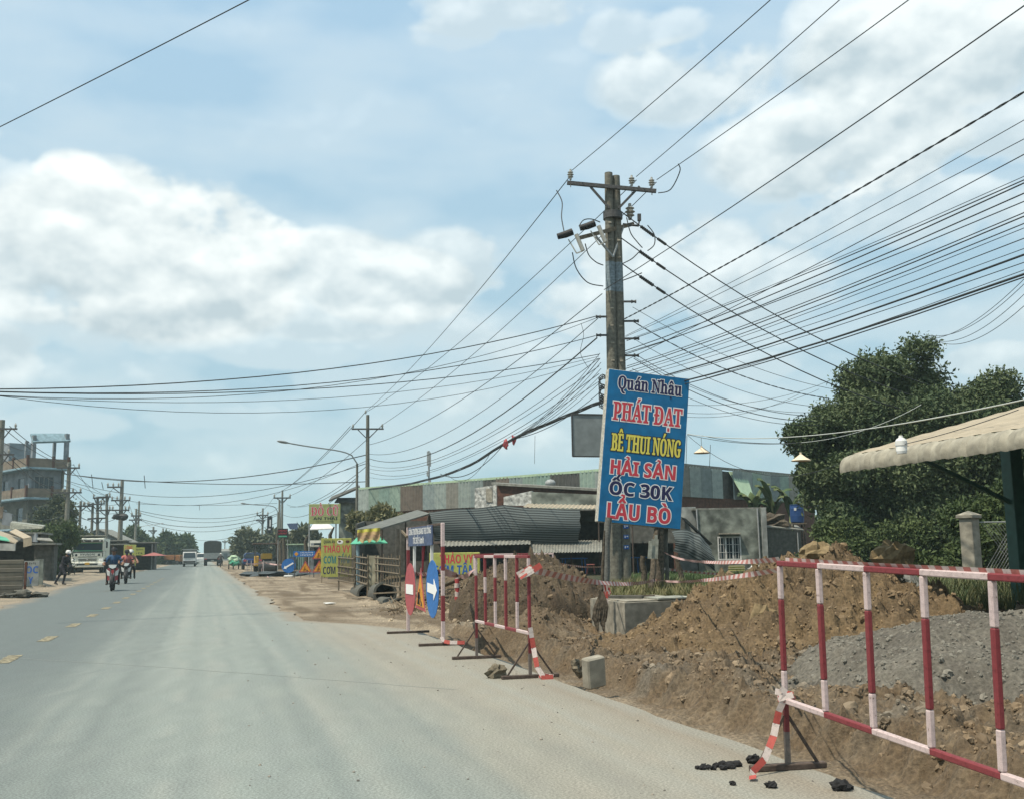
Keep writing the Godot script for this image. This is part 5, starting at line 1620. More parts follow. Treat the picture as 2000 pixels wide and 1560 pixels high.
	b = B.new(); plate(b, Vector3(0.12, 0, -0.1), Vector3(1.75, 0, -1.4), Vector3(1.75, 2.0, -1.4), Vector3(0.12, 2.15, -0.1), 0.1); part(lt, "wall", b, M.concrete_dark)
	b = B.new(); plate(b, Vector3(0.08, 2.19, 0.1), Vector3(1.95, 2.04, -1.5), Vector3(1.95, 2.3, -3.5), Vector3(0.08, 2.5, -3.0), 0.06); part(lt, "roof", b, M.tin_roof)
	b = B.new(); b.cyl(Vector3(1.6, 0, -1.15), Vector3(1.6, 1.95, -1.15), 0.03, 0.03, 6); part(lt, "pipe", b, M.galvanised)
	b = B.new(); b.rock(Vector3(0.65, 2.42, -1.5), Vector3(0.7, 0.35, 0.7), 41, 14)
	part(lt, "thatch", b, M.bark)
	var br := thing("water_barrel", "blue plastic barrel standing on a stand above the lean-to", "barrel", Vector3(12.894, 2.382, -48.000))
	b = B.new(); b.lathe([Vector2(0, 0), Vector2(0.26, 0), Vector2(0.30, 0.06), Vector2(0.315, 0.3), Vector2(0.32, 0.32), Vector2(0.315, 0.34), Vector2(0.31, 0.6), Vector2(0.32, 0.62), Vector2(0.3, 0.78), Vector2(0.315, 0.83), Vector2(0.28, 0.84), Vector2(0.27, 0.8), Vector2(0, 0.8)], 18); part(br, "barrel", b, M.blue_plastic)
	b = B.new(); b.box(Vector3(-0.15, 0.62, 0.29), Vector3(0.1, 0.12, 0.02)); part(br, "label", b, M.white_clean)
	var st := thing("barrel_stand", "rough wooden stand under the blue barrel", "stand", Vector3(12.894, 2.382, -48.000))
	for q in [[-0.25, 0.22], [0.25, 0.22], [-0.25, -0.22], [0.25, -0.22]]:
		b = B.new(); b.cyl(Vector3(q[0], -2.2, q[1]), Vector3(q[0], -0.04, q[1]), 0.04, 0.035, 6); part(st, "leg", b, M.bark)
	b = B.new(); b.box(Vector3(0, -0.025, 0), Vector3(0.7, 0.05, 0.6)); part(st, "deck", b, M.wood)
	b = B.new(); b.bar(Vector3(-0.3, -0.1, 0.3), Vector3(-0.95, -1.0, 0.4), 0.05); part(st, "strut", b, M.wood)
	var cr := thing("crate", "pale yellow plastic crate standing before the barred window", "crate", Vector3(9.2, terrain(9.2, -44) , -44))
	b = B.new(); b.box(Vector3(0, 0.16, 0), Vector3(0.6, 0.3, 0.4), 0.02); part(cr, "box", b, M.yellow_board)
	for y in [0.1, 0.2, 0.29]:
		b = B.new(); b.box(Vector3(0, y, 0), Vector3(0.63, 0.03, 0.43), 0.005); part(cr, "rib", b, M.awning)
	b = B.new(); b.rock(Vector3(9.9, terrain(9.9, -43.6) + 0.14, -43.6), Vector3(0.26, 0.18, 0.2), 44, 12)
	single("white_sack", b, M.white_clean, "white sack lying right of the pale yellow crate", "sack")
	# what stands in the shed
	var tb := thing("plastic_table", "blue plastic table in the shed behind the double pole", "table", Vector3(2.6, 0.25, -46.5), 0.2, "tables in the shed")
	b = B.new(); b.box(Vector3(0, 0.7, 0), Vector3(1.1, 0.05, 0.7), 0.02); part(tb, "top", b, M.sign_disc_blue)
	for q in [[-0.48, -0.28], [0.48, -0.28], [-0.48, 0.28], [0.48, 0.28]]:
		b = B.new(); b.bar(Vector3(q[0] * 0.9, 0.68, q[1] * 0.9), Vector3(q[0], 0, q[1]), 0.05); part(tb, "leg", b, M.sign_disc_blue)
	copy(tb, Vector3(0.4, 0.25, -47.0), -0.3, "blue plastic table in the shed behind the middle barrier"); copy(tb, Vector3(-2.0, 0.25, -47.2), 0.1, "blue plastic table in the shed behind the frame with round signs"); copy(tb, Vector3(5.2, 0.25, -46.6), 0.5, "blue plastic table in the shed right of the blue sign's posts")
	var stl := thing("plastic_stool", "first red plastic stool in the shed, counted from the right", "stool", Vector3(4.1, 0.25, -46.0), 0.0, "stools in the shed")
	b = B.new(); b.box(Vector3(0, 0.43, 0), Vector3(0.34, 0.04, 0.34), 0.015); part(stl, "seat", b, M.faded_red)
	for q in [[-0.14, -0.14], [0.14, -0.14], [-0.14, 0.14], [0.14, 0.14]]:
		b = B.new(); b.bar(Vector3(q[0] * 0.9, 0.41, q[1] * 0.9), Vector3(q[0] * 1.2, 0, q[1] * 1.2), 0.045); part(stl, "leg", b, M.faded_red)
	for i in 6: copy(stl, Vector3(3.3 - i * 1.05, 0.25, -45.9 - 0.5 * (i % 2)), i * 0.7, "%s red plastic stool in the shed, counted from the right" % NTH[i + 1])
	# plants
	var spray := leaf_clump(16, 0.30, 0.2, 0.042, 5)
	tree("broad_tree", "large dark broadleaf tree behind the beige awning", Vector3(13.7, -0.5, -36.0), 3.0, 0.3,
		[[Vector3(-2.3, 3.3, 1.2), 1.5], [Vector3(-2.7, 5.2, 0.2), 1.35], [Vector3(-1.0, 6.6, 0.4), 1.7], [Vector3(-0.3, 7.3, 0.2), 1.5], [Vector3(0.6, 5.2, 1.8), 1.9], [Vector3(2.4, 5.9, 0), 1.7], [Vector3(2.6, 3.6, 1.6), 2.0], [Vector3(-0.2, 2.2, 1.8), 1.7], [Vector3(-2.3, 1.5, 0.8), 1.3], [Vector3(4.6, 4.5, 0.6), 1.6], [Vector3(5.0, 2.8, 1.0), 2.0], [Vector3(-3.2, 4.2, 0.3), 0.9], [Vector3(0.6, 3.8, 1.6), 1.9], [Vector3(-1.2, 4.4, 1.2), 1.7], [Vector3(4.2, 4.2, 1.0), 1.9], [Vector3(1.2, 1.4, 2.0), 1.6], [Vector3(3.6, 1.6, 1.8), 1.7], [Vector3(2.2, 5.6, 0.8), 1.8]], 25000, spray, Color(0.036, 0.064, 0.026), Color(0.105, 0.135, 0.062), 11, 0.85, "", null, 13)
	tree("broad_tree", "second dark tree at the right edge behind the green post", Vector3(19.0, -1.3, -37.5), 2.6, 0.26,
		[[Vector3(-0.8, 3.0, 0.5), 2.0], [Vector3(0.2, 5.2, 0), 1.9], [Vector3(1.8, 4.2, 0.5), 1.8], [Vector3(-1.8, 5.4, 0.2), 1.3], [Vector3(1.0, 1.8, 1.2), 1.7]], 11000, spray, Color(0.036, 0.064, 0.026), Color(0.10, 0.13, 0.06), 12, 0.9, "", null, 12)
	tree("shrub", "dark shrub under the large tree beside the lean-to", Vector3(9.6, 0, -33), 0.5, 0.07, [[Vector3(0, 0.9, 0), 0.8], [Vector3(1.3, 0.9, 0.3), 0.9], [Vector3(2.6, 1.1, 0), 1.0], [Vector3(0.6, 1.7, -0.2), 0.7], [Vector3(4.2, 1.0, 0.4), 1.0], [Vector3(5.6, 1.2, 0), 1.1]], 5000, spray, Color(0.03, 0.055, 0.018), Color(0.09, 0.12, 0.04), 13, 0.7)
	tree("shrub", "dark leafy shrub behind the gate post and its netting", Vector3(10.2, 0, -23.5), 0.5, 0.07, [[Vector3(0, 0.9, 0), 0.9], [Vector3(1.6, 1.2, 0.3), 1.0], [Vector3(-1.4, 0.8, 0), 0.8], [Vector3(2.8, 1.8, 0), 1.2], [Vector3(0.8, 2.0, -0.6), 0.9]], 5000, spray, Color(0.03, 0.055, 0.018), Color(0.08, 0.11, 0.035), 14, 0.6)
	banana("banana plants with torn leaves behind the blue barrel", Vector3(12.7, 0, -52), 9, 5.2)
	tree("shrub", "broad-leaved shrub growing over the roof by the street lamp", Vector3(-7.910, 2.916, -58.000) * Vector3(1, 0, 1), 2.4, 0.08, [[Vector3(-0.4, 2.9, 0), 0.6], [Vector3(0.5, 3.1, 0), 0.65], [Vector3(1.1, 2.8, 0.1), 0.55], [Vector3(0.1, 2.5, 0.2), 0.6]], 900, leaf_clump(7, 0.2, 0.5, 0.09, 8, 0.5), Color(0.11, 0.115, 0.055), Color(0.2, 0.19, 0.10), 15, 0.9)

func banana(label: String, at_: Vector3, k: int, h: float) -> void:
	var t := thing("banana_plant", label, "banana plants", at_)
	var g := RandomNumberGenerator.new()
	g.seed = 77
	for i in 3:
		var b := B.new()
		b.tube([Vector3(i * 0.9 - 0.9, 0, 0), Vector3(i * 0.9 - 0.85, h * 0.55, 0.1)], [0.16, 0.09], 7); part(t, "stem", b, M.green_board)
		for j in k:
			var an := g.randf() * TAU
			var d := Vector3(cos(an), 0, sin(an) * 0.6)
			var l := g.randf_range(1.4, 2.1)
			var up := g.randf_range(0.5, 1.9)
			var o := Vector3(i * 0.9 - 0.85, h * 0.5 + g.randf() * 0.4, 0.1)
			b = B.new()
			b.col = Color(0.045, 0.08, 0.03).lerp(Color(0.13, 0.145, 0.06), g.randf())
			var mid := []; var r := []; var q := []
			for s in 8:
				var f := s / 7.0
				var p := o + d * l * f * (0.16 + 0.34 * f) + Vector3(0, (0.5 + 0.5 * up) * l * 0.75 * f * (1.25 - f * f * 0.5), 0)
				var side := d.cross(Vector3.UP).normalized() * 0.22 * sin(clampf(f * 1.05, 0, 1) * PI * 0.93 + 0.12)
				mid.append(p); r.append(p + side - Vector3(0, 0.08 + 0.05 * g.randf(), 0)); q.append(p - side - Vector3(0, 0.08 + 0.05 * g.randf(), 0))
			b.grid([r, mid, q])
			part(t, "leaf", b, M.leaf)

func insulator(b: B, o: Vector3, k := 1.0) -> void:
	b.lathe([Vector2(0, 0), Vector2(0.03 * k, 0), Vector2(0.035 * k, 0.05 * k), Vector2(0.075 * k, 0.07 * k), Vector2(0.04 * k, 0.10 * k), Vector2(0.085 * k, 0.13 * k), Vector2(0.04 * k, 0.16 * k), Vector2(0.075 * k, 0.19 * k), Vector2(0.03 * k, 0.22 * k), Vector2(0.025 * k, 0.27 * k), Vector2(0, 0.27 * k)], 10, o)

# a concrete pole: arms are [height, reach left, reach right, insulators along it]
func pole(label: String, at_: Vector3, h: float, r0: float, r1: float, arms: Array, yaw := 0.0, lean := 0.0, m: Material = null) -> Node3D:
	var t := thing("utility_pole", label, "utility pole", at_, yaw, "utility poles along the road")
	t.rotation.z = lean
	var far := maxf(0.0, at_.length() - 60.0) * 0.0011
	var b := B.new(); b.tube([Vector3(0, -0.4, 0), Vector3(0, h * 0.5, 0), Vector3(0, h, 0)], [r0, (r0 + r1) / 2, r1], 10); part(t, "shaft", b, m if m else M.pole_far_shaded)
	for a in arms:
		b = B.new()
		b.box(Vector3((a[2] - a[1]) / 2, a[0], 0.08 + r1), Vector3(a[1] + a[2], 0.09 + far, 0.08 + far))
		var arm := part(t, "crossarm", b, M.steel)
		b = B.new()
		if a[2] > 0.4: b.bar(Vector3(a[2] * 0.62, a[0] - 0.03, 0.09 + r1), Vector3(r1, a[0] - 0.6, 0.02 + r1), 0.045 + far * 0.7)
		if a[1] > 0.4: b.bar(Vector3(-a[1] * 0.62, a[0] - 0.03, 0.09 + r1), Vector3(-r1, a[0] - 0.6, 0.02 + r1), 0.045 + far * 0.7)
		part(arm, "brace", b, M.steel)
		for x in a[3]:
			b = B.new()
			insulator(b, Vector3(x, a[0] + 0.05, 0.08 + r1), 1.0 + far * 9.0); part(arm, "insulator", b, M.porcelain)
	return t

func print_line(t: Node, o: Vector3, w: float, h: float, k: int, m: Material) -> void:   # a line of print too far off to read
	var b := B.new()
	for i in k:
		var x := o.x - w / 2 + w * (i + 0.5) / k
		var hh := h * (0.75 + 0.25 * (i * 7 % 3) / 2.0)
		b.box(Vector3(x - w / k * 0.22, o.y, o.z), Vector3(w / k * 0.24, hh, 0.004))
		b.box(Vector3(x + w / k * 0.05, o.y + hh * (0.3 if i % 2 else -0.25), o.z), Vector3(w / k * 0.4, hh * 0.28, 0.004))
	part(t, "print", b, m)

func shop_box(t: Node, w: float, h: float, d: float, m: Material, open := true) -> void:   # front at z = 0, x from 0
	var b := B.new()
	b.box(Vector3(w / 2, h / 2, -d), Vector3(w, h, 0.12)); b.box(Vector3(0.06, h / 2, -d / 2), Vector3(0.12, h, d - 0.13)); b.box(Vector3(w - 0.06, h / 2, -d / 2), Vector3(0.12, h, d - 0.13))
	part(t, "walls", b, m)
	b = B.new(); b.box(Vector3(w / 2, h + 0.06, -d / 2 + 0.3), Vector3(w + 0.4, 0.1, d + 1.0)); part(t, "roof", b, M.tin_roof)
	if not open:
		b = B.new(); b.box(Vector3(w / 2, h / 2, -0.06), Vector3(w - 0.25, h - 0.01, 0.1)); part(t, "front", b, m)

func left_side() -> void:
	var b := B.new()
	# four-storey house on the corner
	var c: Vector3 = Vector3(-52.987, 1.484, -115.000)
	var t := thing("four_storey_house", "tall grey four-storey house with pale blue balcony slabs and an open roof frame", "house", Vector3(c.x, 0, c.z), 0.785)
	var LX := 3.7
	var LZ := 13.0
	for f in 4:
		var y0: float = [0.0, 4.5, 7.9, 11.2][f]
		var y1: float = [4.4, 7.7, 11.0, 11.21][f]
		if f == 3: break
		b = B.new()
		b.xf = Transform3D(Basis.IDENTITY, Vector3(0.0, 0, -0.3 if f else 0.0))
		wall_holes(b, LX, y1, 0.25, [[0.6, y0 + 1.0, 2.7, y1 - 0.7]] if f else [[0.6, 0.3, 3.4, 3.2]], y0)
		var wl := part(t, "wall", b, M.house_grey if f == 2 else M.house_side)
		if f: window(wl, 0.6, y0 + 1.0, 2.7, y1 - 0.7, -0.42, M.render_pale, 0, 4)
		b = B.new()
		b.xf = Transform3D(Basis(Vector3.UP, PI / 2), Vector3(0.3 if f else 0.0, 0, 0))
		b.xf = Transform3D(Basis(Vector3(0, 0, -1), Vector3.UP, Vector3(1, 0, 0)), Vector3(0.3 if f else 0.0, 0, -0.3 if f else 0.0))
		wall_holes(b, LZ, y1, -0.25, [[2.2, y0 + 0.9, 4.0, y1 - 0.8], [7.0, y0 + 0.9, 8.6, y1 - 0.8]] if f else [], y0)
		var ws := part(t, "wall", b, M.house_grey if f == 2 else M.house_side)
		for q in [2.2, 7.0] if f else []:
			b = B.new(); b.box(Vector3(0.45, (y0 + 0.9 + y1 - 0.8) / 2, -0.3 - q - 0.85), Vector3(0.08, y1 - y0 - 1.7, 1.6)); part(ws, "window", b, M.glass_dark)
		b = B.new(); b.box(Vector3(LX - 0.1, (y0 + y1) / 2, -LZ / 2), Vector3(0.2, y1 - y0, LZ)); b.box(Vector3(LX / 2, (y0 + y1) / 2, -LZ), Vector3(LX, y1 - y0, 0.2)); part(t, "rear_wall", b, M.house_side)
	for y in [4.45, 7.8, 11.1]:
		b = B.new(); b.box(Vector3(LX / 2 - 0.2, y, -LZ / 2 + 0.15), Vector3(LX + 1.2, 0.22, LZ + 1.2), 0.03); part(t, "slab", b, M.pale_blue)
		if y < 5: continue
		b = B.new()
		b.box(Vector3(LX / 2, y + 0.61, 0.55), Vector3(LX + 0.9, 1.0, 0.1)); b.box(Vector3(-0.55, y + 0.61, -LZ / 2), Vector3(0.1, 1.0, LZ + 0.9))
		part(t, "parapet", b, M.house_tan)
		for q in [[-0.55, 0.58], [2.2, 0.58], [3.9, 0.58], [-0.58, -3.5], [-0.58, -7.5]]:
			b = B.new(); b.box(Vector3(q[0], y + 0.75, q[1]), Vector3(0.25, 1.3, 0.25)); part(t, "parapet_pier", b, M.brick)
	b = B.new()
	b.box(Vector3(0.2, 13.0, 0), Vector3(0.35, 3.5, 0.5)); b.box(Vector3(3.8, 13.2, 0), Vector3(0.4, 3.9, 0.5)); b.box(Vector3(3.0, 12.8, -1.4), Vector3(0.3, 3.1, 0.3)); b.box(Vector3(0.4, 12.8, -2.6), Vector3(0.3, 3.1, 0.3))
	part(t, "roof_pillar", b, M.house_grey)
	b = B.new(); plate(b, Vector3(0.0, 14.9, -0.6), Vector3(4.1, 15.2, -0.6), Vector3(4.1, 14.3, 0.3), Vector3(0.0, 13.9, 0.3), 0.25); part(t, "roof_canopy", b, M.pale_blue)
	b = B.new(); b.box(Vector3(1.6, 12.9, -9), Vector3(3, 3.2, 4.0)); part(t, "stair_tower", b, M.house_grey)
	# near left: tin hoarding
	var hp: Vector3 = Vector3(-16.226, 0.000, -35.222)
	t = thing("tin_hoarding", "grey horizontally ribbed tin hoarding at the left edge", "hoarding", Vector3(hp.x, 0, hp.z), 0.12)
	b = B.new()
	for i in 9:
		b.col = Color(0.17, 0.16, 0.125) * (0.9 + 0.2 * fposmod(i * 0.618, 1.0))
		b.box(Vector3(-1.4, 0.07 + i * 0.137, -0.01 * (i % 2)), Vector3(2.7, 0.135, 0.03), 0.012)
	b.col = Color.WHITE
	part(t, "ribbed_sheet", b, M.tin)
	b = B.new(); b.box(Vector3(0.02, 0.58, 0.02), Vector3(0.07, 1.16, 0.07)); part(t, "post", b, M.brick)
	for q in [[-1.0, 0.35, 0.08, 0.3, 0.16, 0.2, 61], [0.05, 0.3, 0.1, 0.35, 0.14, 0.25, 62], [0.55, 0.1, 0.06, 0.3, 0.1, 0.2, 63], [-0.4, 0.5, 0.05, 0.25, 0.1, 0.15, 64]]:
		stone("rubble_lump", ["grey rubble lump at the foot of the tin hoarding, leftmost", "large dark rubble lump by the red post of the tin hoarding", "low rubble lump to the right of the red post of the tin hoarding", "rubble lump in front of the tin hoarding"][int(q[6]) - 61], Vector3(hp.x + q[0], q[2] + 0.02, hp.z + q[1]), Vector3(q[3], q[4], q[5]), int(q[6]), M.concrete_dark)
	# dark shops and awnings
	var sp: Vector3 = Vector3(-29.766, 0.719, -58.000)
	t = thing("dark_shop", "dark open shop behind the tin hoarding", "shop", Vector3(sp.x, 0, sp.z), 0.25)
	shop_box(t, 3.5, 2.6, 2.5, M.dark_wall)
	b = B.new(); plate(b, Vector3(-25.779, 2.427, -52.000) - t.position, Vector3(-23.556, 2.005, -50.000) - t.position, Vector3(-25.190, 2.269, -54.000) - t.position, Vector3(-27.785, 2.922, -56.000) - t.position, 0.06)
	single("tin_awning", b, M.awning, "small sloping tin awning over the dark shop", "awning").position = t.position
	b = B.new(); plate(b, Vector3(-25.786, 2.641, -54.000), Vector3(-22.252, 2.154, -48.000), Vector3(-21.907, 2.218, -48.000), Vector3(-25.479, 2.766, -54.000), 0.05)
	b.xf = Transform3D.IDENTITY
	plate(b, Vector3(-22.228, 2.141, -47.900), Vector3(-21.849, 2.205, -47.900), Vector3(-21.831, 1.871, -47.900), Vector3(-22.209, 1.785, -47.900), 0.04)
	single("box_awning", b, M.awning, "beige box awning with a pale front beside the dark shop", "awning")
	b = B.new(); plate(b, Vector3(-22.573, 2.134, -46.000), Vector3(-21.467, 2.019, -45.000), Vector3(-23.045, 2.211, -48.000), Vector3(-23.565, 2.357, -48.000), 0.04)
	single("green_awning", b, M.green_tarp, "green cloth awning top at the left edge", "awning")
	b = B.new(); plate(b, Vector3(-22.170, 1.945, -45.200), Vector3(-20.964, 1.901, -44.500), Vector3(-20.969, 1.602, -44.500), Vector3(-22.153, 1.641, -45.200), 0.04)
	single("awning_valance", b, M.render_pale, "grey valance under the green awning at the left edge", "awning")
	b = B.new(); plate(b, Vector3(-28.618, 3.257, -60.000), Vector3(-25.852, 2.969, -58.000), Vector3(-25.904, 2.886, -58.000), Vector3(-28.599, 2.910, -60.000), 0.1); plate(b, Vector3(-28.620, 3.286, -60.000), Vector3(-25.854, 2.997, -58.000), Vector3(-28.407, 3.238, -64.000), Vector3(-30.533, 3.514, -64.000), 0.08)
	single("shop_roof", b, M.tin_light, "pale tin roof edge over the shops at the left", "roof")
	b = B.new(); plate(b, Vector3(-27.945, 2.766, -59.000), Vector3(-26.173, 2.639, -58.000), Vector3(-26.149, 2.165, -58.000), Vector3(-27.917, 2.256, -59.000), 0.1); single("shop_wall", b, M.house_grey, "pale wall strip below the tin roof edge at the left", "wall")
	b = B.new(); plate(b, Vector3(-25.258, 2.349, -56.000), Vector3(-24.139, 2.293, -55.000), Vector3(-23.510, 2.116, -54.000), Vector3(-24.801, 2.223, -55.000), 0.05); single("tin_awning", b, M.tin_roof, "thin curved tin awning beside the dark bush", "awning")
	t = thing("dark_shop", "second dark shop between the white notice and the bush", "shop", Vector3((Vector3(-26.291, 0.588, -58.000)).x, 0, -58), 0.25)
	shop_box(t, 1.0, 2.0, 1.2, M.dark_wall, false)
	t = thing("shop_notice", "white notice board reading ỐC in blue before the dark shop", "sign", Vector3(-21.550, 0.628, -47.000) * Vector3(1, 0, 1), 0.2)
	b = B.new(); b.box(Vector3(0, 0.62, 0), Vector3(0.95, 1.1, 0.05), 0.008); part(t, "board", b, M.render_pale)
	text(t, "OC", "Droid Sans", Vector3(0.18, 0.78, 0.028), 0.42, 0.55, M.ink_blue, null, 0, "print"); text(t, "Y", "Droid Sans", Vector3(0.15, 0.32, 0.028), 0.42, 0.2, M.ink_blue, null, 0, "print")
	print_line(t, Vector3(0.0, 1.06, 0.028), 0.7, 0.09, 9, M.ink_black)
	t = thing("standing_board", "narrow grey standing board right of the white notice", "board", Vector3(-21.498, 0.584, -48.000) * Vector3(1, 0, 1), 0.2)
	b = B.new(); b.box(Vector3(0, 0.65, 0), Vector3(0.38, 1.15, 0.08), 0.01); part(t, "panel", b, M.render); b = B.new(); b.box(Vector3(0, 0.05, 0), Vector3(0.6, 0.1, 0.4), 0.01); part(t, "base", b, M.concrete)
	b = B.new(); plate(b, Vector3(-30.092, 4.019, -62.000), Vector3(-29.513, 3.891, -62.000), Vector3(-29.504, 3.173, -62.000), Vector3(-30.081, 3.271, -62.000), 0.06)
	single("roof_hoarding", b, M.house_grey, "pale hoarding above the shops at the left edge", "hoarding")
	b = B.new(); plate(b, Vector3(-30.034, 4.187, -61.000), Vector3(-29.566, 4.299, -61.000), Vector3(-29.586, 3.591, -61.000), Vector3(-29.997, 3.538, -61.000), 0.06); single("roof_hoarding", b, M.house_tan, "tan hoarding at the left edge above the shops", "hoarding")
	# bush, gable house and shops behind the truck
	var spray := leaf_clump(14, 0.4, 0.3, 0.07, 9)
	tree("bush", "dark bushy tree left of the cream dump truck", Vector3(-32.411, 0.479, -75.000) * Vector3(1, 0, 1), 0.8, 0.12, [[Vector3(0, 1.6, 0), 1.1], [Vector3(-0.9, 2.6, 0), 0.9], [Vector3(0.7, 2.8, 0), 1.0], [Vector3(0.2, 0.9, 0), 0.9]], 2400, spray, Color(0.025, 0.045, 0.015), Color(0.07, 0.10, 0.03), 31, 0.7)
	tree("creeper", "green creeper covering the lower floors of the four-storey house", Vector3(-47.052, 1.542, -106.000) * Vector3(1, 0, 1), 2.0, 0.1, [[Vector3(0.5, 5.0, 0), 1.5], [Vector3(2.2, 4.0, 0), 1.5], [Vector3(1.5, 6.2, 0), 1.3], [Vector3(3.4, 2.8, 0), 1.5]], 2000, spray, Color(0.035, 0.05, 0.022), Color(0.09, 0.10, 0.045), 32, 0.9)
	var gh: Vector3 = Vector3(-54.433, 1.241, -132.000)
	t = thing("gable_house", "grey gable house behind the cream dump truck", "house", Vector3(gh.x, 0, gh.z), 0.1)
	b = B.new(); b.prism(PackedVector2Array([Vector2(0, 0), Vector2(5.6, 0), Vector2(5.6, 3.1), Vector2(2.4, 4.7), Vector2(0, 3.6)]), -6, 0); part(t, "wall", b, M.house_grey)
	b = B.new(); plate(b, Vector3(-0.4, 3.5, 0.3), Vector3(2.4, 4.85, 0.3), Vector3(2.4, 4.85, -6.3), Vector3(-0.4, 3.5, -6.3), 0.1); plate(b, Vector3(2.4, 4.85, 0.3), Vector3(6.0, 3.1, 0.3), Vector3(6.0, 3.1, -6.3), Vector3(2.4, 4.85, -6.3), 0.1); part(t, "roof", b, M.tin_roof)
	t = thing("row_of_sheds", "low grey shed with a pale roof edge behind the truck", "shed", Vector3(-43.294, 1.143, -105.000) * Vector3(1, 0, 1), 0.2)
	shop_box(t, 4.4, 2.9, 3.0, M.concrete_dark)
	t = thing("roadside_stall", "stall with a flat pale roof beside the yellow boards", "stall", Vector3(-40.241, 0.772, -108.000) * Vector3(1, 0, 1), 0.25)
	shop_box(t, 3.4, 2.7, 3.0, M.dark_wall)
	b = B.new(); b.box(Vector3(3.2, 1.3, 0.6), Vector3(0.12, 2.6, 0.12)); part(t, "post", b, M.render_pale)
	t = thing("roadside_stall", "small pale stall just right of the dump truck", "stall", Vector3(-36.465, 0.834, -96.000) * Vector3(1, 0, 1), 0.25)
	shop_box(t, 1.1, 2.4, 2.0, M.house_tan)
	t = thing("yellow_board", "tall yellow board with red and blue lettering behind the riders", "sign", Vector3(-34.465, 0.409, -95.000) * Vector3(1, 0, 1), 0.2)
	b = B.new(); b.box(Vector3(0, 1.45, 0), Vector3(1.05, 1.9, 0.06), 0.01); part(t, "board", b, M.yellow_board)
	for x in [-0.45, 0.45]:
		b = B.new(); b.box(Vector3(x, 0.25, 0), Vector3(0.05, 0.5, 0.05)); part(t, "leg", b, M.wood)
	text(t, "LÒNG", "Droid Sans", Vector3(-0.1, 2.15, 0.035), 0.36, 0.62, M.ink_red, null, 0, "print"); print_line(t, Vector3(0, 1.78, 0.035), 0.8, 0.16, 7, M.ink_teal); print_line(t, Vector3(0, 1.48, 0.035), 0.75, 0.14, 8, M.ink_black)
	t = thing("yellow_banner", "wide low yellow banner with black lettering beside the tall yellow board", "sign", Vector3(-34.697, 1.492, -98.000), 0.2)
	b = B.new(); b.box(Vector3(0, 0.33, 0), Vector3(0.95, 0.72, 0.05)); part(t, "board", b, M.yellow_board)
	print_line(t, Vector3(0, 0.5, 0.03), 0.75, 0.13, 8, M.ink_black); print_line(t, Vector3(0, 0.17, 0.03), 0.7, 0.16, 3, M.ink_black)
	b = B.new()
	var pk: Vector3 = Vector3(-36.733, 1.754, -108.000)
	for i in 8:
		var a0 := TAU * i / 8; var a1 := TAU * (i + 1) / 8
		b.tri_out(pk, pk + Vector3(cos(a0) * 1.35, -0.34, sin(a0) * 1.35), pk + Vector3(cos(a1) * 1.35, -0.34, sin(a1) * 1.35), pk - Vector3(0, 2, 0))
	t = thing("red_parasol", "faded red parasol beside the yellow banner", "parasol")
	part(t, "canopy", b, M.faded_red)
	b = B.new(); b.cyl(pk - Vector3(0, 2.3, 0), pk, 0.03, 0.03, 6); part(t, "pole", b, M.steel)
	b = B.new(); plate(b, Vector3(-45.623, 2.561, -130.000), Vector3(-44.051, 2.539, -130.000), Vector3(-43.996, 0.985, -130.000), Vector3(-45.566, 1.006, -130.000), 0.2); single("garden_wall", b, M.house_tan, "tan wall behind the red parasol", "wall")
	for i in 7:
		var r: Vector3 = Vector3(-38.971, 0.000, -110.084)
		var sh := thing("debris_heap", ["low heap of planks and rubble before the red parasol, leftmost", "rubble heap right of the leftmost one before the parasol", "grey rubble heap below the far trees", "brown rubble heap nearer the road below the far trees", "rubble heap beside the orange far vehicle", "small rubble heap at the road edge below the parasol", "dark brush heap under the far trees"][i], "rubble", R(104 + i * 8.0, -5.2 - 0.8 * (i % 3), 0.1))
		b = B.new(); b.rock(Vector3(0, 0.2, 0), Vector3(1.1, 0.4, 0.9), 80 + i, 12); part(sh, "mound", b, [M.concrete_dark, M.bark, M.stone][i % 3])
		b = B.new()
		for k in 5: b.bar(Vector3(-0.9 + k * 0.3, 0.3, 0.3), Vector3(0.5 + k * 0.15, 0.55 + 0.1 * k, -0.3 + 0.2 * k), 0.09, 0.03)
		stuff(part(sh, "planks", b, M.wood))
	dump_truck()

func wheel(t: Node, o: Vector3, r: float, w: float, hub: Material) -> void:   # axle along x
	var b := B.new()
	b.xf = Transform3D(Basis(Vector3(0, 1, 0), Vector3(-1, 0, 0), Vector3(0, 0, 1)), o)
	b.lathe([Vector2(r * 0.55, -w / 2), Vector2(r * 0.92, -w / 2), Vector2(r, -w * 0.32), Vector2(r, w * 0.32), Vector2(r * 0.92, w / 2), Vector2(r * 0.55, w / 2)], 22)
	var p := part(t, "wheel", b, M.rubber)
	b = B.new()
	b.xf = Transform3D(Basis(Vector3(0, 1, 0), Vector3(-1, 0, 0), Vector3(0, 0, 1)), o)
	b.lathe([Vector2(0, -w * 0.35), Vector2(r * 0.55, -w * 0.42), Vector2(r * 0.56, 0), Vector2(r * 0.55, w * 0.42), Vector2(0, w * 0.35)], 18)
	part(p, "hub", b, hub)

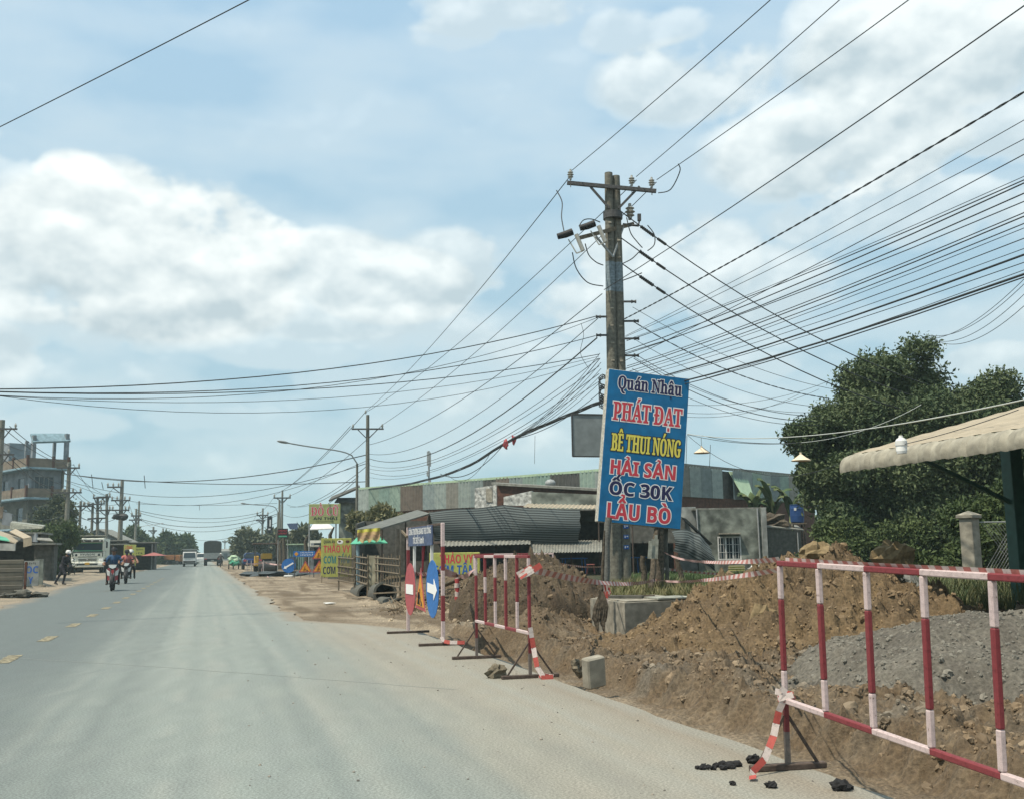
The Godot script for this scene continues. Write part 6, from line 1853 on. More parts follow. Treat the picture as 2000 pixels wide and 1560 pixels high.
func dump_truck() -> void:
	var o: Vector3 = Vector3(-34.219, 0.059, -85.000)
	var t := thing("dump_truck", "cream and green dump truck parked facing the camera on the left verge", "truck", Vector3(o.x, 0.05, o.z), ROAD_YAW + 0.02)
	var b := B.new()
	# cab, front face at z = 0
	b.box(Vector3(0, 1.28, -0.85), Vector3(2.45, 0.94, 1.7), 0.08)
	part(t, "cab_lower", b, M.truck_cream)
	b = B.new()
	b.box(Vector3(-1.16, 2.2, -0.85), Vector3(0.13, 0.92, 1.6), 0.03); b.box(Vector3(1.16, 2.2, -0.85), Vector3(0.13, 0.92, 1.6), 0.03); b.box(Vector3(0, 2.61, -0.85), Vector3(2.44, 0.36, 1.62), 0.05)
	part(t, "cab_upper", b, M.truck_cream)
	b = B.new(); b.box(Vector3(0, 2.12, -0.12), Vector3(2.1, 0.62, 0.03)); part(t, "windscreen", b, M.glass_dark)
	b = B.new(); b.box(Vector3(0, 2.41, -0.06), Vector3(2.2, 0.06, 0.06)); b.box(Vector3(0, 1.80, -0.08), Vector3(2.2, 0.09, 0.04), 0.01); part(t, "green_stripe", b, M.truck_green)
	b = B.new(); b.box(Vector3(0, 2.58, 0.08), Vector3(2.2, 0.16, 0.3), 0.04); part(t, "sun_visor", b, M.black)
	for x in [-0.9, -0.3, 0.3, 0.9]:
		b = B.new(); b.box(Vector3(x, 2.58, 0.235), Vector3(0.14, 0.06, 0.02)); part(t, "marker_lamp", b, M.lamp_glass)
	for g in [-1.0, 1.0]:
		b = B.new(); b.bar(Vector3(g * 0.2, 1.86, -0.05), Vector3(g * 0.85, 1.9, -0.05), 0.03); part(t, "wiper", b, M.black)
	b = B.new(); b.box(Vector3(0, 1.70, 0.02), Vector3(2.3, 0.08, 0.05), 0.01); part(t, "vent_slot", b, M.black)
	b = B.new(); b.box(Vector3(0, 1.47, 0.012), Vector3(2.05, 0.30, 0.05), 0.02); part(t, "name_panel", b, M.truck_cream)
	text(t, "HYUNDAI", "Droid Sans", Vector3(0, 1.5, 0.04), 0.22, 1.15, M.black)
	for g in [-1.0, 1.0]:
		b = B.new(); b.lathe([Vector2(0, 0), Vector2(0.09, 0), Vector2(0.11, 0.02), Vector2(0.11, -0.02)], 14); b.v = PackedVector3Array(); b.n = PackedVector3Array(); b.c = PackedColorArray()
		b.xf = Transform3D(Basis(Vector3(1, 0, 0), Vector3(0, 0, 1), Vector3(0, -1, 0)), Vector3(g * 0.85, 1.46, 0.03))
		b.lathe([Vector2(0, 0.02), Vector2(0.08, 0.02), Vector2(0.11, 0)], 16); part(t, "round_lamp", b, M.black)
		b = B.new(); b.box(Vector3(g * 1.12, 1.47, 0.005), Vector3(0.06, 0.3, 0.03)); part(t, "side_vent", b, M.black)
	for y in [1.32, 1.13, 1.02]:
		b = B.new(); b.box(Vector3(0, y, 0.02), Vector3(1.45 - 0.35 * (1.32 - y), 0.055, 0.05), 0.01); part(t, "grille_slot", b, M.black)
	b = B.new(); b.xf = Transform3D(Basis(Vector3(0, 0, 1), -0.5), Vector3(0.0, 1.08, 0.05)); b.box(Vector3.ZERO, Vector3(0.16, 0.05, 0.02), 0.01); b.xf = Transform3D(Basis(Vector3(0, 0, 1), 0.5), Vector3(0.02, 1.08, 0.05)); b.box(Vector3.ZERO, Vector3(0.05, 0.12, 0.024), 0.01)
	part(t, "badge", b, M.chrome)
	b = B.new(); b.box(Vector3(0, 0.70, 0.05), Vector3(2.5, 0.42, 0.3), 0.05); part(t, "bumper", b, M.truck_cream)
	b = B.new(); b.box(Vector3(0, 0.72, 0.205), Vector3(1.55, 0.12, 0.02)); part(t, "air_intake", b, M.black)
	b = B.new(); b.box(Vector3(0, 0.78, 0.225), Vector3(0.36, 0.18, 0.015)); part(t, "number_plate", b, M.yellow_paint)
	for g in [-1.0, 1.0]:
		b = B.new(); b.box(Vector3(g * 1.02, 1.05, 0.03), Vector3(0.32, 0.2, 0.06), 0.03); part(t, "headlight", b, M.lamp_glass)
		b = B.new(); b.box(Vector3(g * 1.02, 0.72, 0.21), Vector3(0.3, 0.13, 0.03), 0.01); part(t, "fog_lamp", b, M.lamp_glass)
		b = B.new(); b.bar(Vector3(g * 1.2, 2.6, -0.1), Vector3(g * 1.42, 2.5, 0.1), 0.03); b.box(Vector3(g * 1.42, 2.25, 0.1), Vector3(0.12, 0.5, 0.22), 0.03); part(t, "mirror", b, M.black)
		wheel(t, Vector3(g * 1.05, 0.5, -0.55), 0.5, 0.3, M.truck_cream)
		wheel(t, Vector3(g * 1.0, 0.5, -4.2), 0.5, 0.5, M.truck_cream)
		wheel(t, Vector3(g * 1.0, 0.5, -5.5), 0.5, 0.5, M.truck_cream)
		b = B.new(); b.box(Vector3(g * 1.0, 2.3, -0.85), Vector3(0.03, 0.7, 1.2)); part(t, "side_window", b, M.glass_dark)
	b = B.new(); b.box(Vector3(0, 0.75, -3.4), Vector3(0.9, 0.3, 6.2)); part(t, "chassis", b, M.black)
	b = B.new()
	b.box(Vector3(-1.2, 2.05, -4.3), Vector3(0.08, 1.5, 4.6)); b.box(Vector3(1.2, 2.05, -4.3), Vector3(0.08, 1.5, 4.6)); b.box(Vector3(0, 1.3, -4.3), Vector3(2.32, 0.12, 4.6)); b.box(Vector3(0, 2.2, -1.98), Vector3(2.32, 1.7, 0.08)); b.box(Vector3(0, 2.05, -6.62), Vector3(2.32, 1.5, 0.08))
	part(t, "tipper_body", b, M.truck_cream)
	b = B.new(); b.box(Vector3(0, 3.0, -1.3), Vector3(2.42, 0.07, 1.4), 0.02); part(t, "cab_guard", b, M.tin_roof)

const NTH := ["first", "second", "third", "fourth", "fifth", "sixth", "seventh", "eighth", "ninth", "tenth", "eleventh", "twelfth", "thirteenth", "fourteenth", "fifteenth", "sixteenth", "seventeenth", "eighteenth", "nineteenth"]
func double_pole() -> void:
	var o: Vector3 = Vector3(2.898, 0.354, -29.000)
	o.y = 0.0
	var t := thing("double_pole", "tall pair of concrete poles bound together behind the blue sign", "utility pole", o, 0.0, "utility poles along the road")
	t.rotation.z = -0.0073
	var H: float = 12.015
	for k in 2:
		var b := B.new()
		var x := -0.135 + 0.265 * k
		var z := -0.10 * k
		var h := H - 0.06 * k
		b.tube([Vector3(x, -0.5, z), Vector3(x * 0.97, 4.0, z), Vector3(x * 0.9, 8.503, z)], [0.172, 0.158, 0.140], 14, false); part(t, "shaft", b, M.pole)
		b = B.new(); b.tube([Vector3(x * 0.9, 8.503, z), Vector3(x * 0.88, 9.370, z)], [0.141, 0.136], 14, false); part(t, "painted_band", b, M.pole_blue)
		b = B.new(); b.tube([Vector3(x * 0.88, 9.370, z), Vector3(x * 0.82, h, z)], [0.135, 0.115], 14); part(t, "shaft", b, M.pole)
		b = B.new()
		for i in 16:
			var y := 3.0 + i * 0.5
			if y > 8.1 and y < 9.3: continue
			b.box(Vector3(x * 0.93 + 0.02, y, z + 0.118 + (H - y) * 0.0022), Vector3(0.10, 0.05, 0.05), 0.008)
		stuff(part(t, "step_block", b, M.concrete))
	var b := B.new()
	# upper crossarm and its pin insulators
	var y1: float = 11.522
	var arm := B.new(); arm.bar(Vector3(-1.32, y1 + 0.15, 0.16), Vector3(1.22, y1 - 0.13, 0.20), 0.1, 0.1); var a := part(t, "crossarm", arm, M.steel)
	for x in [-1.22, 0.53, 1.10]:
		var yy: float = y1 + 0.0 - 0.11 * x
		b = B.new(); b.cyl(Vector3(x, yy - 0.12, 0.18), Vector3(x, yy + 0.16, 0.18), 0.015, 0.015, 6); insulator(b, Vector3(x, yy + 0.1, 0.18), 1.15); part(a, "insulator", b, M.porcelain)
	for g in [[-0.65, -0.12], [0.75, 0.14]]:
		b = B.new(); b.bar(Vector3(g[0], y1 + 0.02, 0.17), Vector3(g[1], y1 - 0.62, 0.16), 0.06); part(a, "brace", b, M.steel)
	# the lower slanting arm that carries the cut-outs
	var y2: float = 10.228
	arm = B.new(); arm.bar(Vector3(-1.05, y2 - 0.42, 0.9), Vector3(0.62, y2 + 0.42, -0.5), 0.10, 0.11); a = part(t, "crossarm", arm, M.wood)
	b = B.new(); b.bar(Vector3(-0.55, y2 - 0.25, 0.5), Vector3(-0.05, y2 - 0.75, 0.16), 0.05); b.bar(Vector3(0.3, y2 + 0.25, -0.2), Vector3(-0.05, y2 - 0.75, 0.16), 0.05); part(a, "brace", b, M.galvanised)
	for q in [[-1.45, y2 - 0.45, 0.95], [-0.82, y2 - 0.18, 0.85]]:
		b = B.new(); b.tube([Vector3(q[0] - 0.2, q[1] + 0.06, q[2]), Vector3(q[0] + 0.02, q[1] + 0.12, q[2]), Vector3(q[0] + 0.22, q[1] + 0.2, q[2])], [0.085, 0.10, 0.10], 8)
		part(a, "arrester", b, M.black)
		b = B.new(); b.tube([Vector3(q[0] + 0.32, q[1] + 0.12, q[2]), Vector3(q[0] + 0.5, q[1] - 0.35, q[2])], [0.06, 0.06], 8); b.bar(Vector3(q[0] + 0.1, q[1] - 0.02, q[2]), Vector3(q[0] + 0.32, q[1] - 0.42, q[2]), 0.03); b.bar(Vector3(q[0] + 0.32, q[1] - 0.42, q[2]), Vector3(q[0] + 0.5, q[1] - 0.35, q[2]), 0.03)
		part(a, "fuse_holder", b, M.porcelain)
	b = B.new(); insulator(b, Vector3(0.52, y2 + 0.5, -0.35), 1.8); part(a, "insulator", b, M.porcelain)
	b = B.new(); b.tube([Vector3(0.3, y2 + 0.35, -0.3), Vector3(0.75, y2 + 0.3, -0.3), Vector3(0.8, y2 + 0.55, -0.3)], 0.035, 6); b.box(Vector3(0.78, y2 + 0.55, -0.3), Vector3(0.1, 0.2, 0.1)); part(a, "switch_bracket", b, M.steel)
	b = B.new(); b.cyl(Vector3(-0.01, y2 + 0.42, -0.05), Vector3(-0.01, y2 + 0.62, -0.05), 0.28, 0.28, 14); part(t, "steel_band", b, M.steel)
	b = B.new(); b.cyl(Vector3(-0.01, 6.0, -0.05), Vector3(-0.01, 6.06, -0.05), 0.31, 0.31, 14); b.cyl(Vector3(-0.01, 5.3, -0.05), Vector3(-0.01, 5.36, -0.05), 0.315, 0.315, 14); part(t, "steel_band", b, M.rust)
	# spool racks for the low-voltage cables
	for q in [[-0.33, 7.769], [-0.33, 7.238], [0.36, 8.200], [0.42, 7.637], [0.42, 7.137], [0.4, 6.653]]:
		b = B.new()
		var s := signf(q[0])
		b.bar(Vector3(s * 0.22, q[1], 0.06), Vector3(q[0] + s * 0.1, q[1], 0.06), 0.05); b.xf = Transform3D(Basis(Vector3(0, 0, 1), PI / 2), Vector3(q[0] + s * 0.16, q[1], 0.06)); b.lathe([Vector2(0, -0.07), Vector2(0.055, -0.07), Vector2(0.03, 0), Vector2(0.055, 0.07), Vector2(0, 0.07)], 8)
		part(t, "spool_rack", b, M.steel)
	for i in 3:   # coils and knots of cable on the left side
		b = B.new()
		var p := []
		for k in 40:
			var an := k * 0.9
			p.append(Vector3(-0.38 + 0.12 * cos(an) + 0.03 * sin(k * 1.7), 5.9 - i * 0.28 + 0.16 * sin(an) + 0.05 * sin(k * 0.7), 0.1 + 0.1 * sin(an * 0.7)))
		b.tube(p, 0.013, 4, false); part(t, "cable_coil", b, M.cable)
	for i in 3:   # painted numbers too faded to read
		b = B.new(); b.box(Vector3(0.16, 1.35 + i * 0.28, 0.075), Vector3(0.14, 0.11, 0.012)); part(t, "blue_stencil", b, M.ink_blue)
		b = B.new(); b.box(Vector3(0.13, 1.35 + i * 0.28, 0.082), Vector3(0.03, 0.06, 0.006)); b.box(Vector3(0.19, 1.36 + i * 0.28, 0.082), Vector3(0.04, 0.03, 0.006)); part(t, "stencil_print", b, M.ink_white)

func jumper(label: String, pts: Array, r := 0.016) -> void:   # a short loose lead
	var b := B.new()
	var p := []
	for i in pts.size() - 1:
		var p0: Vector3 = pts[maxi(i - 1, 0)]; var p1: Vector3 = pts[i]; var p2: Vector3 = pts[i + 1]; var p3: Vector3 = pts[mini(i + 2, pts.size() - 1)]
		for k in 6: p.append(p1.cubic_interpolate(p2, p0, p3, k / 6.0))
	p.append(pts[-1])
	b.tube(p, r, 5, false)
	single("jumper_lead", b, M.cable, label, "cable", "jumper leads on the double pole")

func poles_and_wires() -> void:
	double_pole()
	var pl := func(label: String, foot: Vector3, top: float, r0: float, r1: float, arms: Array, lean := 0.0, m: Material = null) -> void:
		pole(label, Vector3(foot.x, 0.0, foot.z), top, r0, r1, arms, 0.12, lean, m)
	# right-hand side
	pl.call("second concrete pole behind the street lamp, ivy of cables on it", Vector3(-9.980, 0.973, -72.000), 10.785, 0.20, 0.115, [[9.786, 1.1, 1.1, [-1.0, 1.0]]], 0.002, M.pole)
	var b := B.new()
	insulator(b, Vector3(-10.146, 10.856, -72.000)); single("top_insulator", b, M.porcelain, "pin insulator on the tip of the second concrete pole", "insulator")
	pl.call("third pole, beyond the yellow LED board, with a braced crossarm", Vector3(-32.954, 0.841, -150.000), 10.453, 0.24, 0.13, [[9.359, 1.2, 1.2, [-1.1, 1.1]]], 0.0, M.pole_far_shaded)
	pl.call("leaning companion left of the third pole", Vector3(-32.950, 0.847, -149.000), 9.095, 0.24, 0.14, [], 0.02, M.pole_far_shaded)
	pl.call("fourth pole on the right with two crossarms, left of the black panel", Vector3(-44.037, 0.793, -185.000), 9.507, 0.26, 0.15, [[8.255, 1.0, 1.0, [-0.9, 0.9]], [7.362, 1.1, 0.5, []]], 0.0)
	pl.call("slim far pole with a transformer right of the tarpaulin truck", Vector3(-85.395, 0.214, -330.000), 9.068, 0.3, 0.2, [[8.274, 1.0, 0.3, []], [7.481, 0.2, 0.9, [0.7]]], 0.0)
	pl.call("very far pole beyond the tarpaulin truck, left one", Vector3(-131.162, -0.161, -480.000), 8.567, 0.3, 0.22, [[7.876, 1.2, 1.2, []]], 0.0)
	pl.call("very far pole beyond the tarpaulin truck, right one", Vector3(-114.801, -0.051, -430.000), 7.767, 0.3, 0.22, [[7.149, 1.2, 1.2, []]], 0.0)
	# left-hand side
	pl.call("dark pole at the corner of the four-storey house, two braced crossarms", Vector3(-40.272, 1.168, -95.000), 9.905, 0.24, 0.16, [[9.347, 1.0, 1.0, [0.92, -0.05]], [7.122, 1.15, 1.25, [0.5, 1.15, -0.35]]], 0.0)
	pl.call("leaning pole of the left pair behind the truck", Vector3(-50.305, 1.085, -128.000), 8.672, 0.22, 0.15, [[8.485, 0.5, 1.3, [-0.4]], [7.739, 1.0, 0.9, [0.5, 0.8]], [6.005, 1.1, 1.0, []]], 0.035)
	pl.call("leaning pole of the right pair behind the truck", Vector3(-48.807, 1.071, -127.000), 8.907, 0.22, 0.15, [[8.537, 0.9, 0.5, [0.4]], [6.935, 1.2, 0.6, [0.4, -0.6]]], 0.035)
	pl.call("short thick pole left of the leaning pair", Vector3(-51.970, 1.095, -130.000), 8.040, 0.2, 0.15, [[7.599, 1.1, 0.2, [-0.4, -0.9]]], 0.0)
	pl.call("pole with wide lower arms above the gable house", Vector3(-51.831, 1.120, -126.000), 8.034, 0.2, 0.14, [[7.423, 0.2, 1.2, [0.4, 0.9]]], 0.0)
	pl.call("stump-like pole end beside the creeper", Vector3(-49.452, 1.141, -118.000), 6.587, 0.2, 0.16, [], 0.0)
	pl.call("tall thick pole above the dump truck with three crossarms", Vector3(-41.740, 0.968, -112.000), 9.452, 0.30, 0.17, [[8.687, 1.45, 0.1, [-1.4, -0.85, -0.3]], [7.272, 1.0, 0.95, [-0.9, -0.4, 0.4, 0.9]], [6.242, 0.9, 0.9, [-0.8, 0.5, 0.85]]], 0.0)
	b = B.new(); b.rock(Vector3(-41.873, 5.505, -111.000), Vector3(0.5, 0.3, 0.3), 51, 8); single("junction_box", b, M.black, "dark tangle of boxes left of the tall thick pole", "junction box")
	b = B.new(); b.rock(Vector3(-41.064, 5.494, -111.000), Vector3(0.45, 0.35, 0.3), 52, 8); single("junction_box", b, M.black, "dark tangle of boxes right of the tall thick pole", "junction box")
	pl.call("thin pole right of the tall thick pole, with a pale companion", Vector3(-59.102, 0.801, -165.000), 8.811, 0.22, 0.16, [[7.694, 0.7, 0.8, [-0.6, 0.7]], [7.057, 1.0, 1.0, []]], 0.0)
	pl.call("pale companion of the thin pole above the yellow board", Vector3(-61.195, 0.776, -172.000), 10.376, 0.22, 0.14, [], 0.0)
	pl.call("far left pole above the red parasol", Vector3(-78.498, 0.570, -230.000), 7.849, 0.26, 0.2, [[6.963, 1.0, 0.8, []]], 0.0)
	pl.call("far left pole standing out of the far trees", Vector3(-86.352, 0.449, -260.000), 8.300, 0.26, 0.2, [[6.800, 0.9, 0.9, [0.8]]], 0.0)
	pl.call("near left pole just outside the left edge, its arms showing", Vector3(-30.403, 1.017, -62.000), 9.464, 0.22, 0.15, [[8.905, 0.9, 0.95, [0.85]], [7.376, 0.9, 0.85, [0.55]]], 0.0)
	# street lamps
	lamp("near street lamp arching over the right side of the road", Vector3(-10.412, 0.991, -70.000), 7.250, Vector3(-14.273, 8.298, -66.000))
	lamp("second street lamp beyond the LED board", Vector3(-26.380, 0.935, -118.000), 6.035, Vector3(-28.576, 6.761, -112.000))
	lamp("far left street lamp above the far trees", Vector3(-71.074, 1.080, -200.000), 6.353, Vector3(-65.518, 7.417, -196.000))
	lamp("farthest left street lamp head by the far trees", Vector3(-86.899, 0.691, -262.000), 6.589, Vector3(-83.549, 7.344, -258.000))
	# mast
	var t := thing("antenna_mast", "slim antenna mast behind the warehouse roof", "mast", Vector3(-8.824, 1.264, -110.000) * Vector3(1, 0, 1))
	b = B.new(); b.cyl(Vector3.ZERO, Vector3(0, 11.921, 0), 0.14, 0.09, 8); part(t, "mast", b, M.galvanised)
	for q in [[-0.13, -0.8], [0.16, -0.9], [0.0, -1.0]]:
		b = B.new(); b.box(Vector3(q[0], 11.921 + q[1], 0.12), Vector3(0.14, 1.5, 0.12), 0.02); part(t, "panel_antenna", b, M.galvanised)
	for i in 3:
		b = B.new(); b.box(Vector3(0.1 * (1 if i % 2 else -1), 9.497 - 0.9 * i, 0.12), Vector3(0.25, 0.5, 0.2), 0.02); part(t, "radio_box", b, M.galvanised)
	wires()

func lamp(label: String, foot: Vector3, top: float, head: Vector3) -> void:
	var t := thing("street_lamp", label, "street lamp", Vector3(foot.x, 0, foot.z), 0.0, "street lamps over the road")
	var h := head - t.position
	var k := h.length() / 9.0
	var b := B.new()
	b.tube([Vector3(0, 0, 0), Vector3(0, top * 0.5, 0), Vector3(0, top, 0)], [0.13, 0.1, 0.075], 9); part(t, "column", b, M.pole)
	b = B.new()
	var p := []
	for i in 13:
		var f := i / 12.0
		p.append(Vector3(0, top, 0).lerp(h, f) + Vector3(0, 0.55 * sin(pow(f, 0.45) * PI) * (1 - f * 0.4), 0))
	b.tube(p, 0.045, 7); part(t, "arm", b, M.galvanised)
	b = B.new()
	var d := (p[12] - p[10] as Vector3).normalized()
	b.xf = Transform3D(Basis(d.cross(Vector3.UP).cross(d).normalized(), d.cross(Vector3.UP).normalized(), d).orthonormalized(), h)
	b.ball(Vector3(0, 0, 0.3), Vector3(0.09, 0.16, 0.45), 12)
	part(t, "lamp_head", b, M.galvanised)

func wires() -> void:
	var A := "cables strung along the road"
	# bare conductors over the tall pole towards the camera
	wire("power_line", "left bare conductor from the tall double pole over the camera", "power line", A, Vector3(1.819, 12.108, -29.000), Vector3(14.489, 11.031, 14.200), 0.60, 0.013)
	wire("power_line", "middle bare conductor from the tall double pole over the camera", "power line", A, Vector3(3.647, 11.823, -28.800), Vector3(16.317, 13.559, 14.400), 0.60, 0.013)
	wire("power_line", "right bare conductor from the tall double pole over the camera", "power line", A, Vector3(4.230, 11.722, -28.800), Vector3(16.900, 11.338, 14.400), 0.60, 0.013)
	wire("power_line", "bare conductor from the blue painted band up to the top right corner", "power line", A, Vector3(2.637, 8.516, -28.800), Vector3(15.307, 10.252, 14.400), 0.60, 0.013)
	wire("power_line", "twisted cable just below the conductor to the top right corner", "power line", A, Vector3(3.160, 7.654, -28.800), Vector3(15.830, 9.596, 14.400), 0.70, 0.010, null, 18, 0.012)
	var fan := [[1222,656,235,0.8,0.007],[1222,658,272,0.8,0.007],[1220,705,302,0.5,0.009],[1224,664,345,1.0,0.006],[1224,666,352,1.05,0.010],[1220,686,358,1.05,0.012],[1222,692,378,1.15,0.011],[1220,690,394,1.1,0.009],[1225,715,416,1.0,0.009],[1222,720,423,1.05,0.011],[1220,728,437,1.0,0.009],[1222,732,446,1.0,0.006],[1220,738,466,1.1,0.008],[1222,742,486,1.1,0.006],[1225,752,498,1.15,0.017],[1222,754,513,1.1,0.007],[1222,770,536,1.3,0.019],[1222,776,542,1.35,0.011],[1222,780,528,1.2,0.006]]
	var qs := [Vector3(3.203, 7.185, -28.800), Vector3(15.873, 9.657, 14.400), 0.80, Vector3(3.202, 7.156, -28.800), Vector3(15.872, 8.894, 14.400), 0.80, Vector3(3.154, 6.473, -28.800), Vector3(15.824, 8.723, 14.400), 0.50, Vector3(3.229, 7.068, -28.800), Vector3(15.899, 8.018, 14.400), 1.00, Vector3(3.228, 7.039, -28.800), Vector3(15.898, 8.053, 14.400), 1.05, Vector3(3.162, 6.749, -28.800), Vector3(15.832, 8.417, 14.400), 1.05, Vector3(3.188, 6.661, -28.800), Vector3(15.858, 8.453, 14.400), 1.15, Vector3(3.160, 6.691, -28.800), Vector3(15.830, 7.870, 14.400), 1.10, Vector3(3.221, 6.327, -28.800), Vector3(15.891, 7.924, 14.400), 1.00, Vector3(3.176, 6.256, -28.800), Vector3(15.846, 7.992, 14.400), 1.05, Vector3(3.144, 6.140, -28.800), Vector3(15.814, 7.742, 14.400), 1.00, Vector3(3.171, 6.082, -28.800), Vector3(15.841, 7.693, 14.400), 1.00, Vector3(3.140, 5.996, -28.800), Vector3(15.810, 7.657, 14.400), 1.10, Vector3(3.167, 5.938, -28.800), Vector3(15.837, 7.362, 14.400), 1.10, Vector3(3.205, 5.793, -28.800), Vector3(15.875, 7.566, 14.400), 1.15, Vector3(3.162, 5.765, -28.800), Vector3(15.832, 7.109, 14.400), 1.10, Vector3(3.155, 5.535, -28.800), Vector3(15.825, 7.597, 14.400), 1.30, Vector3(3.152, 5.449, -28.800), Vector3(15.822, 7.772, 14.400), 1.35, Vector3(3.151, 5.392, -28.800), Vector3(15.821, 7.794, 14.400), 1.20]
	for i in fan.size():
		var f: Array = fan[i]
		wire("telecom_cable", "%s black fan cable from the double pole, %s from top at right edge" % ["thick" if f[4] > 0.0105 else "thin", NTH[i]], "cable", "fan of cables from the double pole to the right", qs[i * 3], qs[i * 3 + 1], qs[i * 3 + 2], f[4])
	for q in [[Vector3(13.798, 8.132, -34.000), Vector3(8.903, 5.880, -17.000)], [Vector3(13.955, 7.957, -34.000), Vector3(8.888, 5.705, -17.000)], [Vector3(14.120, 7.903, -34.000), Vector3(8.869, 5.486, -17.000)], [Vector3(13.537, 8.015, -34.000), Vector3(8.911, 5.968, -17.000)]]:
		wire("telecom_cable", "# thin cable rising out of the tree top to the right edge", "cable", "cables from the tree top", q[0], q[1], 0.4, 0.008)
	# branch line to the right
	for q in [["upper", Vector3(3.157, 10.893, -29.000), Vector3(17.003, 6.064, -36.000), 0.9], ["middle", Vector3(3.106, 10.135, -29.000), Vector3(16.709, 5.710, -36.000), 0.9], ["lower", Vector3(3.085, 9.397, -29.000), Vector3(16.325, 5.324, -36.000), 0.9]]:
		wire("power_line", q[0] + " heavy line of the three running down to the right into the tree", "power line", A, q[1], q[2], q[3], 0.019)
		var on := func(m: float) -> Vector3:   # a point m metres along the sagging line
			var f: float = m / (q[2] - q[1]).length()
			return q[1].lerp(q[2], f) - Vector3(0, 4 * q[3] * f * (1 - f), 0)
		var ins := thing("strain_insulator", "strain insulator at the start of the " + q[0] + " heavy line", "insulator")
		var b := B.new()
		var pts := []
		var rr := []
		for k in 17:
			pts.append(on.call(0.75 + k * 0.03)); rr.append(0.055 if k % 2 else 0.035)
		b.tube(pts, rr, 8); part(ins, "sheds", b, M.steel)
		b = B.new(); b.tube([on.call(1.35), on.call(1.65)], 0.04, 6); part(ins, "clamp", b, M.steel)
	wire("telecom_cable", "thin cable from the rack right of the pole down into the tree", "cable", A, Vector3(3.452, 8.050, -29.000), Vector3(10.420, 6.196, -33.000), 0.35, 0.008)
	wire("telecom_cable", "upper twisted cable from the pole to the left side of the tree", "cable", A, Vector3(3.497, 7.606, -29.000), Vector3(10.080, 5.937, -33.000), 0.35, 0.009, null, 18, 0.012)
	wire("telecom_cable", "lower twisted cable from the pole to the left side of the tree", "cable", A, Vector3(3.482, 7.120, -29.000), Vector3(9.902, 5.661, -33.000), 0.4, 0.008)
	for q in [[Vector3(3.441, 6.725, -29.000), Vector3(9.724, 5.385, -33.000), 0.010], [Vector3(3.438, 6.623, -29.000), Vector3(9.568, 5.502, -33.000), 0.007], [Vector3(3.437, 6.579, -29.000), Vector3(9.553, 5.224, -33.000), 0.012], [Vector3(3.385, 6.288, -29.000), Vector3(9.708, 5.091, -33.000), 0.008]]:
		wire("telecom_cable", "# cable from the top in the low bundle from double pole to tree", "cable", "low bundle of cables to the tree", q[0], q[1], 0.45, q[2])
	for q in [[Vector3(3.075, 5.494, -29.000), Vector3(11.080, 6.968, -35.000)], [Vector3(3.070, 5.350, -29.000), Vector3(10.364, 6.540, -35.000)], [Vector3(3.068, 5.278, -29.000), Vector3(9.664, 6.375, -35.000)]]:
		wire("telecom_cable", "# slack thin wire from the top between the blue sign and the tree", "cable", "slack wires behind the blue sign", q[0], q[1], 0.55, 0.006)
	# wires with lamps from the sign to the right
	wire("pale_cable", "pale taut wire from the edge of the blue sign to the right edge", "cable", A, Vector3(4.160, 3.972, -24.800), Vector3(5.637, 2.813, -11.000), 0.25, 0.008, M.cable_pale)
	wire("lamp_wire", "thin wire from the blue sign to the second lamp shade", "cable", A, Vector3(4.160, 3.960, -24.800), Vector3(5.660, 3.298, -20.500), 0.1, 0.006)
	wire("lamp_wire", "slack wire passing the first lamp shade below the pale taut wire", "cable", A, Vector3(4.159, 3.948, -24.800), Vector3(6.388, 2.875, -20.500), 0.55, 0.006)
	wire("lamp_wire", "wire from the second lamp shade into the tree", "cable", A, Vector3(5.660, 3.298, -20.500), Vector3(8.660, 4.216, -22.000), 0.15, 0.006, M.cable_pale)
	wire("lamp_wire", "lower wire between the two lamp shades", "cable", A, Vector3(4.408, 3.877, -24.300), Vector3(5.660, 3.298, -20.500), 0.08, 0.006)
	for q in [["first lamp shade, hanging right of the blue sign before the sky", Vector3(4.392, 3.459, -24.300)], ["second lamp shade, hanging before the large tree", Vector3(5.641, 2.936, -20.500)]]:
		var t := thing("hanging_lamp", q[0] + ", wide beige cone", "lamp", q[1], 0.0, "lamp shades hung on wires")
		var b := B.new(); b.lathe([Vector2(0.185, 0), Vector2(0.19, 0.012), Vector2(0.10, 0.07), Vector2(0.05, 0.11), Vector2(0.022, 0.13), Vector2(0.022, 0.17), Vector2(0, 0.17)], 18); part(t, "shade", b, M.shade_cloth)
		b = B.new(); b.lathe([Vector2(0, 0.01), Vector2(0.03, 0.02), Vector2(0.03, 0.08), Vector2(0, 0.1)], 10); part(t, "bulb", b, M.bulb)
		b = B.new(); b.cyl(Vector3(0, 0.17, 0), Vector3(0, 0.36, 0), 0.005, 0.005, 5); part(t, "cord", b, M.cable)
	wire("lamp_wire", "thin wire that holds the white bulb at the awning", "cable", A, Vector3(4.245, 2.351, -11.400), Vector3(4.623, 2.471, -9.500), 0.02, 0.004)
	wire("lamp_wire", "hanging wire end right of the blue sign", "cable", A, Vector3(4.640, 3.679, -24.500), Vector3(4.594, 3.151, -24.500), 0.0, 0.006)
	wire("lamp_wire", "cable hanging down the right edge of the blue sign", "cable", A, Vector3(4.147, 3.936, -24.800), Vector3(4.094, 3.182, -24.800), 0.0, 0.006)
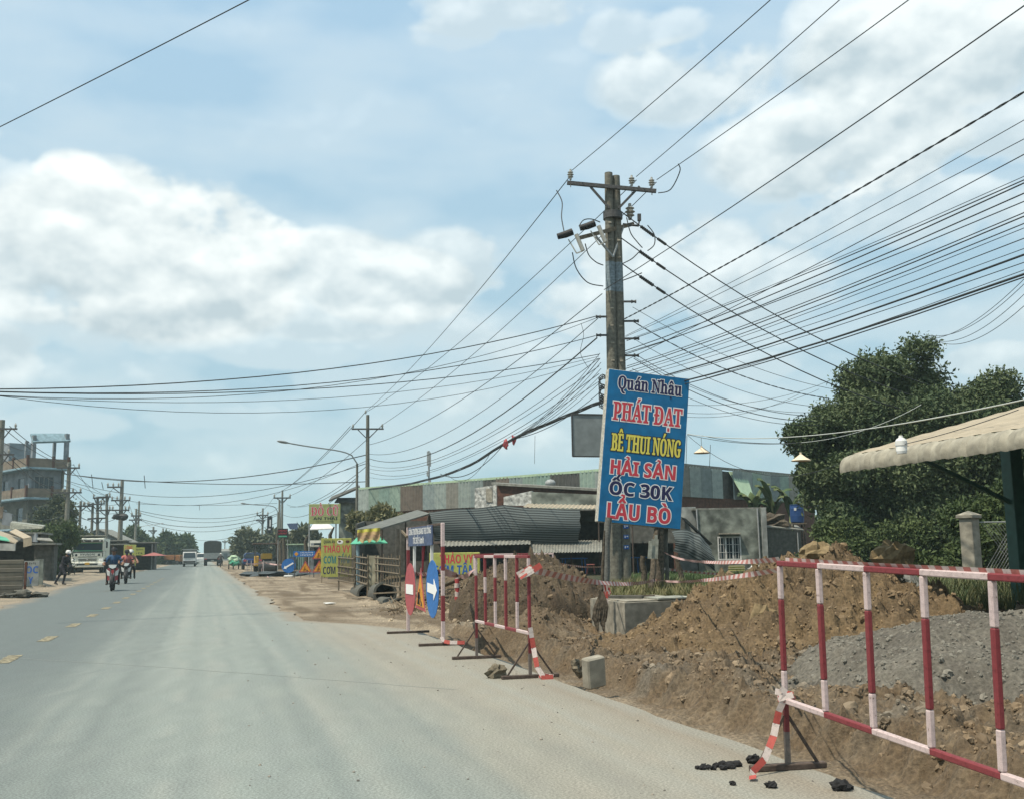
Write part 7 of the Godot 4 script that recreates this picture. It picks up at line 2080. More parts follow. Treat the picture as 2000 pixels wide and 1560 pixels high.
	# from the tall double pole on to the second pole
	for q in [["left bare conductor on to the second pole", Vector3(1.817, 12.000, -29.000), Vector3(-10.147, 11.035, -72.000), 0.5, 0.016], ["middle bare conductor on to the second pole", Vector3(3.669, 11.788, -29.000), Vector3(-10.076, 10.998, -72.000), 0.5, 0.016], ["right bare conductor on to the second pole", Vector3(4.242, 11.719, -29.000), Vector3(-9.080, 10.020, -72.000), 0.5, 0.016], ["neutral conductor on to the second pole", Vector3(2.594, 8.448, -29.000), Vector3(-9.886, 8.717, -72.000), 0.7, 0.016], ["upper slack cable on to the second pole", Vector3(2.460, 7.738, -29.000), Vector3(-9.953, 8.081, -72.000), 1.2, 0.014], ["twisted cable on to the second pole", Vector3(2.417, 7.179, -29.000), Vector3(-9.915, 7.763, -72.000), 1.4, 0.02], ["thin cable below the twisted one to the second pole", Vector3(2.459, 6.593, -29.000), Vector3(-9.878, 7.304, -72.000), 1.2, 0.011], ["second thin cable below the twisted one to the second pole", Vector3(2.454, 6.374, -29.000), Vector3(-9.876, 7.057, -72.000), 1.1, 0.011], ["third thin cable below the twisted one to the second pole", Vector3(2.448, 6.155, -29.000), Vector3(-9.875, 6.811, -72.000), 1.2, 0.012], ["lowest thin cable on to the second pole", Vector3(2.443, 5.937, -29.000), Vector3(-9.838, 6.459, -72.000), 1.0, 0.009]]:
		wire("power_line", q[0], "power line", A, q[1], q[2], q[3], q[4])
	for q in [[Vector3(2.492, 6.738, -29.000), 0.010], [Vector3(2.488, 6.592, -29.000), 0.014], [Vector3(2.514, 6.475, -29.000), 0.010], [Vector3(2.509, 6.300, -29.000), 0.010], [Vector3(2.505, 6.125, -29.000), 0.009], [Vector3(2.500, 5.937, -29.000), 0.009], [Vector3(2.493, 5.661, -29.000), 0.012]]:
		wire("telecom_cable", "# cable from the top slanting from the double pole to the heavy bundle", "cable", "cables joining the heavy bundle", q[0], Vector3(-0.019, 5.109, -36.000), 0.25, q[1])
	var hb := B.new()
	var way := [Vector3(2.571, 5.386, -29.000), Vector3(1.701, 5.270, -31.000), Vector3(-0.019, 5.092, -36.000), Vector3(-2.139, 4.645, -43.000), Vector3(-5.422, 4.878, -55.000), Vector3(-9.973, 5.654, -72.000)]
	for k in 5:
		var p := []
		for i in way.size() - 1:
			for j in 6:
				var f := j / 6.0
				var w: Vector3 = way[i].cubic_interpolate(way[i + 1], way[maxi(i - 1, 0)], way[mini(i + 2, way.size() - 1)], f)
				p.append(w + Vector3(0.0, 0.035 * sin(k * 2.1 + (i * 6 + j) * 0.55), 0.035 * cos(k * 1.7 + (i * 6 + j) * 0.5)))
		p.append(way[-1])
		hb.tube(p, 0.024, 5, false)
	single("cable_bundle", hb, M.cable, "heavy sagging bundle of black cables between the two right poles", "cable bundle")
	wire("telecom_cable", "slack cable looping below the heavy bundle", "cable", A, Vector3(-0.294, 5.057, -37.000), Vector3(-3.326, 4.841, -48.000), 0.55, 0.016)
	wire("telecom_cable", "second slack cable looping below the heavy bundle", "cable", A, Vector3(-0.770, 4.904, -38.000), Vector3(-3.027, 4.832, -47.000), 0.7, 0.010)
	var b := B.new()
	for q in [[0.0, 0.0], [0.28, 0.12]]:
		b.rock(Vector3(-0.233, 4.953, -36.000) + Vector3(q[0], q[1], 0), Vector3(0.09, 0.17, 0.07), 71 + int(q[0] * 10), 8)
	single("red_cloth", b, M.sign_red, "red cloth scraps tied to the heavy cable bundle", "cloth")
	for q in [[Vector3(0.712, 4.891, -33.000), Vector3(0.681, 4.000, -33.000), "loose wire ends dangling under the heavy bundle"], [Vector3(-6.283, 4.971, -58.000), Vector3(-6.339, 4.577, -58.000), "short wire end dangling by the second pole"]]:
		wire("loose_wire", q[2], "cable", A, q[0], q[1], 0.0, 0.006)
	# across the road to the left
	for q in [[Vector3(2.389, 7.799, -29.000), Vector3(-10.789, 4.431, -19.500), 0.55, 0.012], [Vector3(2.388, 7.739, -29.000), Vector3(-10.842, 4.408, -19.600), 0.9, 0.007], [Vector3(2.375, 7.239, -29.000), Vector3(-10.900, 4.464, -19.700), 0.6, 0.010], [Vector3(2.462, 6.709, -29.000), Vector3(-10.954, 4.470, -19.800), 0.45, 0.010], [Vector3(2.461, 6.651, -29.000), Vector3(-11.008, 4.457, -19.900), 0.65, 0.006], [Vector3(2.459, 6.593, -29.000), Vector3(-11.013, 4.536, -19.900), 0.95, 0.006]]:
		wire("telecom_cable", "# cable from the top crossing the road from the double pole to the left edge", "cable", "cables crossing the near road", q[0], q[1], q[2], q[3])
	wire("power_line", "lone wire crossing the top left corner", "power line", A, Vector3(-15.296, 9.946, -24.000), Vector3(-2.194, 10.269, -14.500), 0.05, 0.013)
	# far crossings
	for q in [["thick cable crossing the far road from the dark left pole to the second pole", Vector3(-40.731, 8.881, -95.000), Vector3(-10.128, 8.013, -72.000), 1.25, 0.035], ["second thick cable crossing the far road", Vector3(-40.729, 8.835, -95.000), Vector3(-10.047, 6.181, -72.000), 0.5, 0.03], ["lower cable crossing the far road with hanging ends", Vector3(-40.610, 8.277, -95.000), Vector3(-10.125, 7.413, -72.000), 1.9, 0.022], ["thin cable crossing below the thick ones", Vector3(-40.605, 8.184, -95.000), Vector3(-10.126, 7.589, -72.000), 2.6, 0.016], ["cable crossing farther on behind the tall thick pole", Vector3(-59.196, 9.607, -165.000), Vector3(-33.677, 8.640, -150.000), 0.3, 0.03], ["slack cable crossing farther on", Vector3(-58.916, 8.565, -165.000), Vector3(-44.291, 8.791, -185.000), 1.2, 0.04], ["second slack cable crossing farther on", Vector3(-58.904, 8.246, -165.000), Vector3(-44.283, 8.434, -185.000), 1.5, 0.035], ["low cable crossing farther on", Vector3(-58.708, 7.287, -165.000), Vector3(-33.649, 7.116, -150.000), 1.6, 0.045], ["lowest cable crossing farther on", Vector3(-58.702, 7.127, -165.000), Vector3(-33.645, 6.898, -150.000), 2.1, 0.03], ["farthest cable crossing the road", Vector3(-92.735, 6.546, -300.000), Vector3(-33.626, 5.885, -150.000), 1.5, 0.035]]:
		wire("telecom_cable", q[0], "cable", A, q[1], q[2], q[3], q[4])
	for q in [[Vector3(-37.818, 8.674, -94.000), Vector3(-37.628, 7.480, -94.000)], [Vector3(-30.972, 8.053, -88.000), Vector3(-30.847, 6.979, -88.000)], [Vector3(-36.478, 7.902, -93.000), Vector3(-36.315, 7.265, -93.000)], [Vector3(-47.148, 8.967, -158.000), Vector3(-47.124, 8.125, -158.000)]]:
		wire("loose_wire", "# short wire end hanging from a cable over the far road, counted from the left", "cable", "wire ends over the far road", q[0], q[1], 0.0, 0.03)
	# along the left poles
	for q in [[Vector3(-30.502, 9.152, -62.000), Vector3(-40.773, 9.765, -95.000), 0.4], [Vector3(-29.950, 9.083, -62.000), Vector3(-39.884, 9.613, -95.000), 0.4], [Vector3(-29.923, 7.492, -62.000), Vector3(-39.644, 7.430, -95.000), 0.3], [Vector3(-30.713, 7.503, -62.000), Vector3(-41.312, 7.454, -95.000), 0.3], [Vector3(-39.888, 9.706, -95.000), Vector3(-50.883, 8.733, -128.000), 0.3], [Vector3(-40.773, 9.765, -95.000), Vector3(-49.377, 8.783, -127.000), 0.3], [Vector3(-39.644, 7.430, -95.000), Vector3(-50.715, 7.738, -128.000), 0.3], [Vector3(-39.915, 7.296, -95.000), Vector3(-52.261, 7.724, -130.000), 0.2], [Vector3(-50.715, 7.738, -128.000), Vector3(-41.119, 7.207, -112.000), 0.3], [Vector3(-49.377, 8.783, -127.000), Vector3(-42.598, 8.751, -112.000), 0.2], [Vector3(-41.012, 7.260, -112.000), Vector3(-59.361, 7.614, -165.000), 0.3], [Vector3(-41.540, 6.833, -112.000), Vector3(-58.886, 7.767, -165.000), 0.4], [Vector3(-59.407, 8.811, -165.000), Vector3(-78.749, 7.627, -230.000), 0.4], [Vector3(-30.450, 8.232, -62.000), Vector3(-41.504, 10.461, -90.000), 0.2], [Vector3(-30.751, 8.175, -62.000), Vector3(-40.533, 6.658, -95.000), 0.5], [Vector3(-40.526, 6.520, -95.000), Vector3(-41.943, 6.026, -112.000), 0.6], [Vector3(-40.515, 6.289, -95.000), Vector3(-50.770, 6.129, -128.000), 0.8], [Vector3(-40.504, 6.059, -95.000), Vector3(-42.030, 5.486, -112.000), 1.0], [Vector3(-30.530, 4.295, -62.000), Vector3(-40.461, 5.139, -95.000), 0.6]]:
		wire("power_line", "# dark line between the left poles, counted from the near pole outwards", "power line", "lines between the left poles", q[0], q[1], q[2], 0.022)
	# right line farther on
	for q in [[Vector3(-11.202, 10.014, -72.000), Vector3(-34.063, 9.809, -150.000), 0.6], [Vector3(-10.147, 10.999, -72.000), Vector3(-33.051, 10.378, -150.000), 0.6], [Vector3(-9.079, 9.985, -72.000), Vector3(-31.943, 9.634, -150.000), 0.6], [Vector3(-9.843, 7.409, -72.000), Vector3(-31.843, 8.033, -150.000), 0.8], [Vector3(-34.060, 9.663, -150.000), Vector3(-45.184, 8.536, -185.000), 0.5], [Vector3(-31.943, 9.634, -150.000), Vector3(-43.387, 8.511, -185.000), 0.5], [Vector3(-45.180, 8.357, -185.000), Vector3(-85.588, 8.433, -330.000), 1.5], [Vector3(-43.374, 7.885, -185.000), Vector3(-85.250, 7.636, -330.000), 1.8], [Vector3(-10.611, 6.540, -72.000), Vector3(-32.287, 8.403, -150.000), 1.0], [Vector3(-10.680, 6.365, -72.000), Vector3(-33.361, 7.329, -150.000), 1.5]]:
		wire("power_line", "# dark line between the far right poles, counted from the second pole outwards", "power line", "lines between the far right poles", q[0], q[1], q[2], 0.022)
	# jumpers on the double pole
	var J := func(a: Vector3) -> Vector3: return a
	jumper("lead looping from the left conductor down to the left fuse", [Vector3(1.364, 11.515, -29.000), Vector3(1.508, 11.093, -28.800), Vector3(1.469, 10.541, -28.500), Vector3(1.529, 9.956, -28.200)])
	jumper("lead looping under the left fuse to the pole", [Vector3(1.731, 9.439, -28.200), Vector3(1.840, 8.998, -28.300), Vector3(2.166, 8.678, -28.600), Vector3(2.620, 8.645, -28.900)])
	jumper("lead looping under the second fuse to the pole", [Vector3(2.091, 9.683, -28.200), Vector3(2.198, 9.417, -28.400), Vector3(2.410, 9.265, -28.600), Vector3(2.636, 9.256, -28.900)])
	jumper("lead from the second fuse over to the slanting arm", [Vector3(1.932, 10.186, -28.200), Vector3(2.072, 10.393, -28.300), Vector3(2.303, 10.485, -28.500), Vector3(2.564, 10.456, -28.700)])
	jumper("lead looping from the right conductor to the crossarm end", [Vector3(4.726, 11.883, -28.000), Vector3(4.778, 11.697, -28.100), Vector3(4.566, 11.321, -28.500), Vector3(4.260, 11.326, -28.800)])
	jumper("lead curving between the upper and middle strain insulators", [Vector3(3.936, 10.410, -28.900), Vector3(4.117, 10.135, -28.900), Vector3(4.107, 9.834, -28.900), Vector3(3.912, 9.657, -28.900)])
	jumper("lead from the slanting arm down to the middle strain insulator", [Vector3(3.345, 10.645, -28.900), Vector3(3.448, 10.190, -28.900), Vector3(3.643, 9.901, -28.900), Vector3(3.769, 9.749, -28.900)])
	jumper("lead from the pole to the middle strain insulator", [Vector3(3.189, 9.293, -28.900), Vector3(3.469, 9.439, -28.900), Vector3(3.724, 9.690, -28.900)])
	jumper("lead from the pole to the lower strain insulator", [Vector3(3.174, 8.801, -28.900), Vector3(3.453, 8.901, -28.900), Vector3(3.732, 9.016, -28.900)])
	jumper("thin drooping wire end left of the double pole", [Vector3(1.980, 7.598, -29.000), Vector3(2.044, 7.258, -29.000), Vector3(1.945, 6.746, -29.000), Vector3(2.165, 6.305, -29.000)], 0.007)

func house(called: String, label: String, at_: Vector3, yaw: float, w: float, h: float, d: float, m: Material, roof: Material, gable := 0.8, wins := 2) -> Node3D:
	var t := thing(called, label, "house", at_ * Vector3(1, 0, 1), yaw)
	var b := B.new()
	var holes := []
	for i in wins: holes.append([w * (i + 0.25) / wins, 0.4 if i == 0 else 1.0, w * (i + 0.75) / wins, 2.2])
	wall_holes(b, w, h, 0.15, holes)
	b.box(Vector3(0.08, h / 2, -d / 2), Vector3(0.15, h, d - 0.31)); b.box(Vector3(w - 0.08, h / 2, -d / 2), Vector3(0.15, h, d - 0.31)); b.box(Vector3(w / 2, h / 2, -d), Vector3(w, h, 0.15))
	part(t, "wall", b, m)
	for q in holes:
		b = B.new(); b.box(Vector3((q[0] + q[2]) / 2, (q[1] + q[3]) / 2, -0.1), Vector3(q[2] - q[0], q[3] - q[1], 0.04)); part(t, "window", b, M.glass_dark)
	b = B.new()
	plate(b, Vector3(-0.3, h, 0.4), Vector3(w + 0.3, h, 0.4), Vector3(w + 0.3, h + gable, -d / 2), Vector3(-0.3, h + gable, -d / 2), 0.08)
	plate(b, Vector3(-0.3, h, -d - 0.3), Vector3(w + 0.3, h, -d - 0.3), Vector3(w + 0.3, h + gable, -d / 2), Vector3(-0.3, h + gable, -d / 2), 0.08)
	part(t, "roof", b, roof)
	return t

func far_away() -> void:
	var spray := leaf_clump(12, 0.8, 0.7, 0.17, 19)
	var big := leaf_clump(12, 2.0, 1.7, 0.42, 20)
	var g0 := Color(0.035, 0.058, 0.022); var g1 := Color(0.085, 0.11, 0.04)
	tree("round_tree", "large dark tree behind the red parasol, leftmost of the far trees", Vector3(-59.606, 0.607, -180.000) * Vector3(1, 0, 1), 2.0, 0.3, [[Vector3(-1.5, 2.2, 0), 1.6], [Vector3(0.8, 3.0, 0), 1.6], [Vector3(2.0, 1.6, 0), 1.5], [Vector3(0, 1.2, 0.5), 1.5]], 1500, spray, g0, g1, 41, 1.0, "far trees beside the left verge")
	tree("round_tree", "tall dark tree left of the oncoming small truck", Vector3(-60.441, 0.537, -190.000) * Vector3(1, 0, 1), 2.0, 0.3, [[Vector3(-0.8, 2.6, 0), 1.7], [Vector3(1.0, 3.4, 0), 1.6], [Vector3(2.0, 1.8, 0), 1.5], [Vector3(0.5, 1.2, 0.5), 1.6]], 1500, spray, g0, g1, 42, 1.0, "far trees beside the left verge")
	tree("round_tree", "small dark tree right above the yellow banner", Vector3(-60.907, 0.666, -175.000) * Vector3(1, 0, 1), 2.0, 0.25, [[Vector3(-0.5, 3.0, 0), 1.3], [Vector3(0.7, 2.2, 0), 1.3]], 800, spray, g0, g1, 43, 1.0, "far trees beside the left verge")
	tree("palm_tree", "ragged tree top above the stall, left of the thin pole", Vector3(-61.383, 0.713, -170.000) * Vector3(1, 0, 1), 4.0, 0.2, [[Vector3(0, 4.6, 0), 1.3], [Vector3(1.0, 4.2, 0), 0.9]], 600, spray, g0, g1, 44, 0.9, "far trees beside the left verge")
	for i in 6:
		tree("round_tree", ["dusty tree beyond the black panel sign", "pale palm-like tree left of the black panel sign", "dusty far tree right of the far transformer pole", "dusty tree behind the blue car", "tree behind the LED board", "tree behind the green tin house"][i], [Vector3(-46.507, 0.617, -190.000), Vector3(-43.596, 0.677, -175.000), Vector3(-66.528, 0.423, -260.000), Vector3(-35.218, 0.930, -140.000), Vector3(-33.968, 0.855, -150.000), Vector3(-23.993, 1.177, -120.000)][i] * Vector3(1, 0, 1), 2.2, 0.22,
			[[Vector3(0, 3.2, 0), 1.3], [Vector3(0.9, 2.3, 0), 1.2], [Vector3(-0.9, 2.0, 0), 1.2]], 700, spray, Color(0.07, 0.085, 0.05), Color(0.13, 0.135, 0.08), 45 + i, 0.9, "far trees beside the right verge")
	# treetops closing the horizon: too far off to tell one tree from the next
	var xf := []
	var cols := []
	for i in 5200:
		var side := -1.0 if i % 2 else 1.0
		var s := rng.randf_range(280, 900)
		var t := side * (rng.randf_range(14, 60) + s * rng.randf_range(0.0, 0.55))
		var hump := 1.5 + 5.5 * maxf(0, 0.5 + fb.get_noise_2d(s * 0.02, t * 0.03 + 70))
		var p := R(s, t, hump * rng.randf())
		xf.append(Transform3D(Basis.from_euler(Vector3(rng.randf() * 6, rng.randf() * 6, 0)).scaled(Vector3.ONE * rng.randf_range(0.8, 1.4)), p))
		cols.append(g0.lerp(g1, rng.randf()))
	for i in 2600:   # behind the warehouse and the large tree
		var a := rng.randf_range(-0.12, 0.62)
		var d := rng.randf_range(110, 260)
		xf.append(Transform3D(Basis.from_euler(Vector3(rng.randf() * 6, rng.randf() * 6, 0)).scaled(Vector3.ONE * rng.randf_range(0.7, 1.2)), Vector3(sin(a) * d, 0.5 + 3.4 * rng.randf(), -cos(a) * d)))
		cols.append(g0.lerp(g1, rng.randf()))
	tag(scatter(self, "distant_woods", big, M.leaf, xf, cols), "distant treetops along the horizon", "woods")
	for i in 14:
		var s := 190.0 + i * 26
		var sd := -1.0 if i % 3 else 1.0
		house("far_house", "far low house %s of the road, %s" % ["left" if sd < 0 else "right", ["pale walls, nearest the far trees", "grey walls, behind the orange vehicle", "tan walls, behind the small truck", "grey-blue walls behind the van", "pale walls beyond the van", "small grey walls beyond the tarpaulin truck", "tan walls beyond the far transformer pole", "tiny grey walls at the horizon", "tiny tan walls at the horizon", "tiny pale walls at the horizon", "tiny walls between the far poles", "tiny dark walls at the horizon", "tiny walls at the end of the road", "last tiny walls at the end of the road"][i]],
			R(s, sd * (7.5 + 2.5 * (i % 2)) - (4.0 if sd < 0 else 0.0)), ROAD_YAW, 5.0, 2.8 + 0.9 * (i % 3), 6.0, [M.house_tan, M.house_grey, M.render_pale, M.pale_blue][i % 4], M.tin_roof, 0.8)
	# right-hand row between the LED board and the warehouse
	var t := house("green_house", "tall grey-green house with a dark overhanging roof left of the warehouse", Vector3(-12.757, 1.277, -77.000), 0.1, 2.2, 5.0, 6.0, M.render, M.dark_wall, 0.5, 0)
	var b: B
	b = B.new(); var gp := t.position
	var rel := Transform3D(Basis(Vector3.UP, -0.1), Vector3.ZERO)
	plate(b, rel * (Vector3(-13.332, 5.090, -76.000) - gp), rel * (Vector3(-11.120, 6.018, -76.000) - gp), rel * (Vector3(-12.292, 6.684, -84.000) - gp), rel * (Vector3(-14.493, 5.816, -84.000) - gp), 0.12); part(t, "overhang", b, M.dark_wall)
	house("grey_house", "low grey house with a dark window behind the board on two posts", Vector3(-16.146, 1.190, -84.000), 0.1, 2.2, 1.9, 5.0, M.house_grey, M.tin_light, 0.5, 2)
	b = B.new(); plate(b, Vector3(-15.869, 3.197, -82.000), Vector3(-13.923, 3.248, -82.000), Vector3(-15.149, 3.809, -86.000), Vector3(-16.316, 3.784, -86.000), 0.06); single("tin_roof", b, M.white_clean, "pale tin roof sheet behind the board on two posts", "roof")
	t = thing("green_tin_house", "pale green corrugated tin house left of the board on two posts", "house", Vector3(-18.741, 1.170, -88.000) * Vector3(1, 0, 1), 0.15)
	b = B.new()
	for i in 3:
		b = B.new(); b.col = Color(0.24, 0.38, 0.34) * (0.9 + 0.1 * i); b.wave(Vector3(i * 0.5, 0, 0), Vector3(i * 0.5 + 0.495, 0, 0), Vector3(0, 2.1, 0), 0.16, 0.02); part(t, "sheet", b, M.tin)
	b = B.new(); b.box(Vector3(0.75, 2.16, -1.4), Vector3(1.9, 0.1, 3.2)); part(t, "roof", b, M.green_sheet); b = B.new(); b.box(Vector3(0.75, 1.0, -2.5), Vector3(1.5, 2.0, 0.1)); part(t, "back_wall", b, M.dark_wall)
	b = B.new(); b.box(Vector3(0.35, 0.6, 0.06), Vector3(0.5, 1.1, 0.05)); part(t, "door", b, M.board_grey_blue)
	b = B.new(); plate(b, Vector3(-19.774, 3.993, -92.000), Vector3(-18.838, 4.024, -92.000), Vector3(-18.830, 3.492, -92.000), Vector3(-19.499, 3.502, -92.000), 0.06); single("solar_panel", b, M.board_grey_blue, "dark blue panel tilted above the green tin house", "panel")
	house("pale_house", "pale blue-grey house between the fourth pole and the LED board", Vector3(-37.314, 0.844, -160.000), 0.1, 3.4, 4.4, 5.0, M.pale_blue, M.tin_roof, 0.6, 2)
	t = thing("black_panel_sign", "tall narrow black panel sign with white marks beyond the LED board", "sign", Vector3(-32.379, 0.891, -140.000) * Vector3(1, 0, 1), 0.4)
	b = B.new(); b.box(Vector3(0, 5.322, 0), Vector3(0.65, 2.2, 0.2)); part(t, "panel", b, M.black)
	b = B.new(); b.box(Vector3(0, 1.6, -0.05), Vector3(0.12, 3.4, 0.1)); part(t, "post", b, M.steel)
	b = B.new(); b.box(Vector3(0.05, 5.322 + 0.2, 0.11), Vector3(0.2, 0.9, 0.01)); b.box(Vector3(-0.05, 5.322 - 0.6, 0.11), Vector3(0.3, 0.2, 0.01)); part(t, "print", b, M.ink_white)
	t = thing("led_board", "black board with red and green light rows on two thin posts", "sign", Vector3(-17.057, 0.850, -78.000) * Vector3(1, 0, 1), 0.15)
	b = B.new(); b.box(Vector3(0, 2.867, 0), Vector3(0.74, 0.7, 0.1)); part(t, "case", b, M.black)
	for q in [[0.2, "ink_red"], [0.0, "ink_red"]]:
		print_line(t, Vector3(0, 2.867 + q[0], 0.055), 0.62, 0.13, 6, M[q[1]])
	b = B.new(); b.box(Vector3(0, 2.867 - 0.22, 0.055), Vector3(0.6, 0.1, 0.01)); part(t, "green_row", b, M.green_tarp)
	for x in [-0.33, 0.36]:
		b = B.new(); b.cyl(Vector3(x, 0, 0), Vector3(x, 2.4, 0), 0.03, 0.03, 6); part(t, "post", b, M.galvanised)
	for i in 5:
		b = B.new()
		var p: Vector3 = [Vector3(-20.959, 0.766, -95.000), Vector3(-20.420, 0.766, -94.000), Vector3(-21.904, 0.754, -98.000), Vector3(-15.722, 1.006, -80.000), Vector3(-13.523, 1.062, -78.000)][i] * Vector3(1, 0, 1)
		b.tube([p, p + Vector3(0.06, 1.2, 0), p + Vector3(-0.05, 2.3 + 0.4 * (i % 3), 0), p + Vector3(0.25, 2.9 + 0.4 * (i % 3), 0)], [0.25, 0.2, 0.14, 0.05], 7)
		single("tree_stump", b, M.bark, ["pollarded trunk behind the LED board, middle one", "pollarded trunk behind the LED board, right one", "pollarded trunk behind the LED board, left one", "bare trunk between the green tin house and the board on posts", "bare trunk right of the board on two posts"][i], "trunk")
	vehicles()

func vehicles() -> void:
	var b := B.new()
	var U0 := ROAD_YAW
	var o: Vector3 = Vector3(-41.854, 0.000, -147.018)
	var t := thing("tarpaulin_truck", "large truck with a grey tarpaulin cover seen from behind", "truck", o * Vector3(1, 0, 1), U0 + 0.0)
	b = B.new()
	b.prism(PackedVector2Array([Vector2(-1.18, 1.75), Vector2(1.18, 1.75), Vector2(1.2, 3.0), Vector2(1.1, 3.3), Vector2(0.5, 3.42), Vector2(-0.5, 3.42), Vector2(-1.1, 3.3), Vector2(-1.2, 3.0)]), -6.5, 0); part(t, "tarpaulin", b, M.tarp_grey)
	b = B.new(); b.box(Vector3(0, 1.35, -3.2), Vector3(2.34, 0.85, 6.4), 0.03); part(t, "cargo_bed", b, M.sheet_back)
	b = B.new(); b.box(Vector3(0, 0.8, -3.2), Vector3(2.2, 0.24, 6.2)); b.box(Vector3(0, 0.62, 0.02), Vector3(2.2, 0.14, 0.1)); part(t, "chassis", b, M.black)
	b = B.new(); b.box(Vector3(0, 1.5, -7.5), Vector3(2.2, 1.9, 1.6), 0.08); part(t, "cab", b, M.render)
	for g in [-1.0, 1.0]:
		for z in [-0.9, -2.0, -7.3]: wheel(t, Vector3(g * 0.9, 0.46, z), 0.46, 0.45, M.steel)
		b = B.new(); b.box(Vector3(g * 0.9, 0.92, 0.02), Vector3(0.3, 0.12, 0.04)); part(t, "tail_lamp", b, M.sign_red)
	b = B.new(); b.box(Vector3(0, 0.72, 0.08), Vector3(0.4, 0.16, 0.02)); part(t, "number_plate", b, M.render_pale)
	o = Vector3(-41.826, 0.000, -136.525)
	t = thing("small_truck", "small white truck with a grey box coming towards the camera", "truck", o * Vector3(1, 0, 1), U0)
	b = B.new(); b.prism(PackedVector2Array([Vector2(0, 0.45), Vector2(1.5, 0.45), Vector2(1.5, 1.1), Vector2(1.25, 1.85), Vector2(0, 1.9)]), -0.82, 0.82); var cb := part(t, "cab", b, M.white_clean); cb.rotation.y = -PI / 2; cb.position = Vector3(0, 0, -1.5)
	b = B.new(); plate(b, Vector3(-0.68, 1.78, -0.16), Vector3(0.68, 1.78, -0.16), Vector3(0.74, 1.12, 0.04), Vector3(-0.74, 1.12, 0.04), 0.03); part(t, "windscreen", b, M.glass_dark)
	b = B.new(); b.box(Vector3(0, 0.62, 0.03), Vector3(1.5, 0.2, 0.06)); part(t, "grille", b, M.black)
	b = B.new(); b.box(Vector3(0, 1.25, -3.4), Vector3(1.7, 1.9, 3.6), 0.03); b.box(Vector3(0, 2.22, -3.2), Vector3(1.9, 0.1, 3.9)); part(t, "box_body", b, M.sheet_back)
	for g in [-1.0, 1.0]:
		b = B.new(); b.box(Vector3(g * 0.6, 0.86, 0.03), Vector3(0.26, 0.16, 0.05)); part(t, "headlight", b, M.lamp_glass)
		for z in [-0.7, -4.0]: wheel(t, Vector3(g * 0.68, 0.36, z), 0.36, 0.24, M.steel)
	o = Vector3(-49.741, 0.000, -168.703)
	t = thing("white_van", "white van coming towards the camera left of the tarpaulin truck", "van", o * Vector3(1, 0, 1), U0)
	b = B.new(); b.box(Vector3(0, 0.75, -2.1), Vector3(1.75, 0.75, 4.4), 0.12); b.box(Vector3(0, 1.45, -2.3), Vector3(1.6, 0.75, 3.6), 0.14); part(t, "body", b, M.white_clean)
	b = B.new(); plate(b, Vector3(-0.68, 1.72, -0.52), Vector3(0.68, 1.72, -0.52), Vector3(0.74, 1.15, -0.35), Vector3(-0.74, 1.15, -0.35), 0.03); part(t, "windscreen", b, M.glass_dark)
	for g in [-1.0, 1.0]:
		b = B.new(); b.box(Vector3(g * 0.65, 0.85, 0.1), Vector3(0.3, 0.15, 0.05)); part(t, "headlight", b, M.lamp_glass)
		for z in [-0.7, -3.5]: wheel(t, Vector3(g * 0.78, 0.33, z), 0.33, 0.2, M.steel)
	o = Vector3(-56.479, 0.000, -176.803)
	t = thing("orange_truck", "small orange tipper parked on the far left verge", "truck", o * Vector3(1, 0, 1), U0 + 1.2)
	b = B.new(); b.box(Vector3(0, 1.2, -0.8), Vector3(1.6, 0.8, 1.8), 0.05); part(t, "tipper_body", b, M.rusty_orange); b = B.new(); b.box(Vector3(0, 1.05, 0.7), Vector3(1.5, 1.1, 0.9), 0.1); part(t, "cab", b, M.rusty_orange); b = B.new(); b.box(Vector3(0, 0.5, -0.4), Vector3(1.0, 0.3, 2.8)); part(t, "chassis", b, M.black)
	for g in [-1.0, 1.0]:
		for z in [0.6, -1.2]: wheel(t, Vector3(g * 0.7, 0.35, z), 0.35, 0.25, M.steel)
	o = Vector3(-25.052, 0.000, -101.232)
	t = thing("blue_car", "dark blue car parked beside the road roller", "car", o * Vector3(1, 0, 1), U0 + PI)
	b = B.new(); b.box(Vector3(0, 0.72, 0), Vector3(1.75, 0.62, 4.3), 0.14); b.box(Vector3(0, 1.25, 0.25), Vector3(1.5, 0.62, 2.6), 0.2); part(t, "body", b, M.car_blue)
	b = B.new(); plate(b, Vector3(-0.6, 1.5, -1.06), Vector3(0.6, 1.5, -1.06), Vector3(0.68, 1.08, -1.12), Vector3(-0.68, 1.08, -1.12), 0.03); part(t, "rear_window", b, M.glass_dark)
	for g in [-1.0, 1.0]:
		b = B.new(); b.box(Vector3(g * 0.72, 0.85, -2.15), Vector3(0.26, 0.18, 0.05)); part(t, "tail_lamp", b, M.sign_red)
		b = B.new(); b.box(Vector3(g * 0.75, 1.28, 0.2), Vector3(0.03, 0.36, 1.9)); part(t, "side_window", b, M.glass_dark)
		for z in [-1.3, 1.35]: wheel(t, Vector3(g * 0.8, 0.33, z), 0.33, 0.2, M.steel)
	o = Vector3(-19.756, 0.000, -83.933)
	t = thing("road_roller", "yellow road roller with a canopy on the works strip", "road roller", o * Vector3(1, 0, 1), U0)
	b = B.new(); b.xf = Transform3D(Basis(Vector3(0, 1, 0), Vector3(-1, 0, 0), Vector3(0, 0, 1)), Vector3(0.15, 0.42, 0.55)); b.lathe([Vector2(0, -0.65), Vector2(0.42, -0.65), Vector2(0.42, 0.65), Vector2(0, 0.65)], 24); part(t, "drum", b, M.steel)
	b = B.new(); b.box(Vector3(0.15, 1.2, -0.6), Vector3(0.85, 0.5, 1.5), 0.08); part(t, "bonnet", b, M.yellow_paint)
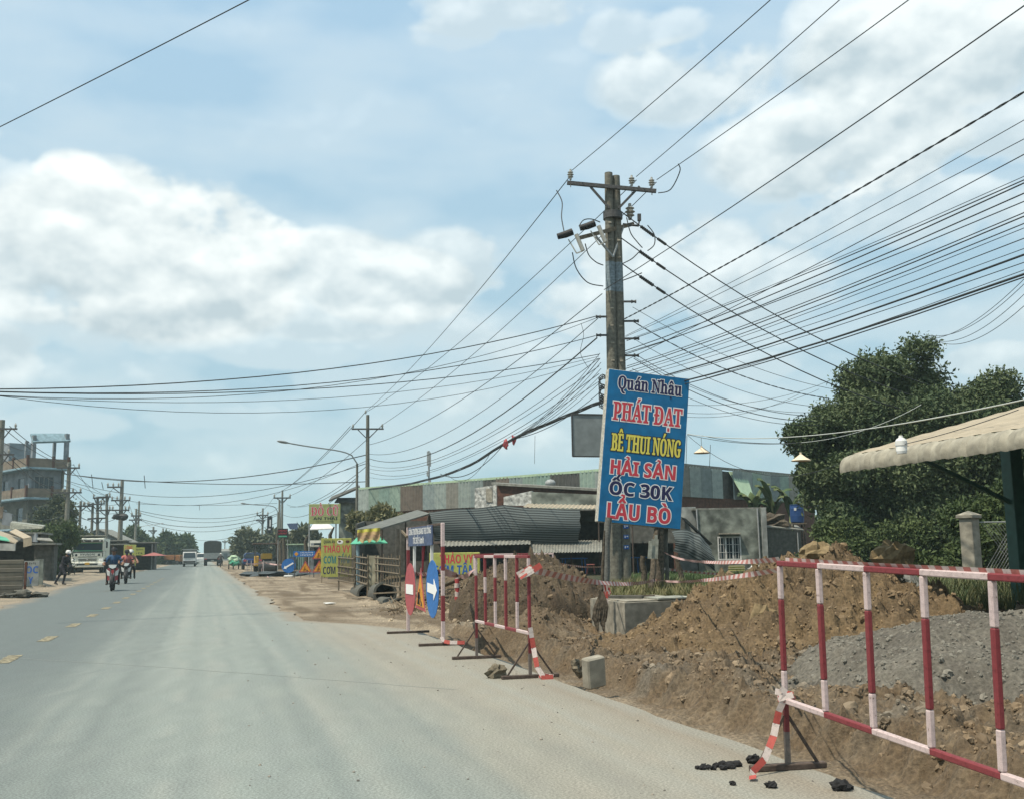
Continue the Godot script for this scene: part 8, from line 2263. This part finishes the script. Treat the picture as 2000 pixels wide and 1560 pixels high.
	b = B.new(); b.box(Vector3(0.15, 0.75, 0.12), Vector3(0.72, 0.5, 0.06)); part(t, "radiator", b, M.black)
	b = B.new(); b.box(Vector3(-0.6, 0.85, -0.5), Vector3(0.35, 0.8, 0.8), 0.05); part(t, "side_tank", b, M.yellow_paint)
	for q in [[-0.75, 0.2], [1.0, 0.2], [-0.75, -1.4], [1.0, -1.4]]:
		b = B.new(); b.bar(Vector3(q[0] * 0.9, 0.9, q[1]), Vector3(q[0], 2.15, q[1]), 0.06); part(t, "canopy_post", b, M.steel)
	b = B.new(); b.box(Vector3(0.12, 2.2, -0.6), Vector3(2.1, 0.1, 2.1), 0.03); part(t, "canopy", b, M.rust)
	for g in [-1.0, 1.0]: wheel(t, Vector3(0.15 + g * 0.75, 0.55, -1.5), 0.55, 0.35, M.yellow_paint)
	o = Vector3(-27.274, 0.000, -103.175)
	t = thing("tricycle_cart", "cargo tricycle heaped with green and turquoise sacks", "tricycle", o * Vector3(1, 0, 1), U0)
	b = B.new(); b.rock(Vector3(0.05, 0.95, -0.5), Vector3(0.55, 0.33, 0.6), 91, 12); part(t, "green_sacks", b, M.green_sheet)
	b = B.new(); b.rock(Vector3(0.08, 0.62, -0.1), Vector3(0.42, 0.28, 0.3), 92, 12); part(t, "turquoise_sack", b, M.green_tarp)
	b = B.new(); b.box(Vector3(0, 0.5, -0.5), Vector3(1.0, 0.08, 1.2)); part(t, "cargo_bed", b, M.steel)
	for g in [-1.0, 1.0]: wheel(t, Vector3(g * 0.46, 0.3, -0.3), 0.3, 0.1, M.steel)
	wheel(t, Vector3(0.0, 0.3, -1.9), 0.3, 0.1, M.steel)

func fence_panel(label: String, a: Vector3, c: Vector3, h: float, low: float, bars: int, rails: Array, r: float, cross := 0) -> void:
	var t := thing("pole_fence", label, "fence panel", a, atan2(-(c.z - a.z), c.x - a.x), "makeshift fence panels along the works")
	var l := Vector2(c.x - a.x, c.z - a.z).length()
	for x in [0.0, l]:
		var b := B.new(); b.cyl(Vector3(x, -0.1, 0), Vector3(x, h * 1.02, 0), r * 1.3, r * 1.2, 6); part(t, "post", b, M.wood)
	for y in rails:
		var b := B.new(); b.cyl(Vector3(-0.05, y, 0.03), Vector3(l + 0.05, y - 0.04, 0.03), r, r, 6); part(t, "rail", b, M.wood)
	for i in bars:
		var b := B.new()
		var x := l * (i + 1) / (bars + 1)
		b.cyl(Vector3(x, low, 0), Vector3(x + 0.01 * (i % 3 - 1), h * (0.97 + 0.04 * (i % 3)), 0), r * 0.8, r * 0.7, 5); part(t, "bar", b, M.wood)

func small_things() -> void:
	var b := B.new()
	var board := func(label: String, at_: Vector3, yaw: float, low: float) -> void:
		var t := thing("food_sign", label, "sign", at_, yaw, "yellow food stall signs")
		var q := B.new(); q.box(Vector3(0, low + 0.9, 0), Vector3(1.42, 1.8, 0.06), 0.012); part(t, "board", q, M.yellow_board)
		for x in [-0.66, 0.6]:
			q = B.new(); q.bar(Vector3(x, -0.3, 0.15), Vector3(x, low + 0.1, 0.0), 0.05); part(t, "leg", q, M.wood)
		text(t, "QUÁN ĂN", "Droid Sans", Vector3(-0.33, low + 1.64, 0.034), 0.19, 0.54, M.ink_black, null, 0, "print")
		text(t, "THẢO VY", "Droid Sans", Vector3(0.02, low + 1.3, 0.034), 0.46, 1.24, M.ink_red)
		text(t, "CƠM TẤM", "Droid Sans", Vector3(0.02, low + 0.80, 0.034), 0.46, 1.24, M.ink_teal)
		text(t, "CƠM TẤM", "Droid Sans", Vector3(0.0, low + 0.31, 0.034), 0.46, 1.26, M.ink_navy)
		q = B.new(); q.ball(Vector3(0.18, low + 1.62, 0.032), Vector3(0.15, 0.10, 0.004), 12); part(t, "plate_picture", q, M.ink_white)
		q = B.new(); q.ball(Vector3(0.15, low + 1.65, 0.037), Vector3(0.07, 0.05, 0.004), 10); q.ball(Vector3(0.52, low + 1.64, 0.034), Vector3(0.10, 0.07, 0.004), 9); part(t, "food_picture", q, M.brick)
	board.call("yellow food stall sign standing by the pole fence", Vector3(-8.392, 0.055, -50.000) * Vector3(1, 0, 1), 0.1, 0.22)
	var t := thing("food_sign", "long yellow food stall sign half hidden behind the frame with round signs", "sign", Vector3(-1.684, 0.958, -30.000), -0.05, "yellow food stall signs")
	b.box(Vector3(0, 0, 0), Vector3(1.44, 0.62, 0.06), 0.012); part(t, "board", b, M.yellow_board)
	text(t, "THẢO VY", "Droid Sans", Vector3(0.05, 0.13, 0.034), 0.33, 0.95, M.ink_red); text(t, "CƠM TẤM", "Droid Sans", Vector3(0.0, -0.17, 0.034), 0.34, 1.25, M.ink_blue)
	for x in [-0.6, 0.6]:
		b = B.new(); b.box(Vector3(x, -0.8, -0.05), Vector3(0.05, 1.0, 0.05)); part(t, "leg", b, M.wood)
	t = thing("junk_shop_sign", "pale green board reading ĐỒ CŨ in red on two tall posts", "sign", Vector3(-12.184, 1.189, -68.000) * Vector3(1, 0, 1), 0.12)
	b = B.new(); b.box(Vector3(0, 3.867, 0), Vector3(2.0, 1.28, 0.07), 0.012); part(t, "board", b, M.green_board)
	for x in [-0.97, 0.72]:
		b = B.new(); b.cyl(Vector3(x, 0, -0.06), Vector3(x, 4.492, -0.06), 0.045, 0.045, 7); part(t, "post", b, M.galvanised)
	text(t, "ĐỒ CŨ", "Droid Serif", Vector3(0, 4.031, 0.045), 0.74, 1.76, M.ink_red, M.white_clean, 0.02)
	text(t, "AN THÁI", "Droid Sans", Vector3(0.05, 3.572, 0.045), 0.24, 1.55, M.ink_black, null, 0, "print")
	print_line(t, Vector3(0, 3.375, 0.04), 1.15, 0.08, 14, M.ink_black)
	t = thing("keep_left_sign", "round blue sign with a white arrow slanting down left by the gravel bed", "road sign", Vector3(-13.186, 0.101, -62.000) * Vector3(1, 0, 1), 0.1)
	b = B.new(); b.xf = Transform3D(Basis(Vector3(1, 0, 0), Vector3(0, 0, 1), Vector3(0, -1, 0)), Vector3(0, 0.661, 0)); b.lathe([Vector2(0, 0.01), Vector2(0.41, 0.01), Vector2(0.41, -0.01), Vector2(0, -0.01)], 32); part(t, "disc", b, M.sign_disc_blue)
	b = B.new(); b.xf = Transform3D(Basis(Vector3(0, 0, 1), 0.52), Vector3(0, 0.661, 0.018)); b.prism(PackedVector2Array([Vector2(0.31, 0.045), Vector2(0.31, -0.045), Vector2(-0.18, -0.045), Vector2(-0.18, -0.11), Vector2(-0.33, 0), Vector2(-0.18, 0.11), Vector2(-0.18, 0.045)]), 0, 0.006); part(t, "arrow", b, M.ink_white)
	b = B.new(); b.cyl(Vector3(0, 0, -0.03), Vector3(0, 0.9, -0.03), 0.03, 0.03, 6); part(t, "post", b, M.galvanised); b = B.new(); b.box(Vector3(0, 0.06, 0), Vector3(0.5, 0.12, 0.3), 0.03); part(t, "base", b, M.white_clean)
	var k := 0
	for q in [[Vector3(-12.203, 0.264, -62.000), "orange men at work triangle standing right of the round blue arrow sign"], [Vector3(-10.845, 0.301, -59.000), "lower orange triangle partly behind the yellow food stall sign"], [Vector3(-10.781, 1.033, -58.600), "upper orange triangle partly behind the yellow food stall sign"]]:
		t = works_sign(q[1], q[0], 0.1, 0.78)
		b = B.new()
		if k == 0:
			for x in [-0.3, 0.3]: b.bar(Vector3(x * 0.8, 0.0, -0.02), Vector3(x, -0.5, 0.12), 0.03)
		else: b.bar(Vector3(0.3, 0.05, -0.03), Vector3(0.3, -0.6 - 0.7 * (k - 1), -0.03), 0.05)
		part(t, "leg", b, M.steel)
		k += 1
	t = thing("works_banner", "blue banner with an orange lozenge and white lettering over the rubble", "sign", Vector3(-12.080, 1.328, -61.000), 0.1)
	b = B.new(); b.box(Vector3.ZERO, Vector3(1.24, 0.32, 0.03)); part(t, "banner", b, M.sign_disc_blue)
	b = B.new(); b.xf = Transform3D(Basis(Vector3(0, 0, 1), PI / 4), Vector3(-0.45, 0, 0.02)); b.box(Vector3.ZERO, Vector3(0.17, 0.17, 0.01)); part(t, "lozenge", b, M.sign_orange)
	print_line(t, Vector3(0.15, 0.07, 0.02), 0.75, 0.08, 9, M.ink_white); print_line(t, Vector3(0.15, -0.06, 0.02), 0.75, 0.08, 8, M.ink_white)
	for x in [-0.55, 0.55]:
		b = B.new(); b.cyl(Vector3(x, -1.6, -0.03), Vector3(x, 0.15, -0.03), 0.025, 0.025, 5); part(t, "post", b, M.steel)
	b = B.new()
	var gb: Vector3 = Vector3(-15.326, -0.008, -70.000)
	for i in 3: b.rock(Vector3(gb.x - 1.2 + i * 1.3, 0.0, gb.z + 0.5 * i), Vector3(1.3, 0.22, 3.5), 95 + i, 16)
	single("gravel_bed", b, M.gravel_blue, "bed of blue-grey gravel in front of the road roller", "gravel")
	# makeshift fences
	fence_panel("close-barred pole fence panel next to the yellow food stall sign", Vector3(-6.276, 0.000, -37.959), Vector3(-5.227, -0.000, -34.749), 1.2, 0.35, 12, [1.15, 0.85, 0.62, 0.36], 0.022)
	fence_panel("open lattice fence panel in the middle of the makeshift fence", Vector3(-5.405, 0.000, -36.162), Vector3(-4.477, 0.000, -32.462), 1.22, 0.3, 4, [1.18, 0.98, 0.78, 0.58, 0.38], 0.025)
	fence_panel("pale barred fence panel before the black pipe mouth", Vector3(-4.019, 0.000, -30.864), Vector3(-2.956, 0.000, -27.456), 1.2, 0.42, 8, [1.15, 0.98, 0.78, 0.44], 0.02)
	b = B.new()
	var fa: Vector3 = Vector3(-4.533, 0.000, -32.866)
	var fc: Vector3 = Vector3(-4.149, 0.000, -31.977)
	b.col = Color(0.36, 0.34, 0.24)
	var r0 := []; var r1 := []
	for i in 15:
		var y := 0.02 + i * 0.085
		r0.append(fa + Vector3(0, y, 0.03 * sin(i * 1.5))); r1.append(fc + Vector3(0.02 * i * 0.3, y, 0.03 * sin(i * 1.5)))
	b.grid([r1, r0]); single("tin_sheet", b, M.tin, "upright crumpled tin sheet between two fence panels", "tin sheet")
	for q in [[Vector3(-5.277, -0.047, -36.000), Vector3(-4.583, 0.027, -33.000), 0.3, "concrete pipe lying behind the lattice panel, its mouth to the right"], [Vector3(-4.251, 0.022, -33.000), Vector3(-3.587, 0.177, -29.500), 0.33, "large concrete pipe with a black mouth behind the pale panel"], [Vector3(-3.623, -0.050, -29.000), Vector3(-2.946, -0.017, -27.000), 0.16, "half buried concrete pipe at the foot of the pale panel"]]:
		b = B.new()
		var d: Vector3 = (q[1] - q[0]).normalized()
		b.xf = Transform3D(Basis(d.cross(Vector3.UP).normalized(), d, d.cross(Vector3.UP).normalized().cross(d)), q[0])
		var L: float = (q[1] - q[0]).length()
		var rr: float = q[2]
		b.lathe([Vector2(rr * 0.8, 0.4), Vector2(rr * 0.8, L), Vector2(rr, L)], 18); b.lathe([Vector2(rr, L), Vector2(rr, 0)], 18); b.lathe([Vector2(0, 0.4), Vector2(rr * 0.8, 0.4)], 18)
		single("drain_pipe", b, M.concrete_dark, q[3], "pipe")
	var names := ["long plank sloping across the far rubble heap", "second plank lying across the far rubble heap", "dark board sticking out of the far rubble heap", "flat board on the sand before the fence panels", "plank on the ground by the pale panel", "broken board by the yellow food stall sign"]
	var ends := [[Vector3(-3.634, 0.235, -28.000), Vector3(-1.503, 0.414, -25.000)], [Vector3(-2.562, 0.124, -26.000), Vector3(-1.213, 0.331, -24.000)], [Vector3(-2.012, 0.353, -27.000), Vector3(-0.959, 0.786, -25.000)], [Vector3(-4.815, 0.000, -31.122), Vector3(-4.368, 0.000, -30.301)], [Vector3(-4.310, 0.000, -30.617), Vector3(-3.869, 0.000, -29.817)], [Vector3(-8.588, -0.019, -47.000), Vector3(-7.403, -0.072, -44.000)]]
	for i in 6:
		b = B.new(); b.bar(ends[i][0], ends[i][1], 0.2, 0.035); single("plank", b, M.wood, names[i], "plank")
	var xf := []
	var cols := []
	for i in 420:   # twigs and splinters over the far heap
		var p := Vector3(rng.randf_range(-2.7, -0.2), 0, rng.randf_range(-29, -22.5))
		p.y = terrain(p.x, p.z) + mound_h(p.x, p.z, 4, 8) + 0.08
		xf.append(Transform3D(Basis.from_euler(Vector3(rng.randf_range(-0.6, 0.6), rng.randf() * 6, rng.randf_range(-0.5, 0.5))).scaled(Vector3(rng.randf_range(0.15, 0.5), 1, 1)), p))
		cols.append(Color(0.30, 0.23, 0.15) * rng.randf_range(0.5, 1.3))
	b = B.new(); b.box(Vector3.ZERO, Vector3(1, 0.02, 0.025))
	tag(scatter(self, "twigs", b.mesh(), M.plain, xf, cols), "sticks and splinters strewn over the far rubble heap", "sticks")
	b = B.new(); b.rock(Vector3(-4.770, 0.000, -27.435) + Vector3(0, 0.02, 0), Vector3(0.15, 0.02, 0.1), 98, 9); single("paper_scrap", b, M.white_clean, "white paper scrap lying on the sandy verge", "litter")
	# tape and stakes beside the roller
	for q in [[Vector3(-17.976, 0.807, -76.000), Vector3(-13.930, 0.708, -64.000), "tape from a stake to the round blue arrow sign"], [Vector3(-17.976, 0.807, -76.000), Vector3(-16.742, 0.012, -70.000), "tape dropping from the stake by the road roller to the ground"], [Vector3(-27.541, 0.000, -113.710), Vector3(-13.975, 0.000, -60.518), "tape lying slanting on the ground before the gravel bed"], [Vector3(-20.232, 0.687, -80.000), Vector3(-17.975, 0.771, -76.000), "tape between the first stakes before the blue car"]]:
		tape(q[2], q[0], q[1], 0.06, 0.09, 0.3)
	for q in [[Vector3(-16.656, 0.000, -70.494), "thin stake before the road roller"], [Vector3(-17.630, 0.000, -71.133), "thin stake before the blue car"], [Vector3(-20.148, 0.000, -80.035), "second thin stake before the blue car"]]:
		b = B.new(); b.cyl(q[0], q[0] + Vector3(0, 0.95, 0), 0.03, 0.03, 5); single("stake", b, M.white, q[1], "stake", "stakes before the blue car")

const SKIN := Color(0.20, 0.115, 0.075)

func hand(b: B, w: Vector3, dir: Vector3, palm_n: Vector3, curl: float, col: Color) -> void:   # w wrist; palm and five fingers, curled
	var s := dir.cross(palm_n).normalized()
	var bones := [[w, w + dir * 0.05, 0.024, 0.026, col], [w + dir * 0.05 + s * 0.02, w + dir * 0.085 + s * 0.026, 0.018, 0.014, col], [w + dir * 0.05 - s * 0.02, w + dir * 0.085 - s * 0.026, 0.018, 0.014, col]]
	for i in 4:
		var k := w + dir * (0.092 - 0.004 * absf(i - 1.3)) + s * (0.030 - 0.02 * i)
		var l: float = [0.036, 0.042, 0.039, 0.03][i]
		var d1 := (dir * cos(curl * 0.6) + palm_n * sin(curl * 0.6)).normalized()
		var d2 := (dir * cos(curl * 1.7) + palm_n * sin(curl * 1.7)).normalized()
		bones.append([k, k + d1 * l, 0.0095, 0.0085, col]); bones.append([k + d1 * l, k + d1 * l + d2 * l * 0.9, 0.0085, 0.0075, col])
	var th := w + dir * 0.03 + s * 0.026
	var td := (s * 0.7 + dir * 0.6 + palm_n * 0.45).normalized()
	bones.append([th, th + td * 0.036, 0.012, 0.010, col]); bones.append([th + td * 0.036, th + td * 0.036 + (dir * 0.6 + palm_n * 0.8).normalized() * 0.03, 0.010, 0.008, col])
	body(b, bones, 0.006, 0.012)

func head(t: Node, b: B, o: Vector3, f: Vector3, mask: bool, helmet: Material, visor := false) -> void:   # o: middle of the skull, f: where the face looks
	var r := Vector3.UP.cross(f).normalized()
	var u := f.cross(r)
	var bones := [[o, o - f * 0.02, 0.092, 0.09, SKIN], [o + f * 0.04 - u * 0.05, o + f * 0.045 - u * 0.08, 0.062, 0.045, SKIN], [o + f * 0.088 - u * 0.015, o + f * 0.105 - u * 0.04, 0.010, 0.015, SKIN],
		[o + r * 0.09 - u * 0.02, o + r * 0.095 - u * 0.05, 0.014, 0.012, SKIN], [o - r * 0.09 - u * 0.02, o - r * 0.095 - u * 0.05, 0.014, 0.012, SKIN], [o - u * 0.08, o - u * 0.16 - f * 0.03, 0.052, 0.056, SKIN],
		[o + f * 0.088 + r * 0.018 - u * 0.072, o + f * 0.088 - r * 0.018 - u * 0.072, 0.010, 0.010, Color(0.16, 0.05, 0.045)]]
	body(b, bones, 0.010, 0.022)
	for g in [-1.0, 1.0]:
		var e := B.new(); e.ball(o + f * 0.083 + r * 0.034 * g - u * 0.008, Vector3(0.014, 0.010, 0.010), 8); part(t, "eye", e, M.black)
	var q := B.new()
	q.xf = Transform3D(Basis(r, u, f), o)
	if mask:
		q.ball(Vector3(0, -0.06, 0.035), Vector3(0.075, 0.062, 0.082), 12); part(t, "face_mask", q, M.board_grey_blue)
		q = B.new(); q.xf = Transform3D(Basis(r, u, f), o)
	q.lathe([Vector2(0.122, -0.03), Vector2(0.125, 0.0), Vector2(0.12, 0.05), Vector2(0.10, 0.09), Vector2(0.06, 0.115), Vector2(0, 0.124)], 18, Vector3(0, 0.005, -0.012))
	q.grid([[Vector3(-0.08, 0.025, 0.095), Vector3(0, 0.035, 0.118), Vector3(0.08, 0.025, 0.095)], [Vector3(-0.06, 0.012, 0.15), Vector3(0, 0.02, 0.175), Vector3(0.06, 0.012, 0.15)]])
	part(t, "helmet", q, helmet)

func rider(label: String, at_: Vector3, yaw: float, shirt: Color, legs: Color, helmet: Material, mask: bool, hat := false) -> Node3D:   # seated, facing +z
	var t := thing("person", label, "person", at_, yaw)
	var b := B.new()
	var sk := SKIN
	var bones := [[Vector3(-0.08, 0.86, -0.28), Vector3(0.08, 0.86, -0.28), 0.13, 0.13, legs], [Vector3(0, 0.95, -0.27), Vector3(0, 1.2, -0.18), 0.135, 0.155, shirt], [Vector3(-0.12, 1.29, -0.15), Vector3(0.12, 1.29, -0.15), 0.085, 0.085, shirt], [Vector3(0, 1.3, -0.15), Vector3(0, 1.43, -0.11), 0.055, 0.05, sk]]
	for g in [-1.0, 1.0]:
		bones.append_array([[Vector3(g * 0.1, 0.86, -0.22), Vector3(g * 0.2, 0.72, 0.16), 0.092, 0.066, legs], [Vector3(g * 0.2, 0.72, 0.16), Vector3(g * 0.21, 0.33, 0.02), 0.062, 0.042, legs], [Vector3(g * 0.21, 0.30, 0.0), Vector3(g * 0.225, 0.255, 0.17), 0.043, 0.034, Color(0.04, 0.035, 0.03)],
			[Vector3(g * 0.19, 1.28, -0.14), Vector3(g * 0.30, 1.09, -0.03), 0.062, 0.055, shirt], [Vector3(g * 0.30, 1.09, -0.03), Vector3(g * 0.355, 1.03, 0.06), 0.045, 0.042, sk], [Vector3(g * 0.355, 1.03, 0.06), Vector3(g * 0.33, 0.99, 0.28), 0.040, 0.028, sk]])
	body(b, bones, 0.02, 0.05)
	for g in [-1.0, 1.0]: hand(b, Vector3(g * 0.33, 1.0, 0.28), Vector3(-0.1 * g, 0.1, 1).normalized(), Vector3(0, -1, 0), 1.1, sk)
	head(t, b, Vector3(0, 1.53, -0.08), Vector3(0, -0.06, 1).normalized(), mask, helmet)
	var o := part(t, "body", b, M.skin)
	t.move_child(o, 0)
	b = B.new(); b.box(Vector3(0, 1.21, -0.012), Vector3(0.02, 0.3, 0.01)); part(t, "shirt_front", b, M.board_grey_blue)
	return t

func motorbike(label: String, at_: Vector3, yaw: float, red: bool) -> void:   # facing +z
	var t := thing("motorbike", label, "motorbike", at_, yaw, "motorbikes coming towards the camera")
	var sh: Material = M.sign_red if red else M.black
	for z in [0.62, -0.62]:
		var b := B.new()
		b.xf = Transform3D(Basis(Vector3(0, 1, 0), Vector3(-1, 0, 0), Vector3(0, 0, 1)), Vector3(0, 0.29, z))
		b.lathe([Vector2(0.22, -0.035), Vector2(0.265, -0.045), Vector2(0.29, -0.02), Vector2(0.29, 0.02), Vector2(0.265, 0.045), Vector2(0.22, 0.035)], 24); var w := part(t, "wheel", b, M.rubber)
		b = B.new()
		b.xf = Transform3D(Basis(Vector3(0, 1, 0), Vector3(-1, 0, 0), Vector3(0, 0, 1)), Vector3(0, 0.29, z))
		b.lathe([Vector2(0.205, -0.02), Vector2(0.222, -0.03), Vector2(0.222, 0.03), Vector2(0.205, 0.02)], 20); b.cyl(Vector3(0, -0.06, 0), Vector3(0, 0.06, 0), 0.05, 0.05, 10)
		for i in 5: b.bar(Vector3(cos(i * 1.257), 0, sin(i * 1.257)) * 0.04, Vector3(cos(i * 1.257), 0, sin(i * 1.257)) * 0.21, 0.022)
		part(w, "rim", b, M.steel)
	for g in [-1.0, 1.0]:
		var b := B.new(); b.cyl(Vector3(g * 0.075, 0.29, 0.62), Vector3(g * 0.075, 0.85, 0.40), 0.02, 0.025, 8); part(t, "fork", b, M.steel)
		b = B.new(); b.tube([Vector3(g * 0.06, 0.98, 0.32), Vector3(g * 0.2, 1.0, 0.33), Vector3(g * 0.4, 0.985, 0.28)], 0.016, 7); part(t, "handlebar", b, M.black)
		b = B.new(); b.tube([Vector3(g * 0.2, 1.0, 0.34), Vector3(g * 0.27, 1.14, 0.36)], 0.008, 5); b.ball(Vector3(g * 0.29, 1.17, 0.36), Vector3(0.06, 0.04, 0.015), 10); part(t, "mirror", b, M.black)
		b = B.new(); plate(b, Vector3(g * 0.05, 0.92, 0.40), Vector3(g * 0.2, 0.84, 0.34), Vector3(g * 0.19, 0.42, 0.26), Vector3(g * 0.06, 0.38, 0.32), 0.02); part(t, "leg_shield", b, sh)
		b = B.new(); plate(b, Vector3(g * 0.01, 0.54, 0.46), Vector3(g * 0.035, 0.68, 0.45), Vector3(g * 0.22, 0.82, 0.38), Vector3(g * 0.19, 0.6, 0.37), 0.03); part(t, "white_fairing", b, M.white_clean)
		b = B.new(); b.box(Vector3(g * 0.15, 0.75, 0.4), Vector3(0.05, 0.035, 0.03), 0.01); part(t, "indicator", b, M.lamp_glass)
		b = B.new(); b.bar(Vector3(g * 0.05, 0.29, -0.05), Vector3(g * 0.24, 0.24, 0.06), 0.03); part(t, "foot_rest", b, M.rubber)
	var b := B.new(); b.ball(Vector3(0, 0.93, 0.40), Vector3(0.15, 0.10, 0.09), 14); part(t, "headlamp_cowl", b, M.black)
	b = B.new(); b.prism(PackedVector2Array([Vector2(-0.15, 0.99), Vector2(0.15, 0.99), Vector2(0.11, 0.89), Vector2(0, 0.84), Vector2(-0.11, 0.89)]), 0.46, 0.51); part(t, "headlight", b, M.lamp_glass)
	b = B.new()
	var rows := []
	for i in 9:
		var a := lerpf(-0.4, 1.9, i / 8.0)
		rows.append([Vector3(-0.06, 0.29 + 0.33 * sin(a), 0.62 + 0.33 * cos(a)), Vector3(0, 0.29 + 0.345 * sin(a), 0.62 + 0.345 * cos(a)), Vector3(0.06, 0.29 + 0.33 * sin(a), 0.62 + 0.33 * cos(a))])
	b.grid(rows); part(t, "front_mudguard", b, M.black)
	b = B.new(); b.box(Vector3(0, 0.42, -0.05), Vector3(0.22, 0.26, 0.5), 0.05); part(t, "engine", b, M.steel)
	b = B.new(); b.tube([Vector3(0, 0.72, 0.2), Vector3(0, 0.66, -0.2), Vector3(0, 0.68, -0.7)], [0.09, 0.13, 0.10], 9); part(t, "frame_cover", b, sh)
	b = B.new(); b.ball(Vector3(0, 0.77, -0.35), Vector3(0.14, 0.06, 0.42), 12); part(t, "seat", b, M.black)
	b = B.new(); b.tube([Vector3(0.13, 0.3, 0.0), Vector3(0.16, 0.3, -0.4), Vector3(0.17, 0.42, -0.8)], [0.03, 0.05, 0.05], 8); part(t, "exhaust", b, M.chrome)

func people() -> void:
	var a: Vector3 = Vector3(-15.493, 0.000, -41.008)
	motorbike("red and white motorbike, the nearer of the two riders' machines", a, ROAD_YAW + 0.02, true)
	rider("rider in a blue shirt and dark helmet on the red motorbike", a, ROAD_YAW + 0.02, Color(0.03, 0.075, 0.15), Color(0.035, 0.03, 0.03), M.black, false)
	var c: Vector3 = Vector3(-19.024, 0.000, -52.040)
	motorbike("black and silver motorbike, the farther of the two riders' machines", c, ROAD_YAW + 0.03, false)
	rider("rider in a pink jacket, face mask and dark cap on the black motorbike", c, ROAD_YAW + 0.03, Color(0.42, 0.14, 0.12), Color(0.03, 0.03, 0.035), M.black, true)
	rider("pillion passenger in a white helmet behind the rider in pink", c + Vector3(0.16, 0.0, 0) - Vector3(sin(ROAD_YAW), 0, cos(ROAD_YAW)) * 0.42, ROAD_YAW + 0.03, Color(0.32, 0.18, 0.13), Color(0.03, 0.03, 0.035), M.white_clean, true)
	var f: Vector3 = Vector3(-34.485, 0.000, -124.528)
	motorbike("far motorbike riding away beside the tarpaulin truck", f, ROAD_YAW + PI, false)
	rider("far rider in dark clothes and a white helmet beside the tarpaulin truck", f, ROAD_YAW + PI, Color(0.04, 0.035, 0.035), Color(0.03, 0.03, 0.03), M.white_clean, false)
	# person striding along the verge
	var w: Vector3 = Vector3(-21.617, 0.000, -50.782)
	var t := thing("person", "person in black clothes and a white helmet striding along the left verge", "person", Vector3(w.x, terrain(w.x, w.z), w.z), -0.25)
	var k := Color(0.012, 0.013, 0.017)
	var k2 := Color(0.02, 0.022, 0.03)
	var b := B.new()
	var bones := [[Vector3(0, 0.84, -0.07), Vector3(0, 0.84, 0.07), 0.13, 0.13, k2], [Vector3(0.02, 0.92, 0), Vector3(0.14, 1.2, 0), 0.135, 0.16, k], [Vector3(0.16, 1.28, -0.13), Vector3(0.16, 1.28, 0.13), 0.085, 0.085, k], [Vector3(0.18, 1.3, 0), Vector3(0.25, 1.42, 0), 0.055, 0.05, SKIN],
		[Vector3(-0.02, 0.84, -0.09), Vector3(-0.20, 0.48, -0.08), 0.095, 0.065, k2], [Vector3(-0.20, 0.48, -0.08), Vector3(-0.42, 0.11, -0.07), 0.062, 0.042, k2], [Vector3(-0.43, 0.085, -0.07), Vector3(-0.30, 0.04, -0.06), 0.042, 0.034, Color(0.03, 0.03, 0.03)],
		[Vector3(0.04, 0.84, 0.09), Vector3(0.24, 0.50, 0.11), 0.10, 0.07, k2], [Vector3(0.24, 0.50, 0.11), Vector3(0.14, 0.11, 0.1), 0.065, 0.045, k2], [Vector3(0.13, 0.06, 0.1), Vector3(0.29, 0.04, 0.11), 0.042, 0.034, Color(0.03, 0.03, 0.03)]]
	for g in [-1.0, 1.0]:
		bones.append_array([[Vector3(0.16, 1.28, g * 0.18), Vector3(0.2, 1.02, g * 0.22), 0.062, 0.05, k], [Vector3(0.2, 1.02, g * 0.22), Vector3(0.36, 0.9, g * 0.14), 0.047, 0.033, k]])
	body(b, bones, 0.02, 0.05)
	for g in [-1.0, 1.0]: hand(b, Vector3(0.36, 0.9, g * 0.14), Vector3(0.9, -0.3, -0.2 * g).normalized(), Vector3(0, -0.3, -g).normalized(), 0.8, SKIN)
	head(t, b, Vector3(0.29, 1.52, 0), Vector3(1, -0.2, 0.15).normalized(), true, M.white_clean)
	var o := part(t, "body", b, M.skin)
	t.move_child(o, 0)
	b = B.new(); b.rock(Vector3(0.40, 0.78, 0.02), Vector3(0.16, 0.2, 0.14), 55, 12)
	var bag := single("bag", b, M.black, "dark bundle carried by the person on the left verge", "bag"); bag.position = t.position; bag.rotation.y = -0.25
